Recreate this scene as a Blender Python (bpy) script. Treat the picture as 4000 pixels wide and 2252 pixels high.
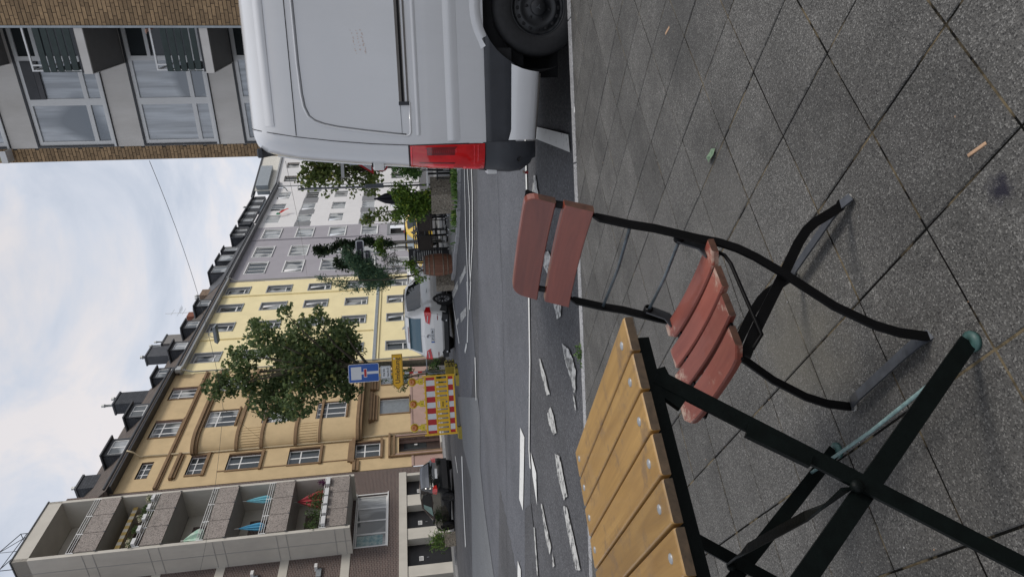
import bpy, bmesh, math, random
import numpy as np
from mathutils import Matrix, Vector
R = math.radians
rnd = random.Random(7)
scn = bpy.context.scene
C = scn.collection
for o in list(bpy.data.objects): bpy.data.objects.remove(o)

# ------------------------------------------------------------------ camera
PITCH, ROLL, EYE = R(8.12), R(3.2), 1.21
fwd = Vector((0, math.cos(PITCH), -math.sin(PITCH))); up0 = Vector((0, math.sin(PITCH), math.cos(PITCH))); r0 = Vector((1, 0, 0))
right = math.cos(ROLL)*r0 - math.sin(ROLL)*up0
upv = math.cos(ROLL)*up0 + math.sin(ROLL)*r0
cam = bpy.data.objects.new('camera', bpy.data.cameras.new('camera')); C.objects.link(cam)
m = Matrix.Identity(4)
for i in range(3):
    m[i][0] = -upv[i]; m[i][1] = right[i]; m[i][2] = -fwd[i]
m.translation = Vector((0, 0, EYE))
cam.matrix_world = m
cam.data.sensor_width = 36; cam.data.lens = 2580/4000*36
cam.data.clip_start = .05; cam.data.clip_end = 1500
scn.camera = cam

# ------------------------------------------------------------------ world, sun, exposure
w = bpy.data.worlds.new('World'); scn.world = w; w.use_nodes = True
nt = w.node_tree; nt.nodes.clear()
out = nt.nodes.new('ShaderNodeOutputWorld'); bg = nt.nodes.new('ShaderNodeBackground')
sky = nt.nodes.new('ShaderNodeTexSky'); sky.sky_type = 'NISHITA'; sky.sun_disc = False
SUN_EL, SUN_AZ = R(48), R(62)          # azimuth measured from +Y towards +X
sky.sun_elevation = SUN_EL; sky.sun_rotation = SUN_AZ; sky.altitude = 50; sky.dust_density = 1.5
tc = nt.nodes.new('ShaderNodeTexCoord')
mp = nt.nodes.new('ShaderNodeMapping'); mp.inputs['Scale'].default_value = (1, 1, 1.9)
n1 = nt.nodes.new('ShaderNodeTexNoise'); n1.inputs['Scale'].default_value = 3.6; n1.inputs['Detail'].default_value = 7; n1.inputs['Roughness'].default_value = .58; n1.inputs['Distortion'].default_value = .5
cr = nt.nodes.new('ShaderNodeValToRGB')
cr.color_ramp.elements[0].position = .40; cr.color_ramp.elements[0].color = (.555, .61, .70, 1)
cr.color_ramp.elements[1].position = .61; cr.color_ramp.elements[1].color = (.82, .79, .79, 1)
e = cr.color_ramp.elements.new(.5); e.color = (.66, .70, .775, 1)
n2 = nt.nodes.new('ShaderNodeTexNoise'); n2.inputs['Scale'].default_value = 1.5; n2.inputs['Detail'].default_value = 3
cr2 = nt.nodes.new('ShaderNodeValToRGB')
cr2.color_ramp.elements[0].position = .3; cr2.color_ramp.elements[0].color = (.84, .85, .87, 1)
cr2.color_ramp.elements[1].position = .7; cr2.color_ramp.elements[1].color = (1.04, 1.02, 1.01, 1)
mul = nt.nodes.new('ShaderNodeMix'); mul.data_type = 'RGBA'; mul.blend_type = 'MULTIPLY'; mul.inputs[0].default_value = 1
sc_ = nt.nodes.new('ShaderNodeMix'); sc_.data_type = 'RGBA'; sc_.blend_type = 'MULTIPLY'; sc_.inputs[0].default_value = 1
sc_.inputs[7].default_value = (8.6, 8.6, 8.6, 1)
mx = nt.nodes.new('ShaderNodeMix'); mx.data_type = 'RGBA'; mx.inputs[0].default_value = .9
L = nt.links.new
L(tc.outputs['Generated'], mp.inputs[0]); L(mp.outputs[0], n1.inputs['Vector']); L(mp.outputs[0], n2.inputs['Vector'])
L(n1.outputs[0], cr.inputs[0]); L(n2.outputs[0], cr2.inputs[0])
L(cr.outputs[0], mul.inputs[6]); L(cr2.outputs[0], mul.inputs[7]); L(mul.outputs[2], sc_.inputs[6])
L(sky.outputs[0], mx.inputs[6]); L(sc_.outputs[2], mx.inputs[7])
L(mx.outputs[2], bg.inputs[0]); bg.inputs[1].default_value = .10
L(bg.outputs[0], out.inputs[0])
sl = bpy.data.lights.new('sun', 'SUN'); sl.energy = 1.5; sl.angle = R(16); sl.color = (1, .94, .86)
so = bpy.data.objects.new('sun', sl); C.objects.link(so)
sd = Vector((math.sin(SUN_AZ)*math.cos(SUN_EL), math.cos(SUN_AZ)*math.cos(SUN_EL), math.sin(SUN_EL)))
# the brightest part of the overcast stands to the right of the street, behind the viewer's shoulder
sd = Vector((math.sin(R(102))*math.cos(SUN_EL), math.cos(R(102))*math.cos(SUN_EL), math.sin(SUN_EL)))
sky.sun_rotation = R(102)
so.rotation_euler = sd.to_track_quat('Z', 'Y').to_euler(); so.location = (20, -10, 40)
scn.view_settings.view_transform = 'Standard'; scn.view_settings.look = 'None'
scn.view_settings.gamma = 1; scn.view_settings.use_curve_mapping = False
scn.view_settings.exposure = .35

# ------------------------------------------------------------------ materials
def principled(name):
    ma = bpy.data.materials.new(name); ma.use_nodes = True
    return ma, ma.node_tree, ma.node_tree.nodes['Principled BSDF']
_mc = {}
def mat(name, col, rough=.7, var=.12, scale=6, bump=0, bscale=60, metal=0, coat=0, dirt=0, dscale=.8, col2=None, sp=.5, stretch=(1, 1, 1), island=0, detail=5, dcol=None):
    if name in _mc: return _mc[name]
    ma, t, b = principled(name)
    N = t.nodes.new; K = t.links.new
    b.inputs['Roughness'].default_value = rough; b.inputs['Metallic'].default_value = metal
    b.inputs['Coat Weight'].default_value = coat; b.inputs['Specular IOR Level'].default_value = sp
    geo = N('ShaderNodeNewGeometry'); mpp = N('ShaderNodeMapping'); mpp.inputs['Scale'].default_value = stretch
    K(geo.outputs['Position'], mpp.inputs[0])
    nz = N('ShaderNodeTexNoise'); nz.inputs['Scale'].default_value = scale; nz.inputs['Detail'].default_value = detail; nz.inputs['Roughness'].default_value = .6
    K(mpp.outputs[0], nz.inputs['Vector'])
    rp = N('ShaderNodeValToRGB')
    c2 = col2 if col2 else tuple(min(1, c*(1+var)) for c in col)
    c1 = tuple(c*(1-var) for c in col) if not col2 else col
    rp.color_ramp.elements[0].position = .32; rp.color_ramp.elements[0].color = (*c1, 1)
    rp.color_ramp.elements[1].position = .68; rp.color_ramp.elements[1].color = (*c2, 1)
    K(nz.outputs[0], rp.inputs[0]); last = rp.outputs[0]
    if island:
        mi = N('ShaderNodeMix'); mi.data_type = 'RGBA'; mi.blend_type = 'MULTIPLY'; mi.inputs[0].default_value = 1
        mr = N('ShaderNodeMapRange'); mr.inputs[3].default_value = 1-island; mr.inputs[4].default_value = 1+island
        K(geo.outputs['Random Per Island'], mr.inputs[0]); K(last, mi.inputs[6]); K(mr.outputs[0], mi.inputs[7]); last = mi.outputs[2]
    if dirt:
        nd = N('ShaderNodeTexNoise'); nd.inputs['Scale'].default_value = dscale; nd.inputs['Detail'].default_value = 8; nd.inputs['Roughness'].default_value = .7
        md_ = N('ShaderNodeMapping'); md_.inputs['Scale'].default_value = (1, 1, .3); K(geo.outputs['Position'], md_.inputs[0]); K(md_.outputs[0], nd.inputs['Vector'])
        rd = N('ShaderNodeMapRange'); rd.inputs[1].default_value = .45; rd.inputs[2].default_value = .75; rd.inputs[3].default_value = 0; rd.inputs[4].default_value = dirt
        K(nd.outputs[0], rd.inputs[0])
        mi = N('ShaderNodeMix'); mi.data_type = 'RGBA'; K(rd.outputs[0], mi.inputs[0]); K(last, mi.inputs[6])
        mi.inputs[7].default_value = (*(dcol or tuple(c*.45 for c in col)), 1); last = mi.outputs[2]
    K(last, b.inputs['Base Color'])
    if bump:
        nb = N('ShaderNodeTexNoise'); nb.inputs['Scale'].default_value = bscale; nb.inputs['Detail'].default_value = 4
        K(mpp.outputs[0], nb.inputs['Vector'])
        bp = N('ShaderNodeBump'); bp.inputs['Strength'].default_value = bump; bp.inputs['Distance'].default_value = .01
        K(nb.outputs[0], bp.inputs['Height']); K(bp.outputs[0], b.inputs['Normal'])
    _mc[name] = ma; return ma
def speckle(name, base, light, dark, scale=140, rough=.85, obj_var=.16, big=2.2, bigvar=.18, bump=.35, lightfrac=.12, stain=None):
    """exposed aggregate: fine stones of different grey"""
    if name in _mc: return _mc[name]
    ma, t, b = principled(name); N = t.nodes.new; K = t.links.new
    b.inputs['Roughness'].default_value = rough
    geo = N('ShaderNodeNewGeometry')
    vo = N('ShaderNodeTexVoronoi'); vo.inputs['Scale'].default_value = scale; K(geo.outputs['Position'], vo.inputs['Vector'])
    sx = N('ShaderNodeSeparateColor'); K(vo.outputs['Color'], sx.inputs[0])
    rp = N('ShaderNodeValToRGB'); els = rp.color_ramp.elements
    els[0].position = 0; els[0].color = (*dark, 1); els[1].position = 1; els[1].color = (*light, 1)
    e1 = els.new(.25); e1.color = (*base, 1); e2 = els.new(1-lightfrac); e2.color = (*[c*1.35 for c in base], 1)
    K(sx.outputs[0], rp.inputs[0])
    # rare pale grains
    vo2 = N('ShaderNodeTexVoronoi'); vo2.inputs['Scale'].default_value = scale*.55; K(geo.outputs['Position'], vo2.inputs['Vector'])
    s2 = N('ShaderNodeSeparateColor'); K(vo2.outputs['Color'], s2.inputs[0])
    g1 = N('ShaderNodeMath'); g1.operation = 'GREATER_THAN'; g1.inputs[1].default_value = .965; K(s2.outputs[1], g1.inputs[0])
    g2 = N('ShaderNodeMath'); g2.operation = 'LESS_THAN'; g2.inputs[1].default_value = .22; K(vo2.outputs['Distance'], g2.inputs[0])
    g3 = N('ShaderNodeMath'); g3.operation = 'MULTIPLY'; K(g1.outputs[0], g3.inputs[0]); K(g2.outputs[0], g3.inputs[1])
    mi0 = N('ShaderNodeMix'); mi0.data_type = 'RGBA'; K(g3.outputs[0], mi0.inputs[0]); K(rp.outputs[0], mi0.inputs[6]); mi0.inputs[7].default_value = (*[min(1, c*1.5) for c in light], 1)
    last = mi0.outputs[2]
    nz = N('ShaderNodeTexNoise'); nz.inputs['Scale'].default_value = big; nz.inputs['Detail'].default_value = 7; nz.inputs['Roughness'].default_value = .65; K(geo.outputs['Position'], nz.inputs['Vector'])
    mr = N('ShaderNodeMapRange'); mr.inputs[1].default_value = .3; mr.inputs[2].default_value = .7; mr.inputs[3].default_value = 1-bigvar; mr.inputs[4].default_value = 1+bigvar; K(nz.outputs[0], mr.inputs[0])
    oi = N('ShaderNodeObjectInfo'); mr2 = N('ShaderNodeMapRange'); mr2.inputs[3].default_value = 1-obj_var; mr2.inputs[4].default_value = 1+obj_var; K(oi.outputs['Random'], mr2.inputs[0])
    mm = N('ShaderNodeMath'); mm.operation = 'MULTIPLY'; K(mr.outputs[0], mm.inputs[0]); K(mr2.outputs[0], mm.inputs[1])
    mi = N('ShaderNodeMix'); mi.data_type = 'RGBA'; mi.blend_type = 'MULTIPLY'; mi.inputs[0].default_value = 1; K(last, mi.inputs[6]); K(mm.outputs[0], mi.inputs[7]); last = mi.outputs[2]
    if stain:
        for (sx_, sy_, sr_, sc2, amt) in stain:
            vd = N('ShaderNodeVectorMath'); vd.operation = 'DISTANCE'
            sep = N('ShaderNodeSeparateXYZ'); K(geo.outputs['Position'], sep.inputs[0]); cb = N('ShaderNodeCombineXYZ'); K(sep.outputs[0], cb.inputs[0]); K(sep.outputs[1], cb.inputs[1])
            K(cb.outputs[0], vd.inputs[0]); vd.inputs[1].default_value = (sx_, sy_, 0)
            ad = N('ShaderNodeMath'); ad.operation = 'MULTIPLY_ADD'; nn = N('ShaderNodeTexNoise'); nn.inputs['Scale'].default_value = 45 if sr_ < .1 else 9; nn.inputs['Detail'].default_value = 4
            K(geo.outputs['Position'], nn.inputs['Vector']); K(nn.outputs[0], ad.inputs[0]); ad.inputs[1].default_value = -sr_*1.6; K(vd.outputs['Value'], ad.inputs[2])
            m3 = N('ShaderNodeMapRange'); m3.inputs[1].default_value = -.4*sr_; m3.inputs[2].default_value = sr_*.45; m3.inputs[3].default_value = amt; m3.inputs[4].default_value = 0; K(ad.outputs[0], m3.inputs[0])
            mx2 = N('ShaderNodeMix'); mx2.data_type = 'RGBA'; K(m3.outputs[0], mx2.inputs[0]); K(last, mx2.inputs[6]); mx2.inputs[7].default_value = (*sc2, 1); last = mx2.outputs[2]
    K(last, b.inputs['Base Color'])
    if bump:
        bp = N('ShaderNodeBump'); bp.inputs['Strength'].default_value = bump; bp.inputs['Distance'].default_value = .003
        K(vo.outputs['Distance'], bp.inputs['Height']); K(bp.outputs[0], b.inputs['Normal'])
    _mc[name] = ma; return ma
def wornpaint(name, paint, under, wear):
    ma, t, b = principled(name); N = t.nodes.new; K = t.links.new
    b.inputs['Roughness'].default_value = .75
    geo = N('ShaderNodeNewGeometry'); nz = N('ShaderNodeTexNoise'); nz.inputs['Scale'].default_value = 13; nz.inputs['Detail'].default_value = 9; nz.inputs['Roughness'].default_value = .72
    K(geo.outputs['Position'], nz.inputs['Vector'])
    rp = N('ShaderNodeValToRGB'); rp.color_ramp.elements[0].position = wear-.045; rp.color_ramp.elements[0].color = (*under, 1)
    rp.color_ramp.elements[1].position = wear+.05; rp.color_ramp.elements[1].color = (*paint, 1); K(nz.outputs[0], rp.inputs[0]); K(rp.outputs[0], b.inputs['Base Color'])
    return ma
def glassmat(name, base, rough=.04, curtain=None, cscale=30, frac=.5):
    ma, t, b = principled(name); N = t.nodes.new; K = t.links.new
    b.inputs['Roughness'].default_value = rough; b.inputs['Specular IOR Level'].default_value = .6; b.inputs['IOR'].default_value = 1.5
    b.inputs['Base Color'].default_value = (*base, 1)
    if curtain:
        geo = N('ShaderNodeNewGeometry'); mpp = N('ShaderNodeMapping'); mpp.inputs['Scale'].default_value = (1, 1, .06); K(geo.outputs['Position'], mpp.inputs[0])
        nz = N('ShaderNodeTexNoise'); nz.inputs['Scale'].default_value = cscale; nz.inputs['Detail'].default_value = 3; K(mpp.outputs[0], nz.inputs['Vector'])
        rp = N('ShaderNodeValToRGB'); rp.color_ramp.elements[0].position = .35; rp.color_ramp.elements[0].color = (*[c*.55 for c in curtain], 1); rp.color_ramp.elements[1].position = .6; rp.color_ramp.elements[1].color = (*curtain, 1)
        K(nz.outputs[0], rp.inputs[0])
        n2 = N('ShaderNodeTexNoise'); n2.inputs['Scale'].default_value = .8; n2.inputs['Detail'].default_value = 0; K(geo.outputs['Position'], n2.inputs['Vector'])
        mi = N('ShaderNodeMix'); mi.data_type = 'RGBA'; r2 = N('ShaderNodeMapRange'); r2.inputs[1].default_value = frac-.06; r2.inputs[2].default_value = frac+.06; K(n2.outputs[0], r2.inputs[0])
        K(r2.outputs[0], mi.inputs[0]); mi.inputs[6].default_value = (*base, 1); K(rp.outputs[0], mi.inputs[7]); K(mi.outputs[2], b.inputs['Base Color'])
    return ma
def woodmat(name, c1, c2, rough=.45, axis=0, scale=9, wear=None, wearcol=None, wearamt=.6, coat=0, bump=.1, endw=0, endpos=.1):
    """grain runs along the piece's own local axis"""
    if name in _mc: return _mc[name]
    ma, t, b = principled(name); N = t.nodes.new; K = t.links.new
    b.inputs['Roughness'].default_value = rough; b.inputs['Coat Weight'].default_value = coat
    tcn = N('ShaderNodeTexCoord'); mpp = N('ShaderNodeMapping'); s = [1.0, 1.0, 1.0]; s[axis] = .07; mpp.inputs['Scale'].default_value = s
    oi = N('ShaderNodeObjectInfo'); va = N('ShaderNodeVectorMath'); va.operation = 'ADD'
    cb = N('ShaderNodeCombineXYZ'); ml = N('ShaderNodeMath'); ml.operation = 'MULTIPLY'; ml.inputs[1].default_value = 37
    K(oi.outputs['Random'], ml.inputs[0]); K(ml.outputs[0], cb.inputs[0]); K(ml.outputs[0], cb.inputs[1]); K(ml.outputs[0], cb.inputs[2])
    K(tcn.outputs['Object'], mpp.inputs[0]); K(mpp.outputs[0], va.inputs[0]); K(cb.outputs[0], va.inputs[1])
    nz = N('ShaderNodeTexNoise'); nz.inputs['Scale'].default_value = scale*6; nz.inputs['Detail'].default_value = 6; nz.inputs['Roughness'].default_value = .65; nz.inputs['Distortion'].default_value = .6
    K(va.outputs[0], nz.inputs['Vector'])
    rp = N('ShaderNodeValToRGB'); rp.color_ramp.elements[0].position = .3; rp.color_ramp.elements[0].color = (*c1, 1); rp.color_ramp.elements[1].position = .72; rp.color_ramp.elements[1].color = (*c2, 1)
    K(nz.outputs[0], rp.inputs[0]); last = rp.outputs[0]
    mr2 = N('ShaderNodeMapRange'); mr2.inputs[3].default_value = .80; mr2.inputs[4].default_value = 1.1; K(oi.outputs['Random'], mr2.inputs[0])
    mi = N('ShaderNodeMix'); mi.data_type = 'RGBA'; mi.blend_type = 'MULTIPLY'; mi.inputs[0].default_value = 1; K(last, mi.inputs[6]); K(mr2.outputs[0], mi.inputs[7]); last = mi.outputs[2]
    if wear is not None:
        geo = N('ShaderNodeNewGeometry'); nw = N('ShaderNodeTexNoise'); nw.inputs['Scale'].default_value = 11; nw.inputs['Detail'].default_value = 10; nw.inputs['Roughness'].default_value = .75; K(geo.outputs['Position'], nw.inputs['Vector'])
        wsrc = nw.outputs[0]
        if endw:
            sp_ = N('ShaderNodeSeparateXYZ'); K(tcn.outputs['Object'], sp_.inputs[0]); ab = N('ShaderNodeMath'); ab.operation = 'ABSOLUTE'; K(sp_.outputs[axis], ab.inputs[0])
            mr_ = N('ShaderNodeMapRange'); mr_.inputs[1].default_value = endpos; mr_.inputs[2].default_value = endpos+.1; mr_.inputs[3].default_value = 0; mr_.inputs[4].default_value = endw; K(ab.outputs[0], mr_.inputs[0])
            ad_ = N('ShaderNodeMath'); K(nw.outputs[0], ad_.inputs[0]); K(mr_.outputs[0], ad_.inputs[1]); wsrc = ad_.outputs[0]
        r3 = N('ShaderNodeMapRange'); r3.inputs[1].default_value = wear; r3.inputs[2].default_value = wear+.09; r3.inputs[4].default_value = wearamt; K(wsrc, r3.inputs[0])
        m4 = N('ShaderNodeMix'); m4.data_type = 'RGBA'; K(r3.outputs[0], m4.inputs[0]); K(last, m4.inputs[6]); m4.inputs[7].default_value = (*wearcol, 1); last = m4.outputs[2]
    K(last, b.inputs['Base Color'])
    if bump:
        bp = N('ShaderNodeBump'); bp.inputs['Strength'].default_value = bump; bp.inputs['Distance'].default_value = .002; K(nz.outputs[0], bp.inputs['Height']); K(bp.outputs[0], b.inputs['Normal'])
    _mc[name] = ma; return ma
def brickmat(name, c1, c2, mortar, bw=.25, bh=.083, ang=63):
    ma, t, b = principled(name); N = t.nodes.new; K = t.links.new
    b.inputs['Roughness'].default_value = .85
    geo = N('ShaderNodeNewGeometry'); mpp = N('ShaderNodeMapping'); mpp.inputs['Rotation'].default_value = (0, 0, R(-ang)); K(geo.outputs['Position'], mpp.inputs[0])
    sp = N('ShaderNodeSeparateXYZ'); K(mpp.outputs[0], sp.inputs[0]); cb = N('ShaderNodeCombineXYZ'); ad = N('ShaderNodeMath'); K(sp.outputs[0], ad.inputs[0]); K(sp.outputs[1], ad.inputs[1]); K(ad.outputs[0], cb.inputs[0]); K(sp.outputs[2], cb.inputs[1])
    br = N('ShaderNodeTexBrick'); br.inputs['Color1'].default_value = (*c1, 1); br.inputs['Color2'].default_value = (*c2, 1); br.inputs['Mortar'].default_value = (*mortar, 1)
    br.inputs['Scale'].default_value = 1; br.inputs['Brick Width'].default_value = bw; br.inputs['Row Height'].default_value = bh; br.inputs['Mortar Size'].default_value = .009
    K(cb.outputs[0], br.inputs['Vector']); K(br.outputs['Color'], b.inputs['Base Color'])
    bp = N('ShaderNodeBump'); bp.inputs['Strength'].default_value = .4; bp.inputs['Distance'].default_value = .01; bp.invert = True; K(br.outputs['Fac'], bp.inputs['Height']); K(bp.outputs[0], b.inputs['Normal'])
    _mc[name] = ma; return ma
def leafmat(name, c1, c2, trans=.25):
    if name in _mc: return _mc[name]
    ma, t, b = principled(name); N = t.nodes.new; K = t.links.new
    b.inputs['Roughness'].default_value = .5; b.inputs['Specular IOR Level'].default_value = .35
    geo = N('ShaderNodeNewGeometry'); rp = N('ShaderNodeValToRGB')
    rp.color_ramp.elements[0].color = (*c1, 1); rp.color_ramp.elements[1].color = (*c2, 1)
    rp.color_ramp.elements[1].position = .92
    e = rp.color_ramp.elements.new(.97); e.color = (c2[0]*1.9, c2[1]*1.4, c2[2]*1.1, 1)
    K(geo.outputs['Random Per Island'], rp.inputs[0]); K(rp.outputs[0], b.inputs['Base Color'])
    tr = N('ShaderNodeBsdfTranslucent'); K(rp.outputs[0], tr.inputs[0]); ms = N('ShaderNodeMixShader'); ms.inputs[0].default_value = trans
    K(b.outputs[0], ms.inputs[1]); K(tr.outputs[0], ms.inputs[2]); K(ms.outputs[0], t.nodes['Material Output'].inputs[0])
    _mc[name] = ma; return ma

# ------------------------------------------------------------------ mesh builder
class MB:
    def __init__(s, M=None): s.v = []; s.f = []; s.mi = []; s.mats = []; s.M = M or Matrix.Identity(4); s.sm = []
    def _m(s, m):
        if m not in s.mats: s.mats.append(m)
        return s.mats.index(m)
    def add(s, vs, fs, m, smooth=False):
        b = len(s.v); s.v += [tuple(s.M @ Vector(p)) for p in vs]; k = s._m(m)
        for f in fs: s.f.append([b+i for i in f]); s.mi.append(k); s.sm.append(smooth)
        return s
    def box(s, x0, x1, y0, y1, z0, z1, m, T=None):
        vs = [(x, y, z) for z in (z0, z1) for y in (y0, y1) for x in (x0, x1)]
        if T: vs = [T @ Vector(p) for p in vs]
        return s.add(vs, [(0, 2, 3, 1), (4, 5, 7, 6), (0, 1, 5, 4), (2, 6, 7, 3), (0, 4, 6, 2), (1, 3, 7, 5)], m)
    def bev(s, x0, x1, y0, y1, z0, z1, b, m):
        """box with its top edges chamfered"""
        vs = [(x0, y0, z0), (x1, y0, z0), (x1, y1, z0), (x0, y1, z0), (x0, y0, z1-b), (x1, y0, z1-b), (x1, y1, z1-b), (x0, y1, z1-b), (x0+b, y0+b, z1), (x1-b, y0+b, z1), (x1-b, y1-b, z1), (x0+b, y1-b, z1)]
        fs = [(3, 2, 1, 0), (0, 1, 5, 4), (1, 2, 6, 5), (2, 3, 7, 6), (3, 0, 4, 7), (4, 5, 9, 8), (5, 6, 10, 9), (6, 7, 11, 10), (7, 4, 8, 11), (8, 9, 10, 11)]
        return s.add(vs, fs, m)
    def quad(s, a, b, c, d, m): return s.add([a, b, c, d], [(0, 1, 2, 3)], m)
    def prism(s, poly, d, m, cap=True):
        """poly: list of 3D points, d: extrusion vector"""
        n = len(poly); d = Vector(d); vs = [Vector(p) for p in poly]+[Vector(p)+d for p in poly]
        fs = [(i, (i+1) % n, n+(i+1) % n, n+i) for i in range(n)]
        if cap: fs += [tuple(reversed(range(n))), tuple(range(n, 2*n))]
        return s.add(vs, fs, m)
    def tube(s, pts, r, m, n=8, rs=None, cap=True, smooth=True):
        P = [Vector(p) for p in pts]; rs = rs or [r]*len(P); vs = []
        t0 = (P[1]-P[0]).normalized(); a = Vector((0, 0, 1)) if abs(t0.z) < .9 else Vector((1, 0, 0))
        u = t0.cross(a).normalized()
        for i, p in enumerate(P):
            t = ((P[min(i+1, len(P)-1)]-P[max(i-1, 0)])).normalized()
            u = (u-t*u.dot(t)).normalized(); vv = t.cross(u)
            for k in range(n):
                an = 2*math.pi*k/n; vs.append(p+(u*math.cos(an)+vv*math.sin(an))*rs[i])
        fs = [(i*n+k, i*n+(k+1) % n, (i+1)*n+(k+1) % n, (i+1)*n+k) for i in range(len(P)-1) for k in range(n)]
        if cap: fs += [tuple(reversed(range(n))), tuple((len(P)-1)*n+k for k in range(n))]
        return s.add(vs, fs, m, smooth)
    def bar(s, pts, wv, wid, th, m):
        """flat bar following pts; wv: direction of its width (constant or list), th across"""
        P = [Vector(p) for p in pts]; vs = []
        for i, p in enumerate(P):
            t = (P[min(i+1, len(P)-1)]-P[max(i-1, 0)]).normalized()
            w_ = Vector(wv[i] if isinstance(wv, list) else wv); w_ = (w_-t*w_.dot(t)).normalized(); q = t.cross(w_).normalized()
            W = wid[i] if isinstance(wid, (list, tuple)) else wid
            vs += [p+w_*W/2+q*th/2, p-w_*W/2+q*th/2, p-w_*W/2-q*th/2, p+w_*W/2-q*th/2]
        fs = [(i*4+k, i*4+(k+1) % 4, i*4+4+(k+1) % 4, i*4+4+k) for i in range(len(P)-1) for k in range(4)]
        fs += [(3, 2, 1, 0), tuple((len(P)-1)*4+k for k in range(4))]
        return s.add(vs, fs, m)
    def lathe(s, prof, m, n=24, T=None, smooth=True):
        """prof: (r, z) pairs about local z"""
        vs = []
        for (r, z) in prof:
            for k in range(n):
                a = 2*math.pi*k/n; p = Vector((r*math.cos(a), r*math.sin(a), z)); vs.append(T @ p if T else p)
        fs = [(i*n+k, i*n+(k+1) % n, (i+1)*n+(k+1) % n, (i+1)*n+k) for i in range(len(prof)-1) for k in range(n)]
        return s.add(vs, fs, m, smooth)
    def mesh(s, name, recalc=True, bevel=0):
        me = bpy.data.meshes.new(name); me.from_pydata(s.v, [], s.f)
        for m in s.mats: me.materials.append(m)
        me.polygons.foreach_set('material_index', s.mi); me.polygons.foreach_set('use_smooth', s.sm)
        if recalc or bevel:
            bm = bmesh.new(); bm.from_mesh(me); bmesh.ops.delete(bm, geom=[v for v in bm.verts if not v.link_faces], context='VERTS'); bmesh.ops.recalc_face_normals(bm, faces=bm.faces[:])
            if bevel: bmesh.ops.bevel(bm, geom=bm.edges[:], offset=bevel, segments=2, affect='EDGES', profile=.6)
            bm.to_mesh(me); bm.free()
        me.update(); return me
    def build(s, name, parent=None, label=None, kind=None, bevel=0, cat=None, group=None, loc=None, rotz=0):
        o = bpy.data.objects.new(name, s.mesh(name, bevel=bevel)); C.objects.link(o)
        if parent: o.parent = parent
        if loc is not None: o.location = loc
        if rotz: o.rotation_euler.z = rotz
        props(o, label, cat, group, kind); return o
def props(o, label=None, cat=None, group=None, kind=None):
    if label: o['label'] = label
    if cat: o['category'] = cat
    if group: o['group'] = group
    if kind: o['kind'] = kind
def thing(name, label, cat, loc=(0, 0, 0), rotz=0, group=None):
    o = bpy.data.objects.new(name, None); C.objects.link(o); o.location = loc; o.rotation_euler = (0, 0, rotz); o.empty_display_size = .2
    props(o, label, cat, group); return o
def put(name, me, parent=None, loc=(0, 0, 0), rot=(0, 0, 0), **kw):
    o = bpy.data.objects.new(name, me); C.objects.link(o); o.parent = parent; o.location = loc; o.rotation_euler = rot; props(o, **kw); return o
def copytree(o, parent=None):
    c = o.copy(); C.objects.link(c); c.parent = parent
    for ch in o.children: copytree(ch, c)
    return c
def text(txt, size, m, name, parent, loc, rot=(R(90), 0, 0), ext=.001, align='CENTER', sx=1, bold=0):
    cu = bpy.data.curves.new(name, 'FONT'); cu.body = txt; cu.size = size; cu.align_x = align; cu.align_y = 'CENTER'; cu.extrude = ext; cu.offset = bold; cu.resolution_u = 2
    to = bpy.data.objects.new('tmp', cu); C.objects.link(to); bpy.context.view_layer.update()
    me = bpy.data.meshes.new_from_object(to); bpy.data.objects.remove(to)
    me.materials.clear(); me.materials.append(m)
    o = put(name, me, parent, loc, rot); o.scale = (sx, 1, 1); return o
def plane_mesh(poly, z, m, name, kind=None, zf=None, parent=None, label=None):
    b = MB(); b.add([(x, y, (zf(x, y) if zf else 0)+z) for x, y in poly], [tuple(range(len(poly)))], m); return b.build(name, parent, kind=kind, label=label)

# ------------------------------------------------------------------ ground shape
def gz(Y): return float(np.interp(Y, [6, 8, 12, 16, 20, 25, 30, 36, 60], [-.20, -.14, -.07, -.02, .03, .08, .13, .17, .2]))
def gxy(x, y): return gz(y)
def pz(x, y): return .14651+.003784*x-.038813*y       # surface of the near pavement
KA, KB = Vector((2.116, 4.784)), Vector((-1.034, 5.107)); kd = (KA-KB).normalized(); kn = Vector((-kd.y, kd.x))   # pavement edge of the kerb
# facade frame
FA = R(63); P0 = Vector((-.263*42, 42, 0)); sdir = Vector((math.cos(FA), math.sin(FA), 0)); ndir = Vector((sdir.y, -sdir.x, 0))
def FW(s, n=0, z=0): return P0+sdir*s+ndir*n+Vector((0, 0, z))

# ------------------------------------------------------------------ base materials
M_asph = speckle('asphalt', (.062, .063, .068), (.15, .15, .155), (.03, .03, .033), scale=75, big=.9, bigvar=.26, obj_var=0, bump=.2)
M_asph2 = speckle('asphalt_lane', (.088, .092, .104), (.17, .175, .19), (.055, .058, .066), scale=75, big=.6, bigvar=.20, obj_var=0, bump=.2)
M_asph3 = speckle('asphalt_pale', (.135, .142, .150), (.21, .215, .22), (.10, .105, .11), scale=75, big=.6, bigvar=.08, obj_var=0, bump=.1)
M_slab = speckle('slab_stone', (.068, .066, .062), (.19, .186, .175), (.028, .027, .026), scale=290, obj_var=.16, big=3.2, bigvar=.34, bump=.6, lightfrac=.2,
                 stain=[(1.1, 2.6, .35, (.03, .03, .03), .35), (-.9, 3.4, .4, (.03, .03, .03), .35), (.2, 2.35, .3, (.13, .125, .115), .3), (.138, 1.113, .030, (.008, .007, .018), .96), (-.22, 1.86, .22, (.13, .12, .095), .55), (-.05, 3.2, .5, (.11, .105, .10), .35)])
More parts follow.
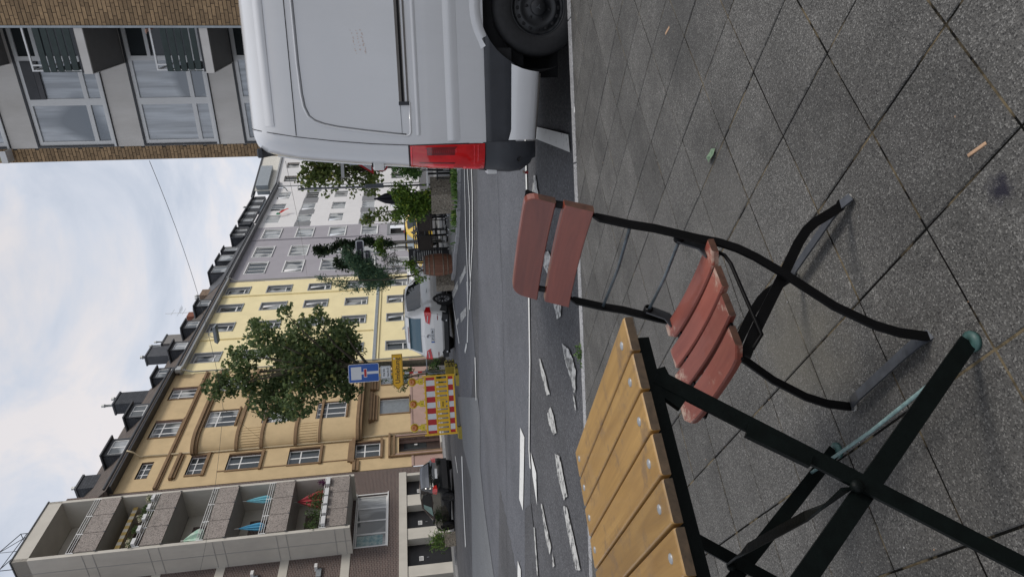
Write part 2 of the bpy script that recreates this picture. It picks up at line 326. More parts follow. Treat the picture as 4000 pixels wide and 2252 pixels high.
M_joint = mat('joint_sand', (.005, .005, .0045), .98, .5, 6, .5, 90, col2=(.15, .12, .075), detail=10, sp=.1); _r = [n for n in M_joint.node_tree.nodes if n.type == 'VALTORGB'][0]; _r.color_ramp.elements[0].position = .50; _r.color_ramp.elements[1].position = .60
M_kerb = speckle('kerb_granite', (.26, .26, .265), (.45, .45, .45), (.16, .16, .165), scale=110, obj_var=.08, big=4, bigvar=.12, bump=.3)
M_paint = wornpaint('road_paint_worn', (.50, .50, .48), (.085, .085, .088), .46)
M_paint2 = wornpaint('road_paint', (.70, .70, .68), (.09, .09, .095), .36)
M_black = mat('black_steel', (.003, .003, .0034), .5, .2, 20, .1, 200, sp=.14, detail=2)
M_dgreen = mat('green_black_steel', (.0025, .0045, .0042), .5, .3, 30, .1, 200, sp=.14)
M_teal = mat('teal_foot', (.035, .085, .078), .5, .3, 60)
M_rubber = mat('rubber', (.014, .014, .015), .75, .25, 30, .2, 120)
M_dark = mat('dark_void', (.01, .01, .011), .9, .2, 5)
M_white = mat('white_lacquer', (.74, .74, .73), .35, .05, 3)
M_alu = mat('bare_metal', (.55, .56, .58), .35, .1, 30, metal=.9)
M_zinc = mat('zinc_sheet', (.33, .36, .38), .45, .12, 6, metal=.5)

# ------------------------------------------------------------------ road
def sheet(name, xs, ys, m, z=0, kind='structure', zf=gxy):
    b = MB(); vs = [(x, y, zf(x, y)+z) for y in ys for x in xs]; n = len(xs)
    b.add(vs, [(j*n+i, j*n+i+1, (j+1)*n+i+1, (j+1)*n+i) for j in range(len(ys)-1) for i in range(n-1)], m, True); return b.build(name, kind=kind)
sheet('road', [-200, -60, -20, 0, 20, 60, 200], [-60, -10, 3, 6, 7, 8, 10, 12, 14, 16, 18, 20, 25, 30, 36, 45, 60, 100, 300], M_asph)
def strip(name, lo, hi, m, z):
    """asphalt band between two edge lines given as (x, y) lists"""
    b = MB(); vs = []; k = 24
    for i in range(len(lo)):
        for j in range(k+1):
            x = lo[i][0]+(hi[i][0]-lo[i][0])*j/k; y = lo[i][1]+(hi[i][1]-lo[i][1])*j/k; vs.append((x, y, gz(y)+z))
    n = k+1
    b.add(vs, [(i*n+j, i*n+j+1, (i+1)*n+j+1, (i+1)*n+j) for i in range(len(lo)-1) for j in range(k)], m, True); return b.build(name, kind='structure')
strip('carriageway', [(40, 3.9), (1.3, 7.75), (0, 7.95), (-2.3, 8.55), (-40, 21)], [(40, 8.3), (2.34, 12.7), (.69, 13.4), (-1.5, 14.5), (-40, 33)], M_asph2, .004)
def gpoly(name, poly, m, z, kind='structure', parent=None, zf=gxy, sub=.7):
    bm = bmesh.new(); vs = [bm.verts.new((x, y, 0)) for x, y in poly]; bm.faces.new(vs)
    bmesh.ops.triangulate(bm, faces=bm.faces[:])
    for _ in range(3):
        ed = [e for e in bm.edges if e.calc_length() > sub]
        if not ed: break
        bmesh.ops.subdivide_edges(bm, edges=ed, cuts=1); bmesh.ops.triangulate(bm, faces=bm.faces[:])
    for v in bm.verts: v.co.z = zf(v.co.x, v.co.y)+z
    me = bpy.data.meshes.new(name); bm.to_mesh(me); bm.free(); me.materials.append(m)
    o = bpy.data.objects.new(name, me); C.objects.link(o); o.parent = parent; props(o, kind=kind if not parent else None); return o
gpoly('asphalt_patch', [(-3.58, 22.66), (-2.47, 15.22), (-2.84, 14.92), (-4.10, 15.59), (-5.00, 15.09), (-6.12, 13.70), (-9.02, 20.38), (-5.29, 18.61), (-5.01, 21.06)], M_asph3, .009)
gpoly('asphalt_patch', [(-3.11, 9.21), (-2.86, 8.68), (-3.80, 8.34), (-4.34, 9.59)], M_asph, .009)
gpoly('asphalt_patch', [(-2.2, 30), (-3.4, 22), (-3.1, 17.5), (-1.5, 15.3), (.5, 15.9), (.4, 19.6), (-.3, 22.3), (4, 30)], M_asph2, .006)
marks = [
 ([(-1.95,9.17),(-2.02,8.86),(-2.52,9.06),(-3.17,9.34),(-3.09,9.63),(-2.52,9.38)],1),
 ([(-2.12,8.43),(-2.31,8.12),(-2.73,8.19),(-2.42,8.39)],1),
 ([(-0.83,7.57),(-0.83,7.48),(-0.96,7.30),(-1.17,7.09),(-1.21,7.25),(-0.98,7.49)],0),
 ([(-1.42,7.27),(-1.31,7.09),(-1.37,6.97),(-1.55,6.87),(-1.60,7.02),(-1.52,7.22)],0),
 ([(-1.80,7.00),(-1.77,6.79),(-1.96,6.66),(-2.12,6.54),(-2.21,6.70),(-2.02,6.92)],0),
 ([(-2.29,6.75),(-2.25,6.59),(-2.47,6.38),(-2.72,6.18),(-2.79,6.36),(-2.55,6.59)],0),
 ([(-2.63,7.93),(-2.61,7.86),(-2.77,7.70),(-2.98,7.46),(-3.11,7.57),(-3.00,7.74)],0),
 ([(-3.02,7.43),(-3.14,7.33),(-3.20,7.44)],0),
 ([(-0.71,6.35),(-0.68,6.02),(-0.96,5.98),(-1.01,6.07),(-0.84,6.13)],0),
 ([(-1.03,6.10),(-1.03,6.06),(-1.16,6.00),(-1.17,6.05)],0),
 ([(-3.13,8.53),(-3.10,8.44),(-3.70,8.39),(-3.74,8.48)],0),
 ([(-4.20,10.13),(-4.23,9.87),(-4.73,9.97),(-4.93,10.40)],1),
 ([(1.25,7.28),(1.24,7.20),(0.97,7.09),(1.02,7.46)],0),
 ([(0.40,7.09),(0.36,6.76),(0.27,6.66),(0.12,6.86),(0.23,7.07)],0),
 ([(-0.15,6.70),(-0.15,6.34),(-0.30,6.40),(-0.34,6.56)],0),
 ([(-0.57,6.41),(-0.62,6.12),(-0.78,5.93),(-1.01,6.02),(-0.87,6.17),(-0.74,6.31)],0),
 ([(4.0,7.35),(1.41,7.73),(0.72,7.84),(0.0,7.97),(-0.91,8.17),(-2.12,8.58),(-2.36,8.58),(-2.36,8.50),(-2.12,8.52),(-0.91,8.095),(0.0,7.895),(0.72,7.765),(1.41,7.65),(4.0,7.26)],1),
 ([(1.73,7.02),(1.33,5.71),(1.17,5.69),(1.64,7.17)],1),
 ([(2.84,15.34),(2.82,15.21),(1.49,15.75),(0.65,15.89),(-0.09,16.15),(-0.09,16.32),(0.66,16.06),(1.51,15.91)],1),
 ([(2.71,14.65),(2.68,14.51),(1.85,14.47),(1.11,14.88),(0.63,15.28),(0.11,15.22),(0.12,15.39),(0.64,15.48),(1.12,15.07),(1.87,14.61)],1),
 ([(2.54,13.76),(2.52,13.62),(2.03,13.72),(1.02,14.30),(0.12,15.39),(0.12,15.55),(1.03,14.46),(2.05,13.86)],1),
 ([(0.66,16.42),(0.46,16.42),(0.18,18.64),(0.38,18.56),(0.51,17.34)],0),
 ([(0.32,19.22),(0.04,20.57),(-0.10,22.23),(0.05,21.86),(0.30,19.59)],0),
 ([(0.24,19.27),(0.10,19.38),(-0.25,22.10),(-0.08,22.29)],0),
 ([(-0.40,16.86),(-0.62,17.01),(-0.90,19.05),(-0.65,19.11)],0),
 ([(-0.77,19.79),(-0.92,19.90),(-1.10,21.00),(-0.96,21.32)],0),
 ([(-0.27,22.46),(-0.27,22.12),(-1.58,20.11),(-1.61,20.38)],1),
 ([(0.23,16.37),(0.22,16.16),(-0.54,16.37),(-1.33,17.04),(-1.35,17.35),(-0.55,16.54)],1),
 ([(0.21,15.33),(0.20,15.15),(-0.45,15.94),(-0.46,16.15)],1),
 ([(-1.38,17.60),(-1.38,17.37),(-1.49,17.48),(-1.71,18.11),(-1.64,18.26)],1),
 ([(-6.51,26.32),(-6.42,25.95),(-6.84,25.08),(-6.92,25.38)],1),
 ([(-5.54,22.33),(-5.41,21.77),(-7.00,22.33),(-8.64,22.53),(-8.88,23.0),(-7.19,22.75)],1),
 ([(-1.55,15.37),(-1.53,15.15),(-2.57,15.52),(-2.60,15.67)],1)]
def jag(poly, amp, step):
    out = []
    for i, p in enumerate(poly):
        q = poly[(i+1) % len(poly)]; d = math.dist(p, q); n = max(1, int(d/step))
        for k in range(n):
            t = k/n; a = amp if 0 < k else amp*.4
            out.append((p[0]+(q[0]-p[0])*t+rnd.uniform(-a, a), p[1]+(q[1]-p[1])*t+rnd.uniform(-a, a)))
    return out
for poly, clean in marks:
    far = min(p[1] for p in poly) > 10
    P = poly if (clean or far) else jag(poly, .008, .035)
    gpoly('road_marking', P, M_paint2 if clean else M_paint, .016, sub=1.2)

# ------------------------------------------------------------------ near pavement: slabs, kerb stones
bed = MB(); k1 = KA+kd*8; k2 = KB-kd*8
ed = [(k1.x, k1.y), (k2.x, k2.y), (k2.x, -6), (k1.x, -6)]
bed.add([(x, y, pz(x, y)-.0028) for x, y in ed]+[(x, y, -.35) for x, y in ed], [(0, 1, 2, 3), (0, 4, 5, 1), (1, 5, 6, 2), (3, 2, 6, 7), (0, 3, 7, 4)], M_joint)
pavement = bed.build('pavement', kind='structure')
TH = 2.14627; gx0, gy0 = .4946, 1.2229; S = .3
ci, si = math.cos(TH), math.sin(TH)
def clip_kerb(poly):
    def side(p): return -( (Vector(p)-KB).dot(kn) )-.004
    out = []
    for i, p in enumerate(poly):
        q = poly[(i+1) % len(poly)]; a, b = side(p), side(q)
        if a >= 0: out.append(p)
        if (a >= 0) != (b >= 0):
            t = a/(a-b); out.append((p[0]+(q[0]-p[0])*t, p[1]+(q[1]-p[1])*t))
    return out
cells = []
for i in range(-22, 30):
    for j in range(-26, 22):
        cx, cy = gx0+S*(ci*(i+.5)-si*(j+.5)), gy0+S*(si*(i+.5)+ci*(j+.5))
        if abs(cx) > 5.5 or cy < -2 or cy > 6: continue
        g = .0026
        cor = [(gx0+S*(ci*a-si*b), gy0+S*(si*a+ci*b)) for a, b in ((i+g/S, j+g/S), (i+1-g/S, j+g/S), (i+1-g/S, j+1-g/S), (i+g/S, j+1-g/S))]
        cor = clip_kerb(cor)
        if len(cor) < 3: continue
        vis = cy > .6 and abs(cx) < .55*cy+.25
        cells.append((0 if vis else 1, (cx**2+cy**2), cor, (cx, cy)))
cells.sort(key=lambda c: (c[0], c[1]))
def slab_geo(b, cor, c, dz, tilt):
    n = len(cor); be = .0026; top = []; mid = []; bot = []
    for (x, y) in cor:
        z = pz(x, y)+dz+tilt[0]*(x-c[0])+tilt[1]*(y-c[1]); dx, dy = c[0]-x, c[1]-y; L_ = math.hypot(dx, dy)
        top.append((x+dx/L_*be*1.4, y+dy/L_*be*1.4, z)); mid.append((x, y, z-be)); bot.append((x, y, z-.03))
    vs = top+mid+bot
    fs = [tuple(range(n))]+[(i, (i+1) % n, n+(i+1) % n, n+i) for i in range(n)]+[(n+i, n+(i+1) % n, 2*n+(i+1) % n, 2*n+i) for i in range(n)]
    b.add(vs, fs, M_slab)
rest = MB()
for q, (v, d2, cor, c) in enumerate(cells):
    r = random.Random(q); dz = r.uniform(-.0012, .0012); tl = (r.uniform(-.004, .004), r.uniform(-.004, .004))
    if q < 300:
        b = MB(); slab_geo(b, cor, c, dz, tl); b.build('slab', pavement)
    else: slab_geo(rest, cor, c, dz, tl)
rest.build('slab', pavement, kind='stuff')
# kerb stones: 1.07 m long, one joint 1.07 m apart
kerb = thing('kerb', 'pale granite kerb of long stones along the near pavement', 'kerb', (0, 0, 0)); kerb['kind'] = 'structure'; del kerb['category']
ang = math.atan2(kd.y, kd.x)
kj = KB+kd*(Vector((.935, 4.956))-KB).dot(kd)
for i in range(-6, 7):
    L0 = 1.067; a = kj+kd*(L0*i)
    b = MB(); r = random.Random(i+50)
    nx = 11; top = []; ys = []
    for q in range(nx):
        x = .006+(L0-.012)*q/(nx-1); ys.append((x, r.uniform(-.002, .002), .095+r.uniform(-.0035, .0035)))
    vs = []
    for (x, y0, y1) in ys: vs += [(x, y0, -.25), (x, y0, -.004), (x, y0+.004, 0), (x, y1-.008, 0), (x, y1, -.012), (x, y1, -.25)]
    fs = [(q*6+k, q*6+k+1, q*6+7+k, q*6+6+k) for q in range(nx-1) for k in range(5)]+[(0, 1, 2, 3, 4, 5), tuple((nx-1)*6+5-k for k in range(6))]
    b.add(vs, fs, M_kerb)
    o = b.build('kerb_stone', kerb, loc=(a.x, a.y, pz(a.x, a.y)+.004)); o.rotation_euler = (0, math.atan2(pz(a.x, a.y)-pz((a+kd*L0).x, (a+kd*L0).y), L0), ang)
# loose bits on the slabs
def on(x, y, up=0): return (x, y, pz(x, y)+up)
M_leafd = mat('wilted_leaf', (.10, .17, .10), .6, .4, 60, col2=(.22, .30, .20))
b = MB(); vs = [(0, 0, 0), (.02, .028, .012), (.055, .03, .02), (.09, .012, .008), (.105, -.004, 0), (.085, -.02, .014), (.05, -.026, .004), (.02, -.018, .01), (.05, .002, .006), (-.04, -.003, .002), (-.04, .001, .002)]
b.add(vs, [(0, 1, 8), (1, 2, 8), (2, 3, 8), (3, 4, 8), (4, 5, 8), (5, 6, 8), (6, 7, 8), (7, 0, 8), (0, 9, 10)], M_leafd)
b.build('fallen_leaf', label='crumpled green leaf lying on the dark slabs of the pavement', cat='leaf', loc=on(.49, 2.38, .003), rotz=R(125)).scale = (.72, .72, .8)
M_chip = mat('wood_chip', (.42, .27, .17), .8, .2, 30)
b = MB(); b.bev(0, .047, 0, .007, 0, .003, .001, M_chip); b.build('wood_sliver', label='thin pale wood sliver lying on the slab nearest the dark stain', cat='wood chip', loc=on(.211, 1.18, .001), rotz=R(-70))
b = MB(); b.bev(0, .05, 0, .011, 0, .002, .0006, M_chip); b.build('wood_sliver', label='small orange leaf scrap on slabs near the van wheel', cat='scrap', loc=on(1.10, 2.84, .001), rotz=R(-75))
b = MB(); b.bev(0, .04, 0, .028, 0, .0015, .0005, M_white); b.build('paper_scrap', label='tiny white paper scrap beside the kerb', cat='paper', loc=on(1.30, 4.85, .001), rotz=R(5))
for (x, y, r_) in [(.14, 1.49, .006), (.73, 2.62, .007), (.79, 1.55, .006), (.62, 1.75, .006), (.30, 1.30, .004), (-.28, 1.2, .004), (.15, 2.2, .004), (-.6, 1.5, .004)]:
    pass
gr = MB(); r = random.Random(5)
for k in range(150):
    y = r.uniform(.8, 4.6); x = r.uniform(-.5*y, .5*y); q = r.uniform(.0012, .0032); z = pz(x, y); m_ = r.choice([M_kerb, M_chip, M_kerb])
    gr.add([(x-q, y, z), (x, y-q*.8, z), (x+q, y, z), (x, y+q*.8, z), (x, y, z+q*.7)], [(0, 1, 4), (1, 2, 4), (2, 3, 4), (3, 0, 4)], m_)
gr.build('grit', kind='stuff', label='pale grit and crumbs scattered over the slabs')
M_weed = leafmat('weed_leaf', (.05, .10, .03), (.12, .2, .06))
def foliage(name, lobes, n, size, m, seed=0, parent=None, aspect=.6, loc=(0, 0, 0), shell=.55, droop=0, zs=1.0, **kw):
    """many small folded leaves scattered in clumps through overlapping lobes"""
    g = np.random.default_rng(seed); L_ = np.array(lobes, float); vol = L_[:, 3]**2.4; p = vol/vol.sum()
    idx = g.choice(len(L_), n, p=p); d = g.normal(size=(n, 3)); d /= np.linalg.norm(d, axis=1)[:, None]
    rad = g.random(n)**(1/3)*(1-shell)+shell*(.75+.3*g.random(n)); rad = np.where(g.random(n) < .25, g.random(n), rad)
    # clumping: pull leaves to random twig points
    c = L_[idx, :3]+d*(rad*L_[idx, 3])[:, None]*np.array([1, 1, zs])
    nt_ = max(8, n//14); tw = c[g.choice(n, nt_)]; k = g.integers(0, nt_, n)
    # nearest-ish twig: sort by a 1-D hash of position to avoid heavy search
    from_ = np.argsort(c[:, 2]*3.1+c[:, 0]*1.7); tws = tw[np.argsort(tw[:, 2]*3.1+tw[:, 0]*1.7)]; kk = np.empty(n, int); kk[from_] = (np.arange(n)*nt_//n)
    dist = np.linalg.norm(tws[kk]-c, axis=1); ok = dist < size*9; c = np.where(ok[:, None], c*.5+tws[kk]*.5+g.normal(size=(n, 3))*size*.5, c)
    a = g.normal(size=(n, 3)); a[:, 2] -= droop; a /= np.linalg.norm(a, axis=1)[:, None]
    b_ = g.normal(size=(n, 3)); b_ -= (b_*a).sum(1)[:, None]*a; b_ /= np.linalg.norm(b_, axis=1)[:, None]; nn = np.cross(a, b_)
    s = size*(.6+.8*g.random(n))[:, None]
    v0 = c-a*s*.5; v1 = c+b_*s*aspect*.5+nn*s*.12; v2 = c+a*s*.5; v3 = c-b_*s*aspect*.5+nn*s*.12
    V = np.stack([v0, v1, v2, v3], 1).reshape(-1, 3); F = np.arange(n*4).reshape(-1, 4)
    me = bpy.data.meshes.new(name); me.from_pydata(V.tolist(), [], F.tolist()); me.materials.append(m); me.update()
    o = bpy.data.objects.new(name, me); C.objects.link(o); o.parent = parent; o.location = loc; props(o, **kw); return o
foliage('kerb_weed', [(0, 0, .02, .05), (.07, 0, .015, .04), (-.06, 0, .015, .04)], 160, .022, M_weed, 3, None, .6, (-.55, 5.13, -.06), label='small green weed growing in the joint of the kerb', cat='weed')

# ================================================================== BISTRO TABLE
u = Vector((-.565, .825)).normalized(); A0 = Vector((-.064, 1.208)); TZ = .83
ta = math.atan2(u.y, u.x)     # local x along u; local y = left of u = (-u.y, u.x) = direction w
table = thing('bistro_table', 'folding bistro table with honey brown plank top on a dark green steel frame', 'table', (A0.x, A0.y, pz(A0.x, A0.y)), ta)
slope_x = (.003784*u.x-.038813*u.y); wv = Vector((-u.y, u.x)); slope_y = (.003784*wv.x-.038813*wv.y)
HT = TZ-pz(A0.x, A0.y)      # height of the top surface above the pavement
def tz(x, y): return slope_x*x+slope_y*y   # pavement slope carried into the frame
M_plank = woodmat('honey_wood', (.25, .135, .034), (.41, .240, .070), rough=.42, axis=0, scale=5, wear=.53, wearcol=(.14, .09, .055), wearamt=.6, coat=.12)
M_edge = woodmat('weathered_edge', (.045, .030, .018), (.10, .066, .038), rough=.7, axis=0)
pw = .0775; Lp = .694
for i in range(9):
    y0 = pw*i+.003; y1 = pw*(i+1)-.003
    b = MB(); x0, x1 = 0, Lp; t = .019; be = .0035
    if i in (0, 8):
        sg = 1 if i == 0 else -1
    # rounded long edges: 3-step profile across y
    prof = [(y0, -t), (y0, -be), (y0+be*.3, -be*.3), (y0+be, 0), (y1-be, 0), (y1-be*.3, -be*.3), (y1, -be), (y1, -t)]
    xs = [x0, x0+be*.4, x0+be, x1-be, x1-be*.4, x1]; dz = [-be, -be*.3, 0, 0, -be*.3, -be]
    vs = []
    for x, dd in zip(xs, dz):
        for (y, z) in prof: vs.append((x, y, z+(dd if z > -t else 0)))
    n = 8; fs = [(a*n+k, a*n+(k+1) % n, (a+1)*n+(k+1) % n, (a+1)*n+k) for a in range(5) for k in range(n)]
    b.add(vs, fs, M_plank, False); b.add([vs[k] for k in range(n)], [tuple(range(n))], M_edge); b.add([vs[-8+k] for k in range(n)], [tuple(reversed(range(n)))], M_edge)
    o = b.build('plank', table, loc=(0, 0, HT)); o.rotation_euler = (math.atan(slope_y), -math.atan(slope_x), 0)
rv = MB(); rv.lathe([(.0085, 0), (.008, .0014), (.005, .0026), (0, .003)], mat('dull_rivet', (.34, .35, .36), .5, .2, 80, metal=.5), 12); rme = rv.mesh('rivet')
for i in range(9):
    for x in (.045, Lp-.045): put('rivet', rme, table, (x, pw*(i+.5), HT+tz(x, pw*(i+.5))+.0003))
# steel frame under the planks
fr = MB()
for x in (.0, .63): fr.box(x+.006, x+.034, .045, .655, HT-.052, HT-.021, M_dgreen)
fr.box(.034, .63, .05, .062, HT-.05, HT-.023, M_dgreen); fr.box(.034, .63, .635, .647, HT-.05, HT-.023, M_dgreen)
o = fr.build('frame', table); o.rotation_euler = (math.atan(slope_y), -math.atan(slope_x), 0)
def leg(x, ya, za, yb, zb, wid=.031):
    b = MB(); b.bar([(x, ya, za), (x, yb, zb)], (0, -(zb-za), (yb-ya)), wid, .007, M_dgreen); return b
for k, (xa, xb) in enumerate([(.032, .045), (.632, .645)]):
    leg(xa, .115, HT-.045, .605, .012+tz(xa, .6)).build('leg', table)
    leg(xb, .60, HT-.04, .085, .012+tz(xb, .09), .034).build('leg', table)
    bt = MB(); bt.lathe([(.011, -.006), (.011, .004), (.004, .007), (0, .007)], M_dgreen, 12, Matrix.Translation((xa-.006, .35, .39))@Matrix.Rotation(R(-90), 4, 'Y')); bt.build('bolt', table)
for (x, y) in ((.045, .085), (.645, .085), (.032, .605), (.632, .605)):
    ft = MB(); z = tz(x, y); ft.lathe([(.0, .001), (.022, .001), (.022, .009), (.012, .013), (.004, .013), (.004, .006), (0, .006)], M_teal, 18, Matrix.Translation((x, y, z))); ft.build('foot', table)
# cross bars joining the leg pairs, one with a twisted middle, and the catch
cb = MB(); cb.tube([(.045, .14, .085), (.345, .145, .082), (.645, .14, .085)], .0045, mat('worn_teal_rod', (.16, .25, .25), .4, .3, 60), 8); cb.build('cross_rod', table)
cb = MB(); cb.bar([(.036, .35, .405), (.12, .355, .405), (.2, .35, .40), (.345, .345, .40), (.48, .34, .40), (.56, .34, .395), (.632, .345, .39)], [(0, 0, 1), (0, .5, 1), (0, 1, .2), (0, 1, .1), (0, 1, .2), (0, .5, 1), (0, 0, 1)], .019, .005, M_dgreen); cb.build('cross_bar', table)
cb = MB(); cb.bar([(.036, .10, HT-.05), (.036, .145, HT-.06), (.036, .17, HT-.085)], (0, 1, 1), .035, .012, M_dgreen); cb.build('catch', table); cb = MB()
cb.bar([(.026, .235, HT-.18), (.026, .30, HT-.275)], (0, 1, .6), .026, .010, M_dgreen); cb.build('catch', table)

# ================================================================== BISTRO CHAIR
O = Vector((-.0857, 1.5835)); fa = math.atan2(-.585, -.811)
chair = thing('bistro_chair', 'folding bistro chair with worn red wooden slats and black iron frame', 'chair', (O.x, O.y, .085), fa)
# local x = f (to the front of the seat); local y = left of f -> l = (-.585,.811) is right-hand => y = -l
def cl(f, l, z): return (f, -l, z-.085)
M_red = woodmat('red_wood', (.15, .027, .014), (.25, .052, .026), rough=.42, axis=1, scale=5, coat=.2)
M_redw = woodmat('red_wood_worn', (.19, .042, .027), (.30, .080, .052), rough=.55, axis=1, scale=5, wear=.60, wearcol=(.50, .39, .31), wearamt=.75, coat=.12, endw=.20, endpos=.11)
M_rededge = woodmat('dark_red_edge', (.05, .022, .015), (.11, .05, .03), rough=.6, axis=1)
Z_ = (0, 0, 1)
right_post = [(-.252, .935), (-.215, .877), (-.205, .845), (-.186, .792), (-.176, .765), (-.152, .698), (-.136, .639), (-.099, .543), (-.082, .49), (-.062, .452), (-.034, .417), (.022, .363), (.118, .281), (.174, .21), (.198, .16), (.209, .114), (.212, .098)]
for l in (-.172, .176):
    sgn = 1 if l > 0 else -1
    up = [p for p in right_post if p[1] >= .765]; lo = [p for p in right_post if p[1] <= .765]
    b = MB()
    b.bar([cl(f-.016, l, z) for f, z in up[:-1]]+[cl(-.185, l, .778)], [(0, 1, 0)]*(len(up)-1)+[(.6, .8, 0)], .020, .006, M_black)
    b.bar([cl(-.185, l, .778)]+[cl(f, l, z) for f, z in lo], (1, 0, .35), [.014]+[.023]*len(lo), .0065, M_black); b.build('leg', chair)
front = [(-.215, .100), (-.200, .112), (-.176, .155), (-.150, .205), (-.125, .238), (-.087, .275), (.002, .348), (.08, .414), (.161, .482), (.215, .522)]
for l in (-.150, .150):
    b = MB(); b.bar([cl(f, l, z) for f, z in front], (1, 0, -.9), .024, .0065, M_black); b.build('leg', chair)
# floor runners between the feet
for (f, zz) in ((.209, .092), (-.208, .092)):
    b = MB(); pts = [cl(f, -.178, zz), cl(f+.004, -.15, zz+.018), cl(f+.004, -.11, zz+.022), cl(f+.004, .11, zz+.022), cl(f+.004, .15, zz+.018), cl(f, .178, zz)]
    b.bar(pts, (1, 0, .2), .027, .005, mat('sky_sheen_floor_bar', (.06, .065, .075), .34, .3, 30, metal=.5)); mat('grey_black_steel', (.022, .024, .028), .38, .3, 30, sp=.6); b.build('floor_bar', chair)  # lighter than the black frame: reflected sky is put into the bar's colour
for (f, l) in ((.212, -.178), (.212, .178), (-.215, -.165), (-.215, .165)):
    b = MB(); b.lathe([(.0, 0), (.012, 0), (.012, .006), (.0, .006)], mat('pale_foot', (.33, .32, .30), .5, .3, 60), 12, Matrix.Translation(cl(f, l, .085))); b.build('foot', chair)
# rods between the back posts, seat brackets, seat rail
M_rod = mat('worn_rod', (.06, .08, .095), .35, .5, 40, sp=.7)
b = MB(); b.tube([cl(-.150, -.17, .695), cl(-.152, 0, .688), cl(-.150, .17, .695)], .0042, M_rod, 8); b.build('rod', chair)
b = MB(); b.tube([cl(-.115, -.155, .575), cl(-.115, 0, .57), cl(-.115, .155, .575)], .0042, M_rod, 8); b.build('rod', chair)
for l in (-.152, .152):
    b = MB(); b.bar([cl(-.118, l, .578), cl(-.105, l, .555), cl(-.09, l, .528), cl(-.06, l, .515)], (1, 0, .5), .026, .005, mat('grey_black_steel', (0, 0, 0)))
    b.lathe([(.009, -.008), (.013, -.006), (.013, .006), (.009, .008)], M_black, 12, Matrix.Translation(cl(-.117, l, .576))@Matrix.Rotation(R(90), 4, 'X')); b.build('hinge', chair)
    b = MB(); b.bar([cl(-.07, l*.9, .512), cl(.22, l*.9, .528)], (0, 1, 0), .022, .006, M_black); b.build('seat_rail', chair)
    b = MB(); b.tube([cl(-.06, l*1.09, .502), cl(-.045, l*1.12, .490), cl(-.02, l*1.12, .483), cl(.17, l*1.03, .47), cl(.20, l*1.0, .50)], .0045, M_black, 8); b.build('seat_stay', chair)
def slat(name, x0, x1, l0, l1, zfun, m, me_, corner=0, th=.016):
    """slat along local y, dished, ends with a short chamfer at the front corner"""
    b = MB(); N = 14; prof = [(0, -th), (0, -.004), (.003, 0), (1, 0), (1, 0), (1, -th)]
    W = x1-x0; vs = []; xs_ = []
    for i in range(N+1):
        t = i/N; l = l0+(l1-l0)*t; e = min(t, 1-t)*(l1-l0)
        cut = 0
        if corner and e < .03: cut = (1-e/.03)*.022*corner
        z = zfun(t)
        a0, a1 = x0+(cut if corner < 0 else 0)*0, x1-abs(cut)
        for (x, dz) in ((a0, -th), (a0, -.004), (a0+.003, 0), (a1-.003, 0), (a1, -.004), (a1, -th)): vs.append(cl(x, l, z+dz))
    n = 6; fs = [(i*n+k, i*n+(k+1) % n, (i+1)*n+(k+1) % n, (i+1)*n+k) for i in range(N) for k in range(n) if k != 5]
    b.add(vs, [f for q, f in enumerate(fs)], m, False)
    b.add(vs, [(i*n+5, i*n, (i+1)*n, (i+1)*n+5) for i in range(N)]+[tuple(range(n)), tuple(N*n+5-k for k in range(n))], me_)
    return b
dish = lambda t: -.010*(1-(2*t-1)**2)
for (x0, x1, l0, l1, z, cn) in ((-.082, -.022, -.188, .184, .527, 1), (-.006, .054, -.182, .190, .532, 0), (.068, .128, -.176, .196, .538, 0), (.150, .222, -.170, .205, .546, 1)):
    slat('seat_slat', x0, x1, l0, l1, (lambda t, z=z: z+dish(t)), M_redw, M_rededge, cn).build('seat_slat', chair)
# backrest slats: upright boards, curved slightly in plan
for (zt, zb_, ft, fb, rr) in ((.940, .870, -.245, -.219, 1), (.850, .782, -.211, -.187, 0)):
    b = MB(); N = 26; vs = []; th = .017
    for i in range(N+1):
        t = i/N; t = (.5-.5*math.cos(math.pi*t)); l = -.192+.400*t; c_ = -.012*(1-(2*t-1)**2); e = min(t, 1-t)*.400
        cut = 0 if not rr or e > .03 else (1-math.sqrt(max(0, 1-((.03-e)/.03)**2)))*.03
        zt2 = zt-cut
        k = (zt2-zb_)/(zt-zb_); f1 = fb+(ft-fb)*k
        for (f, z, off) in ((fb, zb_, 0), (fb, zb_+.003, .003), (f1, zt2-.003, .003), (f1, zt2, 0), (f1, zt2, -th), (fb, zb_, -th)): vs.append(cl(f+off+c_+.006, l, z))
    n = 6; b.add(vs, [(i*n+k, i*n+(k+1) % n, (i+1)*n+(k+1) % n, (i+1)*n+k) for i in range(N) for k in range(n)], M_red)
    b.add(vs, [tuple(range(n)), tuple(N*n+5-k for k in range(n))], M_rededge); b.build('back_slat', chair)
for l in (-.172, .176):
    for z, f in ((.905, -.262), (.815, -.228)):
        pass

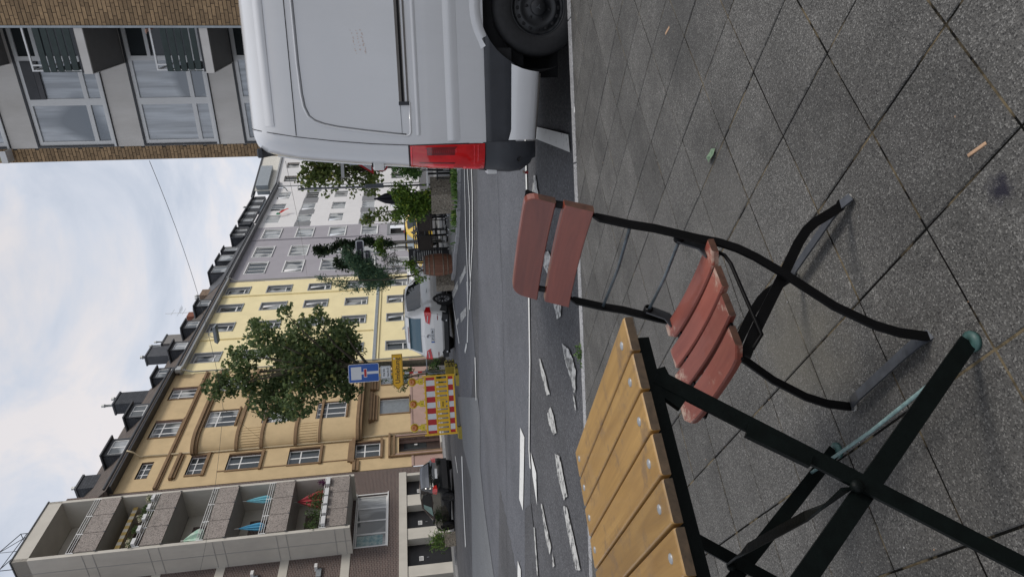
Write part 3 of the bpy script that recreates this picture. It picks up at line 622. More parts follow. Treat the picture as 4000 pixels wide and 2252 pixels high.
# ================================================================== WHITE VAN (local x forward, y away from the viewer, z up; z=0 on the road)
VG = -.20; va = R(-14)
van = thing('parked_van', 'tall white panel van with black bumper and red tail light parked at the near kerb', 'van', (2.169, 5.02, VG), va)
M_van = mat('white_van_paint', (.67, .675, .685), .18, .03, .8, coat=.6, dirt=.22, dscale=1.1, dcol=(.46, .46, .45), bump=.06, bscale=2.2)
M_clad = mat('black_bumper_plastic', (.030, .033, .040), .45, .15, 8, .12, 300)
M_lamp = mat('red_tail_lens', (.58, .006, .010), .08, .3, 4, coat=1)
M_lamph = mat('red_tail_bright', (.98, .03, .05), .15, .1, 30, coat=1)
M_lampd = mat('red_tail_dark', (.16, .004, .008), .2, .2, 4, coat=1)
ip = lambda z, tab: float(np.interp(z, [a for a, _ in tab], [b for _, b in tab]))
zs = lambda z: z-VG
ks_t = [(.55, -1.02), (1.22, -1.027), (1.65, -1.0), (2.07, -.945), (2.30, -.905), (2.44, -.878), (2.50, -.87)]
kr_t = [(.30, -1.24), (.60, -1.235), (1.2, -1.203), (1.65, -1.166), (2.08, -1.122), (2.32, -1.078), (2.40, -1.05), (2.45, -.99), (2.50, -.90)]
inset = lambda z: ip(z, [(.55, .02), (.62, .0), (1.2, -.005), (1.3, .0), (2.0, .045), (2.1, .055), (2.25, .085), (2.34, .13), (2.42, .22), (2.47, .38), (2.50, .62)])
VW = 1.99
def van_ring(z):
    y0 = inset(z); ks = ip(z, ks_t); kr = ip(z, kr_t); P = []
    fx = 4.3 if z < 1.25 else 4.3-(z-1.25)*1.1
    if z < 1.25: fx = 4.75-(max(0, z-.8))*1.0
    xs = [fx, 3.2, 2.2, 1.2, .6, .2, -.2, -.5, -.8]
    for x in xs: P.append((x, y0))
    P.append((ks, y0))
    cx = ks-kr
    for a in (12, 25, 38, 52, 66, 80): P.append((ks-cx*math.sin(R(a)), y0+.19*(1-math.cos(R(a)))))
    P.append((kr, y0+.22)); P.append((kr-.02, VW/2))
    return P+[(x, VW-y) for x, y in reversed(P[:-1])]
Zl = [.6, .64, .9, 1.2, 1.26, 1.5, 1.8, 2.0, 2.06, 2.10, 2.2, 2.26, 2.30, 2.34, 2.38, 2.42, 2.45, 2.475, 2.50]
b = MB(); rings = [van_ring(z) for z in Zl]; n = len(rings[0]); vs = [(x, y, zs(z)) for z, rg in zip(Zl, rings) for x, y in rg]
b.add(vs, [(i*n+k, i*n+(k+1) % n, (i+1)*n+(k+1) % n, (i+1)*n+k) for i in range(len(Zl)-1) for k in range(n)], M_van, True)
b.add([vs[(len(Zl)-1)*n+k] for k in range(n)], [tuple(range(n))], M_van); b.build('body', van)
def onside(k, z, out=.0): return (k, inset(z)-out, zs(z))
def sidestrip(name, top, bot, m, out=.004, th=.0, kf=None):
    """strip following the side surface: top/bot lists of (k, z)"""
    b = MB(); n_ = len(top); vs = []
    for (p, q) in zip(top, bot):
        vs += [onside(*p, out), onside(*q, out)]
    vs2 = [(x, y+out+.012, z) for x, y, z in vs]; N_ = len(vs)
    b.add(vs+vs2, [(2*i, 2*i+1, 2*i+3, 2*i+2) for i in range(n_-1)]+[(2*i, 2*i+2, N_+2*i+2, N_+2*i) for i in range(n_-1)]+[(2*i+1, 2*i+3, N_+2*i+3, N_+2*i+1) for i in range(n_-1)]+[(0, 1, N_+1, N_)]+[(N_-2, N_-1, 2*N_-1, 2*N_-2)], m, True); return b.build(name, van)
# arch flare in body colour and black liner
b = MB(); vs = []; NA = 30
for i in range(NA+1):
    a = R(-12+(204)*i/NA); ca, sa = math.cos(a), math.sin(a)
    for (r_, o_) in ((.466, .006), (.470, -.007), (.515, -.009), (.56, .003)): vs.append((-r_*ca*1.0, o_+.0, zs(.157)+r_*sa))
ok = [i for i in range(NA) if vs[i*4][2] > zs(.585) and vs[i*4+4][2] > zs(.585)]
b.add(vs, [(i*4+k, i*4+k+1, i*4+5+k, i*4+4+k) for i in range(NA) for k in range(3) if min(vs[i*4+k][2], vs[i*4+4+k][2]) > zs(.56)], M_van, True); b.build('arch_lip', van)
b = MB(); vs = []
for i in range(NA+1):
    a = R(-20+220*i/NA)
    for yy in (.012, .42): vs.append((-.462*math.cos(a), yy, zs(.157)+.462*math.sin(a)))
b.add(vs, [(2*i, 2*i+1, 2*i+3, 2*i+2) for i in range(NA)], M_dark, True)
b.add([(-.5, .42, 0.12), (.5, .42, .12), (.5, .42, .9), (-.5, .42, .9)], [(0, 1, 2, 3)], M_dark); b.build('wheel_housing', van)
# black cladding behind the wheel, following the arch
def arc_k(z, r_=.466):
    d = abs(z-.157); return -math.sqrt(max(0, r_*r_-d*d))
T = [.60, .58, .55, .50, .45, .40, .36]
b = MB(); vs = []
for z in T:
    kk = [arc_k(z)+(-1.02-arc_k(z))*q/6 for q in range(7)]
    for q, k in enumerate(kk): vs.append((k, .004+(-.012 if .38 < z < .59 else 0)+(.008 if q == 6 else 0), zs(z)))
b.add(vs, [(i*7+k, i*7+k+1, i*7+8+k, i*7+7+k) for i in range(len(T)-1) for k in range(6)], M_clad, True)
b.box(-1.02, -.3, .03, .3, zs(.38), zs(.6), M_dark); b.build('side_cladding', van)
# white lower skirt below it
T = [(.395, 0), (.37, -.008), (.30, -.012), (.24, -.008), (.19, .01), (.165, .03), (.155, .05)]
b = MB(); vs = []
for z, yy in T:
    a0 = arc_k(max(z, .157), .468)-.012
    for q in range(7):
        k = a0+(-1.005-a0)*q/6; vs.append((k, yy, zs(z+.028*q/6*(1 if z > .3 else 1.4))))
b.add(vs, [(i*7+k, i*7+k+1, i*7+8+k, i*7+7+k) for i in range(len(T)-1) for k in range(6)], M_van, True)
b.box(-1.0, -.5, .06, .2, zs(.20), zs(.36), M_dark); b.build('side_skirt', van)
b = MB(); b.tube([(-.49, .055, zs(.150)), (-.75, .055, zs(.172)), (-1.0, .06, zs(.195))], .011, mat('dull_plastic_edge', (.12, .11, .10), .7), 6); b.build('skirt_edge', van)
# rear bumper corner
b = MB(); vs = []; T = [(.605, 0, 0), (.50, .01, .01), (.49, .014, .012), (.40, .014, .02), (.30, .008, .01), (.22, -.03, -.04), (.18, -.10, -.1)]
PK = [(-1.015, 0), (-1.08, .004), (-1.15, .02), (-1.20, .055), (-1.235, .11), (-1.25, .2), (-1.27, .6), (-1.28, 1.0)]
for z, o1, o2 in T:
    for (k, y) in PK: vs.append((k-o2 if y > .03 else k, y-o1*.8+(.02 if z < .2 else 0), zs(z)))
n = len(PK); b.add(vs, [(i*n+k, i*n+k+1, i*n+n+1+k, i*n+n+k) for i in range(len(T)-1) for k in range(n-1)], M_clad, True)
vs = [(x, VW-y, z) for x, y, z in vs]; b.add(vs, [(i*n+k, i*n+k+1, i*n+n+1+k, i*n+n+k) for i in range(len(T)-1) for k in range(n-1)], M_clad, True); b.build('rear_bumper', van)
b = MB(); b.lathe([(0, -.004), (.016, -.003), (.018, .002)], M_dark, 12, Matrix.Translation((-1.16, .004, zs(.335)))@Matrix.Rotation(R(75), 4, 'X')); b.build('parking_sensor', van)
b = MB(); b.box(-1.285, -1.262, .09, .20, zs(.245), zs(.275), M_lampd); b.build('reflector', van)
# tail light: wraps round the rear corner
def corner(z, a, out=0):
    ks = ip(z, ks_t); kr = ip(z, kr_t); y0 = inset(z)
    return Vector((ks-(ks-kr)*math.sin(R(a))-out*math.sin(R(a)), y0+.19*(1-math.cos(R(a)))-out*math.cos(R(a)), zs(z)))
def lens(name, z0, z1, a0, a1, m, out, parent, nz_=8, na=8, frame=True):
    b = MB(); vs = []
    for i in range(nz_+1):
        z = z0+(z1-z0)*i/nz_
        for k in range(na+1):
            a = a0+(a1-a0)*k/na; ee = min(i, nz_-i, na-k+1, k+1)
            vs.append(corner(z, a, out if 0 < i < nz_ and 0 < k < na else out*.55))
    N_ = na+1
    b.add(vs, [(i*N_+k, i*N_+k+1, i*N_+N_+1+k, i*N_+N_+k) for i in range(nz_) for k in range(na)], m, True)
    rim = [i*N_ for i in range(nz_+1)]+[nz_*N_+k for k in range(1, N_)]+[i*N_+na for i in range(nz_-1, -1, -1)]+[k for k in range(na-1, 0, -1)]
    inner = [vs[i]*1 for i in rim]; back = [Vector((p.x+.02, p.y+.02, p.z)) for p in inner]; q = len(rim)
    b.add(inner+back, [(i, (i+1) % q, q+(i+1) % q, q+i) for i in range(q)], m); return b.build(name, parent)
lb = lens('tail_light', .600, 1.222, 1, 80, mat('lamp_gasket', (.02, .006, .008), .4), .006, van)
l1 = lens('lens', .612, 1.208, 3, 77, M_lamp, .014, lb)
lens('light_band', .84, 1.10, 52, 74, M_lamph, .0155, lb); lens('light_band', .64, .80, 60, 74, M_lamph, .0155, lb)
lens('light_band', .694, .703, 5, 55, M_lamph, .0165, lb, 2); lens('light_band', .664, .671, 5, 45, M_lamph, .0165, lb, 2); lens('light_band', 1.192, 1.20, 5, 60, M_lamph, .0155, lb, 2)
lens('reflector', .83, 1.10, 6, 27, M_lampd, .0158, lb)
for q in range(16): lens('rib', .842+q*.0158, .850+q*.0158, 7.5, 24, M_lamph, .0172, lb, 2, 3)
lens('light_band', .82, 1.17, 44, 50, M_lampd, .0152, lb)
# panel lines: dark shut lines are thin recessed-looking strips
M_gap = mat('shut_line', (.035, .037, .04), .6)
def sline(pts, wd, m, name='shut_line', out=.002, a=None):
    b = MB(); P = []
    for i, p in enumerate(pts):
        P.append(Vector(p))
    b.bar(P, (1, 0, 0) if a is None else a, wd, .003, m); return b.build(name, van)
sline([corner(z, 0, .0015) for z in (.6, .9, 1.2, 1.5, 1.8, 2.07, 2.25, 2.35, 2.42, 2.46, 2.485)], .006, M_gap)
# horizontal swage lines, pressed panel and rail
def hline(k0, k1, z, wd, m, name, out=.001, z1=None):
    b = MB(); N_ = 12; b.bar([(k0+(k1-k0)*i/N_, inset(z)-out, zs(z+((z1 or z)-z)*i/N_)) for i in range(N_+1)], (0, 0, 1), wd, .004, m); return b.build(name, van)
M_vgr = mat('van_groove_shade', (.20, .205, .215), .4)  # grey line colour: paints the shade of a groove in the white body
hline(-.935, 4.0, 2.075, .006, M_gap, 'roof_joint'); 
def relief(name, k0, k1, zc, h, depth, ends=.06):
    """soft raised or sunken swage pressed into the side"""
    b = MB(); vs = []; NX = 16; prof = [(-1, 0), (-.5, .5), (0, 1), (.5, .5), (1, 0)]
    for i in range(NX+1):
        k = k0+(k1-k0)*i/NX; e = min(1, (k-k0)/ends, (k1-k)/ends) if ends else 1
        for (q, d) in prof: z = zc+q*h/2; vs.append((k, inset(z)-.0015-depth*d*e, zs(z)))
    b.add(vs, [(i*5+q, i*5+q+1, i*5+6+q, i*5+5+q) for i in range(NX) for q in range(4)], M_van, True); return b.build(name, van)
relief('swage', -.86, 4.0, 2.275, .075, .016); relief('swage', -1.0, 4.0, .86, .10, .010, 0)
relief('swage', -.95, 4.0, 1.135, .035, .006, 0)
# pressed window blank: raised edge following a rounded corner
pts = [(4.0, 2.025), (1.0, 2.027), (-.4, 2.02), (-.62, 2.012), (-.72, 2.0), (-.79, 1.972), (-.835, 1.92), (-.862, 1.85), (-.885, 1.75), (-.915, 1.55), (-.945, 1.32), (-.956, 1.23), (-.95, 1.205), (-.93, 1.195), (-.70, 1.192)]
b = MB(); b.tube([onside(k, z, -.002) for k, z in pts], .0085, M_van, 8); b.build('panel_edge', van)
b = MB(); b.tube([onside(k+(.014 if z < 1.97 else .0), z-(.013 if z > 1.95 else .0), -.0005) for k, z in pts[:-3]], .0052, M_vgr, 6); b.build('panel_groove', van)
b = MB(); b.bar([onside(-.94, 1.262, .0005), onside(-.72, 1.266, .0005)], (0, 0, 1), .004, .003, M_vgr); b.build('panel_groove', van)
# sliding door rail
b = MB(); b.box(-.705, 4.0, -.010, .002, zs(1.198), zs(1.212), mat('rail_metal', (.16, .15, .14), .35, metal=.6)); b.box(-.705, 4.0, -.010, .002, zs(1.252), zs(1.272), mat('rail_metal', (0, 0, 0)))
b.box(-.705, 4.0, -.0035, .004, zs(1.212), zs(1.252), M_dark); b.box(-.70, 4.0, -.007, .0, zs(1.228), zs(1.234), mat('rail_metal', (0, 0, 0))); b.build('door_rail', van)
b = MB(); b.bev(-.722, -.695, -.013, .003, zs(1.196), zs(1.276), .003, M_clad); b.build('rail_cap', van)
M_resid = mat('sticker_residue', (.62, .50, .44), .7, .1, 30); b = MB(); rz_ = random.Random(8)
for row in range(3):
    for q in range(16):
        k = -.17-.012*q+rz_.uniform(-.004, .004); z = 1.60-.035*row-.0022*q+rz_.uniform(-.006, .006); a = rz_.uniform(.003, .007)
        if rz_.random() < .3: continue
        y = inset(z)-.0012; b.add([(k-a, y, zs(z)-a*.6), (k+a*.4, y, zs(z)-a), (k+a, y, zs(z)+a*.5), (k-a*.3, y, zs(z)+a)], [(0, 1, 2, 3)], M_resid)
b.build('sticker_residue', van, kind='stuff')
# hinges on the rear corner
for z in (1.47, .55):
    c_ = corner(z, 80, .0); b = MB()
    b.bev(c_.x-.045, c_.x+.02, c_.y-.045, c_.y+.04, zs(z)-.045, zs(z)+.04, .01, M_white); b.box(c_.x-.018, c_.x+.012, c_.y-.040, c_.y+.03, zs(z)+.04, zs(z)+.05, M_dark)
    b.tube([(c_.x-.022, c_.y+.0, zs(z)-.05), (c_.x-.022, c_.y+.0, zs(z)+.045)], .011, M_white, 8); b.build('hinge', van)
b = MB(); b.bev(-1.105, -1.03, .25, 1.7, zs(2.385), zs(2.425), .012, M_clad); b.build('brake_lamp', van)
# rear doors, windscreen, front: plain
b = MB()
for y0_, y1_ in ((.33, .985), (1.0, 1.65)):
    vs = [(ip(z, kr_t)-.005+dx, y, zs(z)) for z in (.64, 1.2, 1.65, 2.08, 2.28) for dx, y in ((0, y0_), (-.012, y0_+.02), (-.012, y1_-.02), (0, y1_))]
    b.add(vs, [(i*4+k, i*4+k+1, i*4+5+k, i*4+4+k) for i in range(4) for k in range(3)], M_van)
b.build('rear_door', van)
b = MB(); b.box(-1.0, 4.5, .16, VW-.12, zs(.26), zs(.62), M_dark); b.box(.5, 2.9, .02, VW-.02, zs(.2), zs(.61), M_clad); b.box(3.85, 4.8, .02, VW-.02, zs(.15), zs(.62), M_clad); b.build('underbody', van)
M_glass = glassmat('dark_glass', (.02, .024, .026)); _b = M_glass.node_tree.nodes['Principled BSDF']; _b.inputs['IOR'].default_value = 1.4; _b.inputs['Specular IOR Level'].default_value = .45
b = MB(); b.add([(4.28, .15, zs(1.28)), (4.28, VW-.15, zs(1.28)), (3.45, VW-.25, zs(2.05)), (3.45, .25, zs(2.05))], [(0, 1, 2, 3)], M_glass); b.add([(2.6, -.012, zs(1.3)), (3.7, -.008, zs(1.3)), (3.2, .03, zs(1.9)), (2.6, .03, zs(1.9))], [(0, 1, 2, 3)], M_glass); b.build('window', van)
# wheels
def wheel(parent, x, y, zc, R_, rim, width, steel=True, face=-1, mrim=None, spokes=0, name='wheel'):
    T_ = Matrix.Translation((x, y, zc))@Matrix.Rotation(R(90)*(1 if face < 0 else -1), 4, 'X')   # local z -> -y (towards the viewer)
    wh = put(name, (lambda: (lambda b: (b.lathe([(rim*.98, -.0), (rim*1.02, .010), (rim*1.12, .018), ((rim+R_)/2, .022), (R_*.93, .012), (R_*.985, -.008), (R_, -.03), (R_, -width+.03), (R_*.96, -width), (rim, -width)], M_rubber, 40, T_), b.mesh('tyre'))[1])(MB()))(), parent)
    wh.name = 'tyre'
    mr_ = mrim or mat('black_steel_rim', (.009, .010, .012), .42, .2, 20)
    b = MB(); b.lathe([(rim, .006), (rim*.975, .009), (rim*.95, -.012), (rim*.90, -.030), (rim*.82, -.026), (rim*.74, -.012), (rim*.66, -.004), (rim*.60, -.012), (rim*.52, -.016), (rim*.30, -.013), (rim*.28, .006), (rim*.25, .012), (0, .014)] if steel else [(rim, .004), (rim*.95, .006), (rim*.92, -.03), (rim*.2, -.05), (rim*.18, -.008), (0, -.004)], mr_, 36, T_); rm = b.build('rim', parent)
    if steel:
        for k in range(16):
            a = 2*math.pi*k/16; c_ = T_@Vector((rim*.76*math.cos(a), rim*.76*math.sin(a), -.0135)); b = MB()
            b.lathe([(0, .004), (.0155, .004), (.0158, -.004)], M_dark, 12, Matrix.Translation(c_)@Matrix.Rotation(R(90), 4, 'X')); b.build('rim_hole', rm)
        for k in range(6):
            a = 2*math.pi*(k+.35)/6; c_ = T_@Vector((rim*.43*math.cos(a), rim*.43*math.sin(a), -.014)); b = MB()
            b.lathe([(0, .006), (.012, .005), (.013, -.003)], M_dark, 6, Matrix.Translation(c_)@Matrix.Rotation(R(90), 4, 'X')); b.build('wheel_nut', rm)
    for k in range(spokes):
        a = 2*math.pi*k/spokes; d = Vector((math.cos(a), math.sin(a), 0)); q = Vector((-d.y, d.x, 0)); b = MB()
        P_ = [T_@(d*rim*.15+q*rim*.05+Vector((0, 0, -.004))), T_@(d*rim*.93+q*rim*.09+Vector((0, 0, .002))), T_@(d*rim*.93-q*rim*.09+Vector((0, 0, .002))), T_@(d*rim*.15-q*rim*.05+Vector((0, 0, -.004)))]
        b.prism(P_, T_.to_3x3()@Vector((0, 0, -.02)), mr_); b.build('spoke', rm)
    return rm
rm = wheel(van, 0, .045, zs(.157), .357, .213, .23)
b = MB()
for k in range(3):      # three-pointed emblem on the hub
    a = R(100+120*k); T_ = Matrix.Translation((0, .045, zs(.157)))@Matrix.Rotation(R(90), 4, 'X')
    b.prism([T_@Vector((.024*math.cos(a), .024*math.sin(a), .0145)), T_@Vector((.005*math.cos(a+1), .005*math.sin(a+1), .0145)), T_@Vector((.005*math.cos(a-1), .005*math.sin(a-1), .0145))], T_.to_3x3()@Vector((0, 0, .002)), mat('emblem_grey', (.12, .13, .14), .4, metal=.5))
b.build('emblem', rm)
b = MB()
for a0 in (250, 258, 263, 268):
    a = R(a0); T_ = Matrix.Translation((0, .045, zs(.157)))@Matrix.Rotation(R(90), 4, 'X'); c_ = T_@Vector((.208*math.cos(a+.0), .208*math.sin(a), .011)); 
    b.box(c_.x-.010, c_.x+.010, c_.y-.003, c_.y+.003, c_.z-.006, c_.z+.006, M_alu)
wheel(van, 0, VW-.05, zs(.157), .357, .213, .23, face=1); wheel(van, 3.37, .045, zs(.157), .357, .213, .23); wheel(van, 3.37, VW-.05, zs(.157), .357, .213, .23, face=1)

# ================================================================== BUILDINGS ACROSS THE STREET (local x along the street, y into the building, z up)
GZ = .15
def bmb(): return MB()
def wallgrid(b, x0, x1, z0, z1, holes, m, y=0, rev=.2, mrev=None, th=.0):
    """wall sheet at depth y with rectangular openings (x0,x1,z0,z1) and their reveals"""
    mrev = mrev or m
    xs = sorted({x0, x1, *[v for h in holes for v in h[:2] if x0 < v < x1]}); zs_ = sorted({z0, z1, *[v for h in holes for v in h[2:4] if z0 < v < z1]})
    idx = {}
    vs = []
    for j, z in enumerate(zs_):
        for i, x in enumerate(xs): idx[i, j] = len(vs); vs.append((x, y, z))
    fs = []
    for j in range(len(zs_)-1):
        for i in range(len(xs)-1):
            cx, cz = (xs[i]+xs[i+1])/2, (zs_[j]+zs_[j+1])/2
            if any(h[0] < cx < h[1] and h[2] < cz < h[3] for h in holes): continue
            fs.append((idx[i, j], idx[i+1, j], idx[i+1, j+1], idx[i, j+1]))
    b.add(vs, fs, m)
    for h in holes:
        a0, a1, c0, c1 = h[:4]; q = rev
        b.add([(a0, y, c0), (a1, y, c0), (a1, y, c1), (a0, y, c1), (a0, y+q, c0), (a1, y+q, c0), (a1, y+q, c1), (a0, y+q, c1)], [(0, 1, 5, 4), (1, 2, 6, 5), (2, 3, 7, 6), (3, 0, 4, 7)], mrev)
M_gl1 = glassmat('window_glass', (.035, .042, .045), .05)
M_gl2 = glassmat('window_glass_curtain', (.035, .04, .043), .06, (.40, .41, .40), 26, .5)
M_gl3 = glassmat('window_glass_net', (.10, .11, .115), .06, (.42, .44, .45), 18, .5)
M_frame = mat('window_frame_white', (.72, .72, .71), .4, .03, 4)
_win = {}
def window(parent, x, z, w_, h_, y, cols=(1,), transom=None, fw=.07, glass=None, sill=None, seed=0, low=0, rows=None, tilt=-1, name='window'):
    """frame object with its panes as sub-parts; cols: relative widths; transom: height fraction of a dividing bar"""
    tot = sum(cols); key = (round(w_, 2), round(h_, 2), tuple(cols), transom, fw, low, rows, tilt)
    if key not in _win:
        b = MB(); b.box(0, fw, 0, .06, 0, h_, M_frame); b.box(w_-fw, w_, 0, .06, 0, h_, M_frame); b.box(fw, w_-fw, 0, .06, 0, fw, M_frame); b.box(fw, w_-fw, 0, .06, h_-fw, h_, M_frame)
        edges = [0]
        for c in cols: edges.append(edges[-1]+c/tot*w_)
        rws = [(0, h_)] if not transom else [(0, h_*transom), (h_*transom, h_)]
        if rows: rws = [(h_*i/rows, h_*(i+1)/rows) for i in range(rows)]
        for e_ in edges[1:-1]: b.box(e_-fw*.55, e_+fw*.55, .005, .055, fw, h_-fw, M_frame)
        for (r0_, r1_) in rws[1:]: b.box(fw, w_-fw, .003, .052, r0_-fw*.45, r0_+fw*.45, M_frame)
        panes = []; k = 0
        for i in range(len(cols)):
            for (r0_, r1_) in rws:
                p = MB(); a0, a1 = edges[i]+fw*.5, edges[i+1]-fw*.5
                if tilt == k:
                    p.box(a0, a1, 0, .014, 0, r1_-r0_-fw*.4, M_gl1); f_ = fw*.7
                    p.box(a0, a0+f_, -.012, .02, 0, r1_-r0_-fw*.4, M_frame); p.box(a1-f_, a1, -.012, .02, 0, r1_-r0_-fw*.4, M_frame); p.box(a0+f_, a1-f_, -.012, .02, 0, f_, M_frame); p.box(a0+f_, a1-f_, -.012, .02, r1_-r0_-fw*.4-f_, r1_-r0_-fw*.4, M_frame)
                    me = p.mesh('pane'); panes.append((me, (0, .05, r0_+fw*.3), (R(-7), 0, 0)))
                else:
                    p.box(a0, a1, .028, .036, r0_+fw*.3, r1_-fw*.3, M_gl1); panes.append((p.mesh('pane'), (0, 0, 0), (0, 0, 0)))
                k += 1
        _win[key] = (b.mesh(name), panes)
    fme, panes = _win[key]
    o = put(name, fme, parent, (x, y, z)); r = random.Random(seed*7.3+x*3.1+z)
    g = glass or r.choice([M_gl1, M_gl2, M_gl2, M_gl3])
    for me, lc, rt in panes:
        if g is not M_gl1:
            kk = (me.name, g.name)
            if kk not in _win:
                m2 = me.copy(); m2.materials[0] = g; _win[kk] = m2
            me2 = _win[kk]
        else: me2 = me
        put('pane', me2, o, lc, rt)
    return o
def building(name, label, s0, group=None, rz=FA, base=None):
    p = base if base is not None else FW(s0, 0, GZ)
    return thing(name, label, 'building', p, rz, group)
M_ochre = mat('ochre_render', (.57, .43, .245), .9, .08, 1.2, .25, 60, dirt=.22, dscale=.5, dcol=(.44, .33, .20))
M_brown = mat('brown_moulding', (.22, .14, .075), .85, .15, 2, .1, 50)
M_pink = mat('pink_plinth', (.40, .275, .235), .9, .07, 1.5, .2, 60, dirt=.2, dscale=.6)
M_yellow = mat('yellow_render', (.85, .74, .44), .9, .05, .8, .15, 70, dirt=.10, dscale=.4, dcol=(.62, .54, .28))
M_greyr = mat('grey_render', (.36, .345, .375), .9, .05, .9, .15, 70, dirt=.2, dscale=.5, dcol=(.27, .25, .26))
M_greyf = mat('grey_reveal', (.34, .35, .36), .8, .05, 2)
M_greyd = mat('dark_grey_render', (.21, .215, .225), .9, .06, 2)
M_whiter = mat('white_render', (.72, .71, .71), .9, .03, .8, .1, 70, dirt=.08, dscale=.5)
M_conc = mat('cream_concrete', (.56, .53, .47), .85, .05, 1.2, .15, 60, dirt=.28, dscale=.7, dcol=(.30, .28, .25))
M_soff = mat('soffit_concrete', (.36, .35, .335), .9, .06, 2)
M_wash = speckle('washed_concrete', (.24, .21, .19), (.36, .33, .30), (.08, .07, .065), scale=30, obj_var=.06, big=1.5, bigvar=.1, bump=.2)
M_bbrick = brickmat('brown_brick', (.115, .075, .065), (.075, .050, .045), (.25, .22, .20))
M_slate = brickmat('slate_tiles', (.060, .065, .075), (.042, .046, .054), (.016, .017, .02), .22, .16)
M_slate2 = mat('slate_plain', (.055, .058, .066), .55, .2, 3, dirt=.3)
M_tile = brickmat('roof_tiles', (.12, .095, .08), (.08, .065, .058), (.03, .025, .02), .24, .2)
M_gut = mat('gutter_dark', (.045, .047, .052), .5, .2, 3)
M_cream_pipe = mat('cream_pipe', (.52, .43, .28), .5, .06, 3)
M_pipe = mat('pale_zinc_pipe', (.42, .43, .42), .4, .08, 6, metal=.3)

def gutter(parent, x0, x1, z, y0=-.62, m=None):
    b = MB(); m = m or M_gut; pr = [(y0-.09, z+.02), (y0-.10, z-.06), (y0-.06, z-.12), (y0, z-.13), (y0+.04, z-.08), (y0+.04, z+.0)]
    b.prism([(x0, y, zz) for y, zz in pr], (x1-x0, 0, 0), m)
    o = b.build('gutter', parent); return o
def eaves(parent, x0, x1, z, y0=-.58, m=None):
    b = MB(); b.box(x0, x1, y0, .0, z-.20, z-.06, m or M_gut); return b.build('eaves', parent)
def mansard(parent, x0, x1, z, m, y0=-.5, run=2.2, rise=2.6, ridge=8):
    b = MB(); b.add([(x0, y0, z), (x1, y0, z), (x1, y0+run, z+rise), (x0, y0+run, z+rise), (x1, y0+ridge, z+rise+.6), (x0, y0+ridge, z+rise+.6), (x0, y0+ridge, z), (x1, y0+ridge, z)], [(0, 1, 2, 3), (3, 2, 4, 5), (0, 3, 5, 6), (1, 7, 4, 2)], m); return b.build('roof', parent)
def dormer(parent, x0, x1, z0, z1, y=-.05, depth=2.2, hip=True, over=.16, cheek=None):
    """slate-clad dormer with a window, low hipped lid"""
    b = MB(); c = cheek or M_slate; fw = .16
    b.box(x0, x0+fw, y, y+.12, z0, z1, M_gut); b.box(x1-fw, x1, y, y+.12, z0, z1, M_gut); b.box(x0+fw, x1-fw, y, y+.12, z0, z0+.18, M_gut); b.box(x0+fw, x1-fw, y, y+.12, z1-.16, z1, M_gut)
    b.add([(x0, y, z0), (x0, y+depth, z0), (x0, y+depth, z1), (x0, y, z1)], [(0, 1, 2, 3)], c); b.add([(x1, y, z0), (x1, y+depth, z0), (x1, y+depth, z1), (x1, y, z1)], [(0, 1, 2, 3)], c)
    d = b.build('dormer', parent)
    b = MB(); o_ = over
    b.box(x0-o_, x1+o_, y-o_-.05, y+depth, z1, z1+.09, M_gut)
    if hip: b.add([(x0-o_+.02, y-o_, z1+.09), (x1+o_-.02, y-o_, z1+.09), (x1+o_-.02, y+depth, z1+.09), (x0-o_+.02, y+depth, z1+.09), (x0+.35, y+.5, z1+.34), (x1-.35, y+.5, z1+.34), (x1-.35, y+depth, z1+.34), (x0+.35, y+depth, z1+.34)], [(0, 1, 5, 4), (1, 2, 6, 5), (3, 0, 4, 7), (4, 5, 6, 7)], M_slate2)
    b.build('dormer_roof', d)
    window(d, x0+fw, z0+.18, x1-x0-2*fw, z1-z0-.34, y+.04, (1, 1), None, .07, M_gl3); return d
def chimney(parent, x0, x1, y0, y1, z0, z1, m, pots=(), cap=.12, top=True):
    b = MB(); b.box(x0, x1, y0, y1, z0, z1, m)
    if top: b.box(x0-.06, x1+.06, y0-.06, y1+.06, z1, z1+cap, M_slate2)
    c = b.build('chimney', parent)
    for (fx, h, r_) in pots:
        p = MB(); x = x0+(x1-x0)*fx; y = (y0+y1)/2
        p.lathe([(r_, 0), (r_, h), (r_*1.45, h+.02), (r_*1.45, h+.1), (r_*.9, h+.16), (r_*1.3, h+.24), (0, h+.27)], M_pipe, 12, Matrix.Translation((x, y, z1+cap))); p.build('flue', c)
    return c
g_ = lambda z: z-GZ
# ---------------------------------------------------------------- ochre building
OB = building('ochre_apartment_house', 'ochre rendered old apartment house with rounded bay and brown mouldings', .4)
W = 12.55
holes = []
def hole(x0, x1, z0, z1): holes.append((x0-.4, x1-.4, g_(z0), g_(z1))); return holes[-1]
small = hole(1.5, 3.0, 18.3, 19.0)
tops = [hole(5.42, 7.2, 17.66, 19.48), hole(9.72, 11.1, 17.66, 19.48)]
sm2 = hole(1.45, 3.2, 15.1, 16.1)
st = [hole(1.57, 3.0, 11.72, 13.76), hole(1.57, 3.0, 8.05, 10.02), hole(1.6, 3.1, 4.2, 5.82)]
door = hole(1.8, 3.2, .30, 3.0)
gf = [hole(6.0, 7.8, 2.27, 4.35), hole(9.6, 11.4, 2.27, 4.35)]
b = MB(); wallgrid(b, 0, W, g_(2.1), g_(19.9), holes, M_ochre, 0, .22, M_brown); b.add([(0, 0, g_(2.1)), (0, 9, g_(2.1)), (0, 9, g_(20)), (0, 0, g_(20))], [(0, 1, 2, 3)], M_ochre); b.build('wall', OB)
b = MB(); wallgrid(b, 0, W, -.3, g_(2.1), holes, M_pink, -.02, .5, M_pink); b.build('plinth', OB)
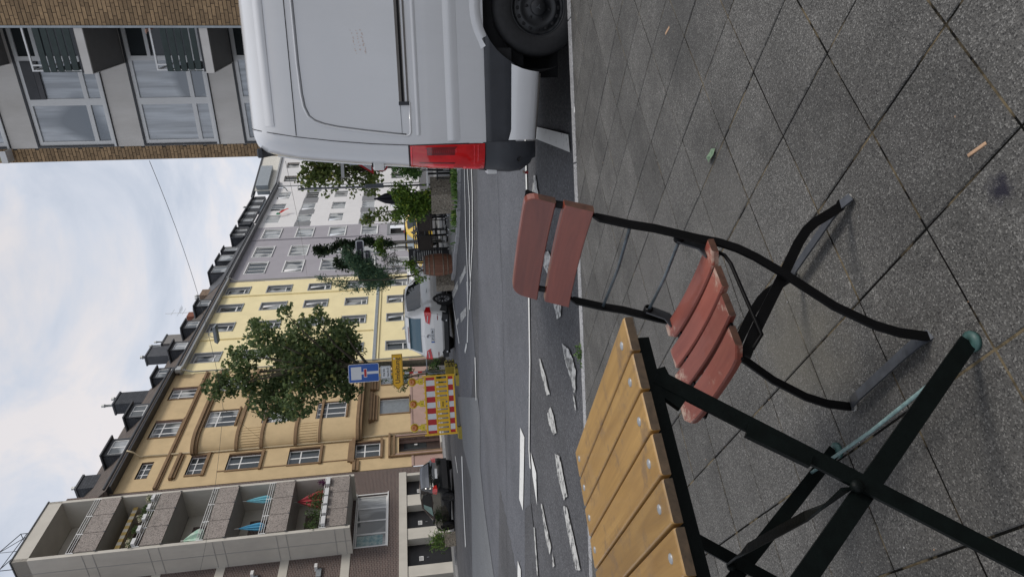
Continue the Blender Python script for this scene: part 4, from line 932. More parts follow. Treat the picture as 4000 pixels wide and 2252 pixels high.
for xa_, xb_ in ((0, 1.25), (3.65, W)): b = MB(); b.box(xa_, xb_, -.07, -.021, g_(2.06), g_(2.2), M_pink); b.build('plinth_ledge', OB)
for (x0, x1) in ((0, W),):
    for zz, hh, dd in ((17.42, .16, .16), (17.32, .10, .09)):
        b = MB(); b.box(x0, x1, -dd, 0, g_(zz), g_(zz)+hh, M_brown); b.build('string_course', OB)
for (x0, x1) in ((0, .95), (2.9, 4.0),):
    b = MB(); b.box(x0, x1, -.16, -.001, g_(5.72), g_(5.90), M_brown); b.box(x0, x1, -.10, -.001, g_(5.5), g_(5.72), M_brown); b.build('string_course', OB)
def surround(parent, h, top=0, bot=0, side=.12, m=None, dep=.06, name='window_surround'):
    m = m or M_brown; x0, x1, z0, z1 = h; b = MB()
    if side: b.box(x0-side, x0, -dep, 0, z0, z1, m); b.box(x1, x1+side, -dep, 0, z0, z1, m)
    if top: b.box(x0-side-.08, x1+side+.08, -dep*2.6, 0, z1+.02, z1+top, m); b.box(x0-side, x1+side, -dep*1.5, 0, z1+.0, z1+.02, m)
    if bot: b.box(x0-side-.06, x1+side+.06, -dep*2.2, 0, z0-bot, z0, m)
    return b.build(name, parent)
for h in tops: surround(OB, h, 0, .06, .06); window(OB, h[0], h[2], h[1]-h[0], h[3]-h[2], .14, (1, 1, 1), .66, .085)
for h, kk in ((small, 3), (sm2, 3)): window(OB, h[0], h[2], h[1]-h[0], h[3]-h[2], .14, (1,)*3, .6, .06, M_gl1)
surround(OB, sm2, .0, .18, .14); b = MB(); b.box(sm2[0]-.35, sm2[1]+.25, -.22, 0, sm2[3]+.62, sm2[3]+.8, M_brown); b.box(sm2[0]-.25, sm2[1]+.15, -.14, 0, sm2[3]+.48, sm2[3]+.62, M_brown); b.build('window_hood', OB)
for h in st: surround(OB, h, 0, .16, .13); window(OB, h[0], h[2], h[1]-h[0], h[3]-h[2], .14, (1, 1), .62, .085, M_gl1)
b = MB(); h = st[2]; b.box(h[0]-.45, h[1]+.45, -.2, 0, h[3]+.0, h[3]+.22, M_brown); b.box(h[0]-.3, h[1]+.3, -.12, 0, h[3]+.22, h[3]+.42, M_brown); b.build('window_hood', OB)
# long narrow lesenes framing the stair windows
for x in (1.15, 3.05): b = MB(); b.box(x-.05, x+.03, -.04, 0, g_(5.95), g_(14.2), M_brown); b.build('lesene', OB)
# entrance
b = MB(); x0, x1, z0, z1 = door
for q, (dx, dz, dy) in enumerate(((.28, .25, .10), (.45, .55, .16))): b.box(x0-dx, x0-dx+.10, -dy, -.021, -.2, z1+dz, M_brown if q else M_pink); b.box(x1+dx-.10, x1+dx, -dy, -.021, -.2, z1+dz, M_brown if q else M_pink); b.box(x0-dx, x1+dx, -dy-.04, -.021, z1+dz, z1+dz+.12, M_brown)
b.box(x0-.12, x0, -.06, -.021, -.2, z1, M_brown); b.box(x1, x1+.12, -.06, -.021, -.2, z1, M_brown); b.build('door_surround', OB)
b = MB(); b.box(x0, x1, .45, .5, z0, z1, mat('dark_door', (.05, .035, .03), .4, .2, 8)); b.box(x0+.08, x0+.62, .43, .45, z0+.9, z1-.3, M_gl1); b.box(x0+.78, x1-.08, .43, .45, z0+.9, z1-.3, M_gl1); b.build('door', OB)
b = MB(); b.box(x0+.1, x1-.1, -.5, .45, -.3, .14, M_conc); b.build('door_step', OB)
b = MB(); b.box(x0+1.02, x0+1.1, .3, .4, z0+1.5, z0+1.7, M_white); b.build('letter_box', OB)
for h in gf:
    surround(OB, h, .0, .08, .10, M_brown); b = MB(); b.box(h[0]-.9, h[1]+.6, -.34, 0, h[3]+.52, h[3]+.72, M_brown); b.box(h[0]-.8, h[1]+.5, -.24, 0, h[3]+.34, h[3]+.52, M_brown); b.box(h[0]-.7, h[1]+.4, -.12, 0, h[3]+.14, h[3]+.34, M_brown); b.build('window_hood', OB)
    b = MB(); nb = 18
    for q in range(nb): zz = h[2]+(h[3]-h[2])*q/nb; b.add([(h[0], .16, zz), (h[1], .16, zz), (h[1], .145, zz+(h[3]-h[2])/nb), (h[0], .145, zz+(h[3]-h[2])/nb)], [(0, 1, 2, 3)], M_zinc)
    b.box(h[0], h[0]+.06, .10, .2, h[2], h[3], M_frame); b.box(h[1]-.06, h[1], .10, .2, h[2], h[3], M_frame); b.build('roller_shutter', OB)
# rounded bay, four storeys over the ground floor
bx0, bx1, bz0, bz1 = 3.0, 12.0, g_(5.55), g_(16.0)
def bayprof(n=14):
    P = []; c0, c1 = bx0, bx1
    for i in range(n+1):
        a = R(90*i/n); P.append((c0+1.35-1.35*math.cos(a)*1.0, -.0-.72*math.sin(a)))
    P += [(c1-1.35, -.72)]
    for i in range(1, n+1):
        a = R(90*i/n); P.append((c1-1.35+1.35*math.sin(a), -.72*math.cos(a)))
    return P
bp = bayprof(10)
wins = []
for (z0, z1) in ((13.78, 15.75), (10.1, 12.1), (6.55, 8.55)):
    for x in (4.75, 8.9): wins.append((x-.0, x+1.85, g_(z0), g_(z1)))
b = MB(); flat = [(bx0+1.35, bx1-1.35)]
for i in range(len(bp)-1):
    (xa, ya), (xb, yb) = bp[i], bp[i+1]
    if abs(ya-yb) < 1e-6 and xb-xa > 2: wallgrid(b, xa, xb, bz0, bz1, wins, M_ochre, ya, .22, M_brown)
    else: b.add([(xa, ya, bz0), (xb, yb, bz0), (xb, yb, bz1), (xa, ya, bz1)], [(0, 1, 2, 3)], M_ochre, True)
b.add([(x, y, bz0) for x, y in bp]+[(x, y, bz1) for x, y in bp], [tuple(range(len(bp))), tuple(range(len(bp), 2*len(bp)))], M_brown); b.build('bay', OB)
def baystrip(name, z0, z1, out, m):
    P = [(x+(out*(-1 if x < 5 else 1) if abs(y) < .7 else 0)*(1-abs(y)/.72), y-out) for x, y in bp]; b = MB(); n = len(P)
    b.add([(x, y, z0) for x, y in P]+[(x, y, z1) for x, y in P]+[(x, y+.02+out, z0) for x, y in bp]+[(x, y+.02+out, z1) for x, y in bp], [(i, i+1, n+i+1, n+i) for i in range(n-1)]+[(n+i, n+i+1, 3*n+i+1, 3*n+i) for i in range(n-1)]+[(i, i+1, 2*n+i+1, 2*n+i) for i in range(n-1)], m); return b.build(name, OB)
for z0, z1, o_ in ((15.95, 16.15, .26), (15.78, 15.95, .15), (13.3, 13.5, .12), (11.75, 11.95, .10), (9.6, 9.8, .12), (8.1, 8.25, .08), (5.6, 5.8, .20), (5.42, 5.6, .12)): baystrip('bay_moulding', g_(z0), g_(z1), o_, M_brown)
for z0, z1 in ((12.05, 13.2), (8.35, 9.5)):          # fluted ribs between the storeys
    for i, (x, y) in enumerate(bayprof(9)):
        if x < 5 and y < -.1: b = MB(); b.box(x-.03, x+.03, y-.03, y+.05, g_(z0), g_(z1), M_ochre); b.build('rib', OB)
for h in wins: window(OB, h[0], h[2], h[1]-h[0], h[3]-h[2], -.60, (1, 1, 1), .66, .085); b = MB(); b.box(h[0]-.08, h[1]+.08, -.86, -.721, h[2]-.12, h[2], M_brown); b.build('window_sill', OB)
for h in wins:
    pass
eaves(OB, 0, W, g_(20.0)); gutter(OB, -.3, W+.05, g_(20.1)); mansard(OB, -.2, W, g_(20.0), M_tile)
dormer(OB, 3.4, 5.1, g_(20.3), g_(21.6), -.15, 2.6); dormer(OB, 7.3, 8.9, g_(20.35), g_(21.6), -.15, 2.4); dormer(OB, 12.1, 13.5, g_(20.05), g_(21.35), -.15, 2.4)
chimney(OB, 2.0, 3.2, 1.1, 2.0, g_(21.3), g_(22.9), M_slate, [(.5, .25, .09)]); chimney(OB, 10.9, 12.4, 1.1, 2.0, g_(21.3), g_(23.9), M_slate, [(.35, .75, .09), (.9, .35, .1)])
b = MB(); b.tube([(3.1, -.66, g_(19.95)), (3.1, -.5, g_(19.6)), (3.1, -.10, g_(19.3)), (3.1, -.09, g_(16.3)), (3.0, -.09, g_(16.1)), (2.95, -.09, g_(6)), (3.15, -.09, g_(5.3)), (3.15, -.09, g_(.3))], .055, M_cream_pipe, 8); b.build('downpipe', OB)
# ---------------------------------------------------------------- yellow building
YB = building('yellow_apartment_house', 'bright yellow apartment house with deep grey window reveals', 12.95)
W = 16.0; ycols = [14.55, 19.35, 22.85, 26.35]; yrows = [(17.1, 19.15), (13.25, 15.45), (9.55, 11.6), (5.95, 7.9)]
holes = [(x-12.95, x-12.95+1.35, g_(z0), g_(z1)) for x in ycols for z0, z1 in yrows+[(2.2, 4.05)]]
b = MB(); wallgrid(b, 0, W, -.3, g_(19.55), holes, M_yellow, 0, .26, M_greyf); b.add([(0, 0, 0), (0, 9, 0), (0, 9, g_(19.5)), (0, 0, g_(19.5))], [(0, 1, 2, 3)], M_yellow); b.build('wall', YB)
b = MB(); xx = 17.8-12.95; b.box(xx-.0, xx+7.9, -.16, -.001, g_(5.2), g_(19.4), M_yellow) if 0 else None
b.add([(0, 0, 0)], [], M_yellow)
for h in holes:
    b = MB(); x0, x1, z0, z1 = h; t = .09; b.box(x0-t, x0, -.025, .0, z0-t, z1+t, M_greyf); b.box(x1, x1+t, -.025, 0, z0-t, z1+t, M_greyf); b.box(x0, x1, -.025, 0, z1, z1+t, M_greyf); b.box(x0-t, x1+t, -.07, 0, z0-.06, z0, M_zinc); b.build('window_surround', YB)
    window(YB, x0, z0, x1-x0, z1-z0, .2, (1,), .26, .10, None, tilt=(1 if random.Random(x0*z0).random() < .5 else -1))
b = MB(); b.box(.1, W, -.18, 0, g_(4.85), g_(5.1), M_zinc); b.box(.1, W, -.10, 0, g_(4.65), g_(4.85), M_yellow); b.build('string_course', YB)
for xa_ in (4.9, 12.75): b = MB(); b.box(xa_, xa_+.1, -.12, .0, g_(5.2), g_(19.3), M_yellow); b.build('pilaster_edge', YB)
b = MB(); b.box(0, W, -.52, 0, g_(19.3), g_(19.5), M_greyf); b.build('eaves', YB); gutter(YB, -.1, W, g_(19.7), -.62); mansard(YB, 0, W, g_(19.55), M_tile)
for x0 in (16.5, 20.05, 24.0): dormer(YB, x0-12.95, x0-12.95+1.4, g_(19.95), g_(21.3), -.1, 2.4)
chimney(YB, 5.0, 6.6, 1.2, 2.0, g_(21.0), g_(23.8), M_slate2, [(.4, .35, .11)]); chimney(YB, 7.0, 8.5, 1.2, 2.0, g_(21), g_(23.1), mat('grey_chimney', (.22, .21, .20), .8), [(.3, .9, .07), (.7, .7, .07)])
chimney(YB, 11.9, 12.8, 1.3, 2.0, g_(21), g_(22.5), mat('red_brick', (.22, .08, .05), .85, .2, 20), [], top=False)
b = MB(); b.tube([(13.3, 1.6, g_(21)), (13.3, 1.6, g_(24.8))], .022, M_pipe, 6)
for zz, ln in ((23.6, .55), (23.2, .4), (24.2, .35)): b.tube([(13.3-ln, 1.6, g_(zz)), (13.3+ln*2.2, 1.6, g_(zz)+.0)], .012, M_pipe, 5)
for q in range(6): b.tube([(13.6+q*.16, 1.6-.25, g_(23.6)), (13.6+q*.16, 1.6+.25, g_(23.6))], .008, M_pipe, 4)
b.build('antenna', YB)
chimney(YB, 17.6-1.6, 18.9-1.6, 1.2, 2.2, g_(20.6), g_(22.4), mat('brown_chimney', (.20, .14, .10), .9, .3, 5), [(.3, .2, .09), (.7, .35, .09)], top=False)
b = MB(); b.tube([(-.15, -.62, g_(19.6)), (-.12, -.5, g_(19.1)), (.1, -.15, g_(18.6)), (.1, -.11, g_(5.3)), (.1, -.11, 0)], .06, M_pipe, 8); b.box(-.35, .15, -.7, -.4, g_(19.25), g_(19.65), M_pipe); b.build('downpipe', YB)
# ---------------------------------------------------------------- grey building
GB = building('grey_apartment_house', 'grey rendered apartment house with broad white three-part windows', 28.98)
W = 14.55; gcols = [30.8, 34.9, 40.15]; grows = [(16.45, 18.35), (12.8, 14.65), (9.15, 10.98), (5.5, 7.3)]
holes = [(x-28.98, x-28.98+2.7, g_(z0), g_(z1)) for x in gcols for z0, z1 in grows]
gdoor = (39.85-28.98, 42.95-28.98, g_(.4), g_(4.05)); gw = [(31.2-28.98, 33.0-28.98, g_(1.9), g_(4.0)), (35.0-28.98, 37.2-28.98, g_(1.9), g_(4.0))]
b = MB(); wallgrid(b, 0, W, -.3, g_(19.6), holes+[gdoor]+gw, M_greyr, 0, .12, M_frame); b.build('wall', GB)
b = MB(); b.box(10.55, 10.66, -.10, 0, g_(4.9), g_(19.4), M_greyr); b.build('pilaster_edge', GB)
for h in holes+gw:
    b = MB(); x0, x1, z0, z1 = h; t = .10; b.box(x0-t, x0, -.03, .0, z0-t, z1+t, M_frame); b.box(x1, x1+t, -.03, 0, z0-t, z1+t, M_frame); b.box(x0, x1, -.03, 0, z1, z1+t, M_frame); b.box(x0-t, x1+t, -.09, 0, z0-.08, z0, M_frame); b.build('window_surround', GB)
    window(GB, x0, z0, x1-x0, z1-z0, .08, (1, 1, 1), None, .085, None, tilt=random.Random(x0+z0).choice([0, -1, -1]))
b = MB(); x0, x1, z0, z1 = gdoor; b.box(x0-.3, x1+.35, -.06, 0, z1, z1+.32, M_greyd); b.box(x0-.3, x0, -.06, 0, -.2, z1, M_greyd); b.box(x1, x1+.3, -.06, 0, -.2, z1, M_greyd); b.build('door_surround', GB)
b = MB(); b.box(x0, x1, .5, .55, -.2, z1, M_dark); b.box(x0+1.3, x0+2.0, .42, .49, 1.6, 2.3, mat('red_notice', (.45, .05, .04), .6)); b.box(x0+2.2, x0+2.9, .42, .49, 1.4, 2.6, M_white); b.box(x0, x0+1.1, .4, .5, 0, z1, M_gl1); b.build('door', GB)
eaves(GB, 0, W+16.5, g_(19.55), -.6, M_greyd); gutter(GB, -.1, W, g_(19.7)); mansard(GB, 0, W, g_(19.6), M_slate2)
for (x0, x1) in ((32.1, 33.9), (35.0, 36.8), (37.6, 38.9)): dormer(GB, x0-28.98, x1-28.98, g_(20.3), g_(22.1), .3, 2.2, False, .12, M_slate2)
def dband(parent, x0, x1, z0, z1, n):
    b = MB(); b.box(x0, x1, -.1, .0, z0, z0+.2, M_slate); b.box(x0-.2, x1+.2, -.42, 2.4, z1, z1+.12, M_gut); stp = (x1-x0)/n
    for k in range(n+1): b.box(x0+stp*k-.25*stp, x0+stp*k+.25*stp, -.1, 0, z0+.2, z1, M_slate)
    b.add([(x0-.1, -.1, z0), (x0-.1, 2.4, z0), (x0-.1, 2.4, z1), (x0-.1, -.1, z1)], [(0, 1, 2, 3)], M_slate); d = b.build('dormer_band', parent)
    for k in range(n): window(d, x0+stp*(k+.27), z0+.2, stp*.46, z1-z0-.2, -.05, (1, 1), None, .06, M_gl3)
dband(GB, 40.9-28.98, 46.2-28.98-2.6, g_(20.2), g_(21.7), 2)
b = MB(); b.tube([(-.02, -.6, g_(19.55)), (.1, -.4, g_(19.2)), (.06, -.12, g_(18.8)), (.06, -.10, 0)], .055, M_pipe, 8); b.build('downpipe', GB)
# ---------------------------------------------------------------- white building
WB = building('white_apartment_house', 'white apartment house with grey bands between its windows', 43.55)
W = 15.0; wcols = [45.1, 49.3, 53.9]; wrows = [(17.25, 19.0), (13.55, 15.25), (9.75, 11.48), (6.05, 7.7)]
holes = [(x-43.55, x-43.55+2.6, g_(z0), g_(z1)) for x in wcols for z0, z1 in wrows+[(2.4, 4.1)]]
b = MB(); wallgrid(b, 0, W, -.3, g_(19.5), holes, M_whiter, 0, .12, M_frame); b.build('wall', WB)
for (z0, z1) in ((13.45, 15.3), (6.0, 7.8)):
    for (xa, xb) in ((43.57, 45.1), (47.7, 49.3), (51.9, 53.9), (56.5, 58.5)): b = MB(); b.box(xa-43.55, xb-43.55, -.012, 0, g_(z0), g_(z1), M_greyd); b.build('grey_panel', WB)
for h in holes: window(WB, h[0], h[2], h[1]-h[0], h[3]-h[2], .06, (1, 1, 1), None, .085, None, tilt=random.Random(h[0]*h[2]).choice([0, -1, -1]))
gutter(WB, 0, W+.3, g_(19.6)); mansard(WB, 0, W, g_(19.55), M_slate2, -.4, 3.4, 2.0)
dband(WB, 45.2-43.55, 54.3-43.55, g_(20.2), g_(21.75), 4)
chimney(WB, 56.6-43.55, 58.0-43.55, 1.4, 2.6, g_(20.4), g_(22.2), M_zinc, [(.2, 1.4, .1), (.8, .9, .1)])
chimney(WB, 13.6, 14.4, 2.6, 3.2, g_(20.6), g_(22.4), M_slate2, [])
b = MB(); b.tube([(W, -.6, g_(19.4)), (W+.15, -.2, g_(19.0)), (W+.15, -.12, 0)], .06, M_zinc, 8); b.tube([(W-1.6, -.05, g_(17.9)), (W-1.7, -.5, g_(18.1)), (W-1.9, -.7, g_(18.3))], .07, M_zinc, 6); b.build('downpipe', WB)
# far white block where the street bends
p = FW(58.75, 0, .15); FB = thing('far_white_house', 'plain white house beyond the street lamp at the bend of the street', 'building', p, R(90-41))
holes = [(x, x+1.5, z, z+1.7) for x in (1.5, 5.2, 9, 13, 17) for z in (2.2, 5.9, 9.6, 13.3, 17.0)]
b = MB(); wallgrid(b, 0, 22, -.3, 19.6, holes, M_whiter, 0, .25, mat('tan_reveal', (.42, .36, .30), .9)); b.box(0, 22, .4, .5, 19.8, 22.5, mat('ivory_parapet', (.66, .64, .58), .9)); b.box(0, 22, -.25, .4, 19.6, 19.8, M_greyf); b.build('wall', FB)
for h in holes: window(FB, h[0], h[2], 1.5, 1.7, .2, (1, 1), None, .08)
b = MB(); b.box(-1.5, 23, .3, 1.0, 22.5, 22.7, M_gut); b.build('roof', FB)
b = MB(); b.box(.2, 5.5, -.3, 1.2, 20.6, 22.2, M_zinc); b.build('dormer', FB)
p = FW(82, 3, .15); F2 = thing('far_dark_roofed_house', 'brown brick house with dark roof at the far end beside the van roof', 'building', p, R(90-75))
b = MB(); wallgrid(b, 0, 14, -.3, 20.5, [(2+3*i, 3.3+3*i, 3+3.6*k, 4.9+3.6*k) for i in range(4) for k in range(5)], brickmat('tan_brick', (.25, .19, .13), (.2, .15, .1), (.2, .18, .15)), 0, .2); b.build('wall', F2)
b = MB(); b.prism([(-.5, -.6, 20.5), (-.5, 4, 23.6), (-.5, 9, 20.5)], (15, 0, 0), M_slate2); b.build('roof', F2)
for i in range(4):
    for k in range(5): window(F2, 2+3*i, 3+3.6*k, 1.3, 1.9, .15, (1, 1), None, .08)
chimney(F2, .6, 1.3, 2.4, 3.1, 22, 24.2, M_whiter, [(.5, .6, .12)])

# ---------------------------------------------------------------- balcony building
BB = building('balcony_block', 'brown brick block with cream concrete balcony tower and black garage doors', -16.0)
sx = lambda s: s+16.0
BW = 16.35
gar = [(sx(-2.08), sx(-.42), -.15, g_(2.58)), (sx(-4.70), sx(-2.95), -.15, g_(2.58)), (sx(-7.30), sx(-5.48), -.15, g_(2.58)), (sx(-9.9), sx(-8.0), -.15, g_(2.58))]
bigw = (sx(-5.65), sx(-1.78), g_(3.66), g_(5.43))
b = MB(); wallgrid(b, 0, BW, g_(3.0), g_(22.3), [bigw], M_bbrick, 0, .18); b.add([(BW, 0, 0), (BW, 9, 0), (BW, 9, g_(22)), (BW, 0, g_(22))], [(0, 1, 2, 3)], M_bbrick); b.add([(0, 0, g_(22.3)), (BW, 0, g_(22.3)), (BW, 9, g_(22.3)), (0, 9, g_(22.3))], [(0, 1, 2, 3)], M_conc); b.build('wall', BB)
M_bpl = M_bbrick
b = MB(); wallgrid(b, 0, sx(-.2), -.3, g_(2.55), gar, M_conc, 0, .55, M_conc); b.box(sx(-.2), BW, -.0, .1, -.3, g_(3.0), M_bbrick); b.build('garage_wall', BB)
b = MB(); b.box(0, sx(-.12), -.05, .12, g_(2.55), g_(3.0), M_conc); b.build('lintel_band', BB)
M_blackdoor = mat('black_door', (.010, .010, .012), .45, .2, 4)
for i, h in enumerate(gar):
    b = MB(); b.box(h[0]+.0, h[1]-.0, .5, .56, h[2], h[3], M_blackdoor); d = b.build('garage_door', BB)
    b = MB(); b.box((h[0]+h[1])/2-.2, (h[0]+h[1])/2+.1, .485, .5, 1.55, 1.78, M_white)
    b.build('door_sign', d); text('KEIN\nPARKPLATZ'[:4], .09, M_dark, 'door_sign_text', d, ((h[0]+h[1])/2-.05, .483, 1.66)) if 0 else None
    b = MB()
    for q in range(4): b.box((h[0]+h[1])/2-.17, (h[0]+h[1])/2+.07-.03*(q % 2), .482, .4848, 1.59+q*.045, 1.605+q*.045, M_dark)
    b.build('sign_print', d); b = MB(); b.box((h[0]+h[1])/2-.04, (h[0]+h[1])/2-.02, .46, .5, 1.25, 1.36, M_alu); b.build('door_handle', d)
for zf in (5.3+.28, 8.77, 12.0, 15.2, 18.4, 21.6):
    b = MB(); b.box(0, sx(-5.6), -.03, .0, g_(zf), g_(zf)+.45, M_conc); b.build('floor_band', BB)
for zf in (9.4, 12.6, 15.8):
    b = MB(); b.box(sx(-7.4), sx(-6.9), -.14, -.001, g_(zf)-2.4, g_(zf)-2.15, M_zinc); b.box(sx(-6.95), sx(-6.7), -.32, -.001, g_(zf)-2.2, g_(zf)-2.05, M_frame); b.build('vent_flap', BB)
x0, x1, z0, z1 = bigw; surround(BB, bigw, .05, .06, .07, M_frame, .03); window(BB, x0, z0, x1-x0, z1-z0, .1, (1, 1, 1, 1), None, .09, M_gl3)
b = MB(); b.box(x0+.15, x0+.85, .115, .126, z0+.25, z1-.12, mat('poster_teal', (.12, .25, .28), .6, .4, 5, col2=(.45, .52, .5))); b.build('poster', BB)
# tower: side fins, back wall, slabs, parapets
TY = -1.9; ta_, tb_ = sx(-6.0), sx(-2.12); zbot, ztop = g_(5.45), g_(21.75)
b = MB(); b.box(ta_-.02, ta_+.16, TY, 0, zbot, ztop, M_conc); b.box(tb_, tb_+.16, TY, 0, zbot, ztop, M_conc); b.build('side_wall', BB)
b = MB(); b.box(ta_-.02, tb_+.16, TY, 0, g_(21.05), ztop, M_conc); b.box(ta_-.06, tb_+.2, TY-.04, 0, ztop, ztop+.06, M_gut); b.build('tower_roof', BB)
for zz in (18.55, 15.45, 12.35, 9.2, 6.25): 
    for s_ in (0, 1): b = MB(); b.box(ta_-.035, ta_-.018, TY+.02, -.02, g_(zz)-.02-.5*s_, g_(zz)+.01-.5*s_, M_soff); b.build('joint', BB)
b = MB(); b.box(ta_-.03, ta_-.018, TY*.52, TY*.50, zbot, ztop-.2, M_soff); b.build('joint', BB)
floors = [17.98, 14.88, 11.80, 8.73, 5.68]
for i, zf in enumerate(floors):
    zf = g_(zf); H_ = 3.1
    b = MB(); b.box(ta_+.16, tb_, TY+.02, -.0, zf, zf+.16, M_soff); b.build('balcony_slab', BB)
    b = MB(); wallgrid(b, ta_+.16, tb_, zf+.16, zf+3.05, [(ta_+.45, ta_+3.05, zf+.35, zf+2.6)], M_conc, -.02, .1, M_conc); b.build('balcony_wall', BB)
    window(BB, ta_+.45, zf+.35, 2.6, 2.25, .04, (1.3, .9), None, .09, M_gl1)
    pt = 1.02; n3 = (tb_-ta_-.16)/3
    for k in range(3):
        b = MB(); a = ta_+.16+n3*k; b.bev(a+.015, a+n3-.015, TY-.06, TY+.03, zf-.02, zf+pt, .01, M_wash); b.build('parapet_panel', BB)
    for k in range(4):
        a = ta_+.16+n3*k; b = MB(); b.box(a-.03, a+.03, TY-.075, TY-.04, zf-.06, zf+.05, M_gut); b.build('panel_clip', BB)
    b = MB()
    for q in (1.13, 1.24, 1.36): b.tube([(ta_+.16, TY-.02, zf+q), (tb_, TY-.02, zf+q)], .018, M_white, 6)
    for k in range(4): b.box(ta_+.14+n3*k, ta_+.18+n3*k, TY-.035, TY-.01, zf+pt, zf+1.36, M_white)
    b.build('railing', BB)
# roof frame on top
b = MB(); Zt = ztop+.06
P = [(ta_-2.0, -1.2, Zt), (ta_-2.0, -1.2, Zt+1.9), (ta_+.2, -1.2, Zt+1.9), (ta_+2.6, -1.2, Zt+.9), (ta_+2.6, -1.2, Zt)]
M_thin = mat('thin_dark_rail', (.06, .07, .09), .5)
for dy in (0, .9):
    b.tube([(x, y+dy, z) for x, y, z in P], .025, M_thin, 5)
for q in (0, 1, 2, 3): b.tube([P[q+1 if q < 4 else 4], (P[q+1][0], P[q+1][1]+.9, P[q+1][2])], .02, M_thin, 5)
b.tube([(ta_+.2, -1.2, Zt), (ta_+.2, -1.2, Zt+1.9)], .02, M_thin, 5); b.tube([(ta_+1.4, -1.2, Zt), (ta_+1.4, -1.2, Zt+1.4), (ta_+2.6, -1.2, Zt+.3)], .02, M_thin, 5); b.tube([(ta_-2, -1.2, Zt+1.0), (ta_+2.6, -1.2, Zt+.6)], .02, M_thin, 5); b.build('roof_rail', BB)
# awning on the fourth floor
b = MB(); zf = g_(14.88); n = 16
M_aw1 = mat('awning_ochre', (.60, .42, .14), .8); M_aw2 = mat('awning_cream', (.66, .60, .48), .8)
for q in range(n):
    a = ta_+.2+(tb_-ta_-.3)*q/n; c = a+(tb_-ta_-.3)/n; b.add([(a, -1.2, zf+2.62), (c, -1.2, zf+2.62), (c, -.05, zf+2.95), (a, -.05, zf+2.95), (a, -1.2, zf+2.38), (c, -1.2, zf+2.38)], [(0, 1, 2, 3), (0, 1, 5, 4)], M_aw1 if q % 2 else M_aw2)
b.build('awning', BB)
def fp(s, n, z): return FW(s, n, z)
# things on the balconies
M_box = mat('white_planter_box', (.62, .62, .62), .6, .06, 5)
LF = leafmat('balcony_leaves', (.04, .075, .02), (.10, .16, .05)); LFl = leafmat('balcony_flowers', (.35, .35, .2), (.75, .72, .6), .2)
fz = 14.88+1.36
for i, s_ in enumerate((-5.6, -4.75, -3.95, -3.2, -2.5)):
    t = thing('flower_box', 'white flower box on the balcony rail under the awning, %s' % ('nearest the street corner', 'second from the near end', 'middle one of the row', 'fourth, beside the dark bush', 'farthest, next to the ochre house')[i], 'flower box', fp(s_, 1.98, fz-.12), FA, 'flower boxes on the awning balcony')
    b = MB(); b.bev(-.19, .19, -.12, .06, -.0, .19, .02, M_box); b.build('box', t)
    foliage('flowers', [(-.12, -.03, .32, .16), (.12, -.03, .30, .15), (0, 0, .38, .14)], 120, .07, LFl if i % 2 == 0 else LF, i+10, t, .8); foliage('leaves', [(-.12, -.03, .26, .15), (.12, -.03, .25, .15)], 80, .08, LF, i+30, t)
t = thing('balcony_bush', 'dark green bush behind the flower boxes under the awning', 'bush', fp(-2.9, 1.3, 14.88+.2), FA); foliage('foliage', [(0, 0, 1.4, .38), (.1, 0, 1.0, .3)], 420, .10, LF, 77, t)
b = MB(); b.lathe([(.10, 0), (.14, .3), (.15, .32)], M_box, 12); b.tube([(0, 0, .3), (0, 0, 1.2)], .015, M_brown, 5); b.build('pot', t)
fz = 5.68+1.28
for i, s_ in enumerate((-5.5, -4.75, -4.05, -3.4, -2.55)):
    t = thing('flower_box', 'white flower box on the lowest balcony, %s' % ('nearest end', 'second in the row', 'third, below trailing leaves', 'fourth, beside the red parasol', 'alone at the far end under purple flowers')[i], 'flower box', fp(s_, 2.0, fz-.2), FA, 'flower boxes on the lowest balcony')
    b = MB(); b.bev(-.27, .27, -.14, .06, -.03, .19, .02, M_box); b.build('box', t)
    if i < 4: foliage('leaves', [(-.15, .1, .6, .36), (.15, .1, .45, .32), (0, .15, .95, .25)], 260, .10, LF, i+60, t)
    else: foliage('flowers', [(0, 0, .42, .2)], 160, .08, leafmat('purple_flowers', (.06, .01, .05), (.16, .03, .12)), i+70, t)
def closed_parasol(label, s_, n_, z0, z1, r_, m, cat='parasol'):
    t = thing('closed_parasol', label, cat, fp(s_, n_, z0), FA); b = MB(); H_ = z1-z0; prof = []
    N = 18; vs = []; lv = [(0, 1), (.06, .93), (.6, .62), (.95, .34), (1.0, .22), (.75, .16), (.3, .10)]
    for (rr, zz) in lv:
        for k in range(N):
            a = 2*math.pi*k/N; q = r_*rr*(1+.28*(1 if k % 2 else -1)); vs.append((q*math.cos(a), q*math.sin(a), H_*zz))
    b.add(vs, [(i*N+k, i*N+(k+1) % N, (i+1)*N+(k+1) % N, (i+1)*N+k) for i in range(len(lv)-1) for k in range(N)], m); b.build('canopy', t)
    b = MB(); b.tube([(0, 0, -.9), (0, 0, H_*1.04)], .02, M_white, 6); b.build('pole', t); return t
closed_parasol('turquoise closed parasol on the second balcony from below, nearer the ochre house', -2.9, 1.5, 8.73+1.1, 8.73+2.75, .17, mat('turquoise_cloth', (.20, .50, .58), .8, .1, 9))
closed_parasol('blue closed parasol on the second balcony from below, nearer the brick wall', -4.9, 1.5, 8.73+1.1, 8.73+2.75, .17, mat('blue_cloth', (.10, .36, .55), .8, .1, 9))
closed_parasol('large faded red closed parasol on the lowest balcony', -3.3, 1.45, 5.68+1.0, 5.68+2.95, .42, mat('red_cloth', (.36, .05, .06), .85, .15, 6))
closed_parasol('half open green and white parasol on the third balcony from below', -5.3, 1.45, 11.80+1.05, 11.80+2.3, .42, mat('mint_cloth', (.62, .68, .60), .85, .1, 3, col2=(.25, .5, .38)))

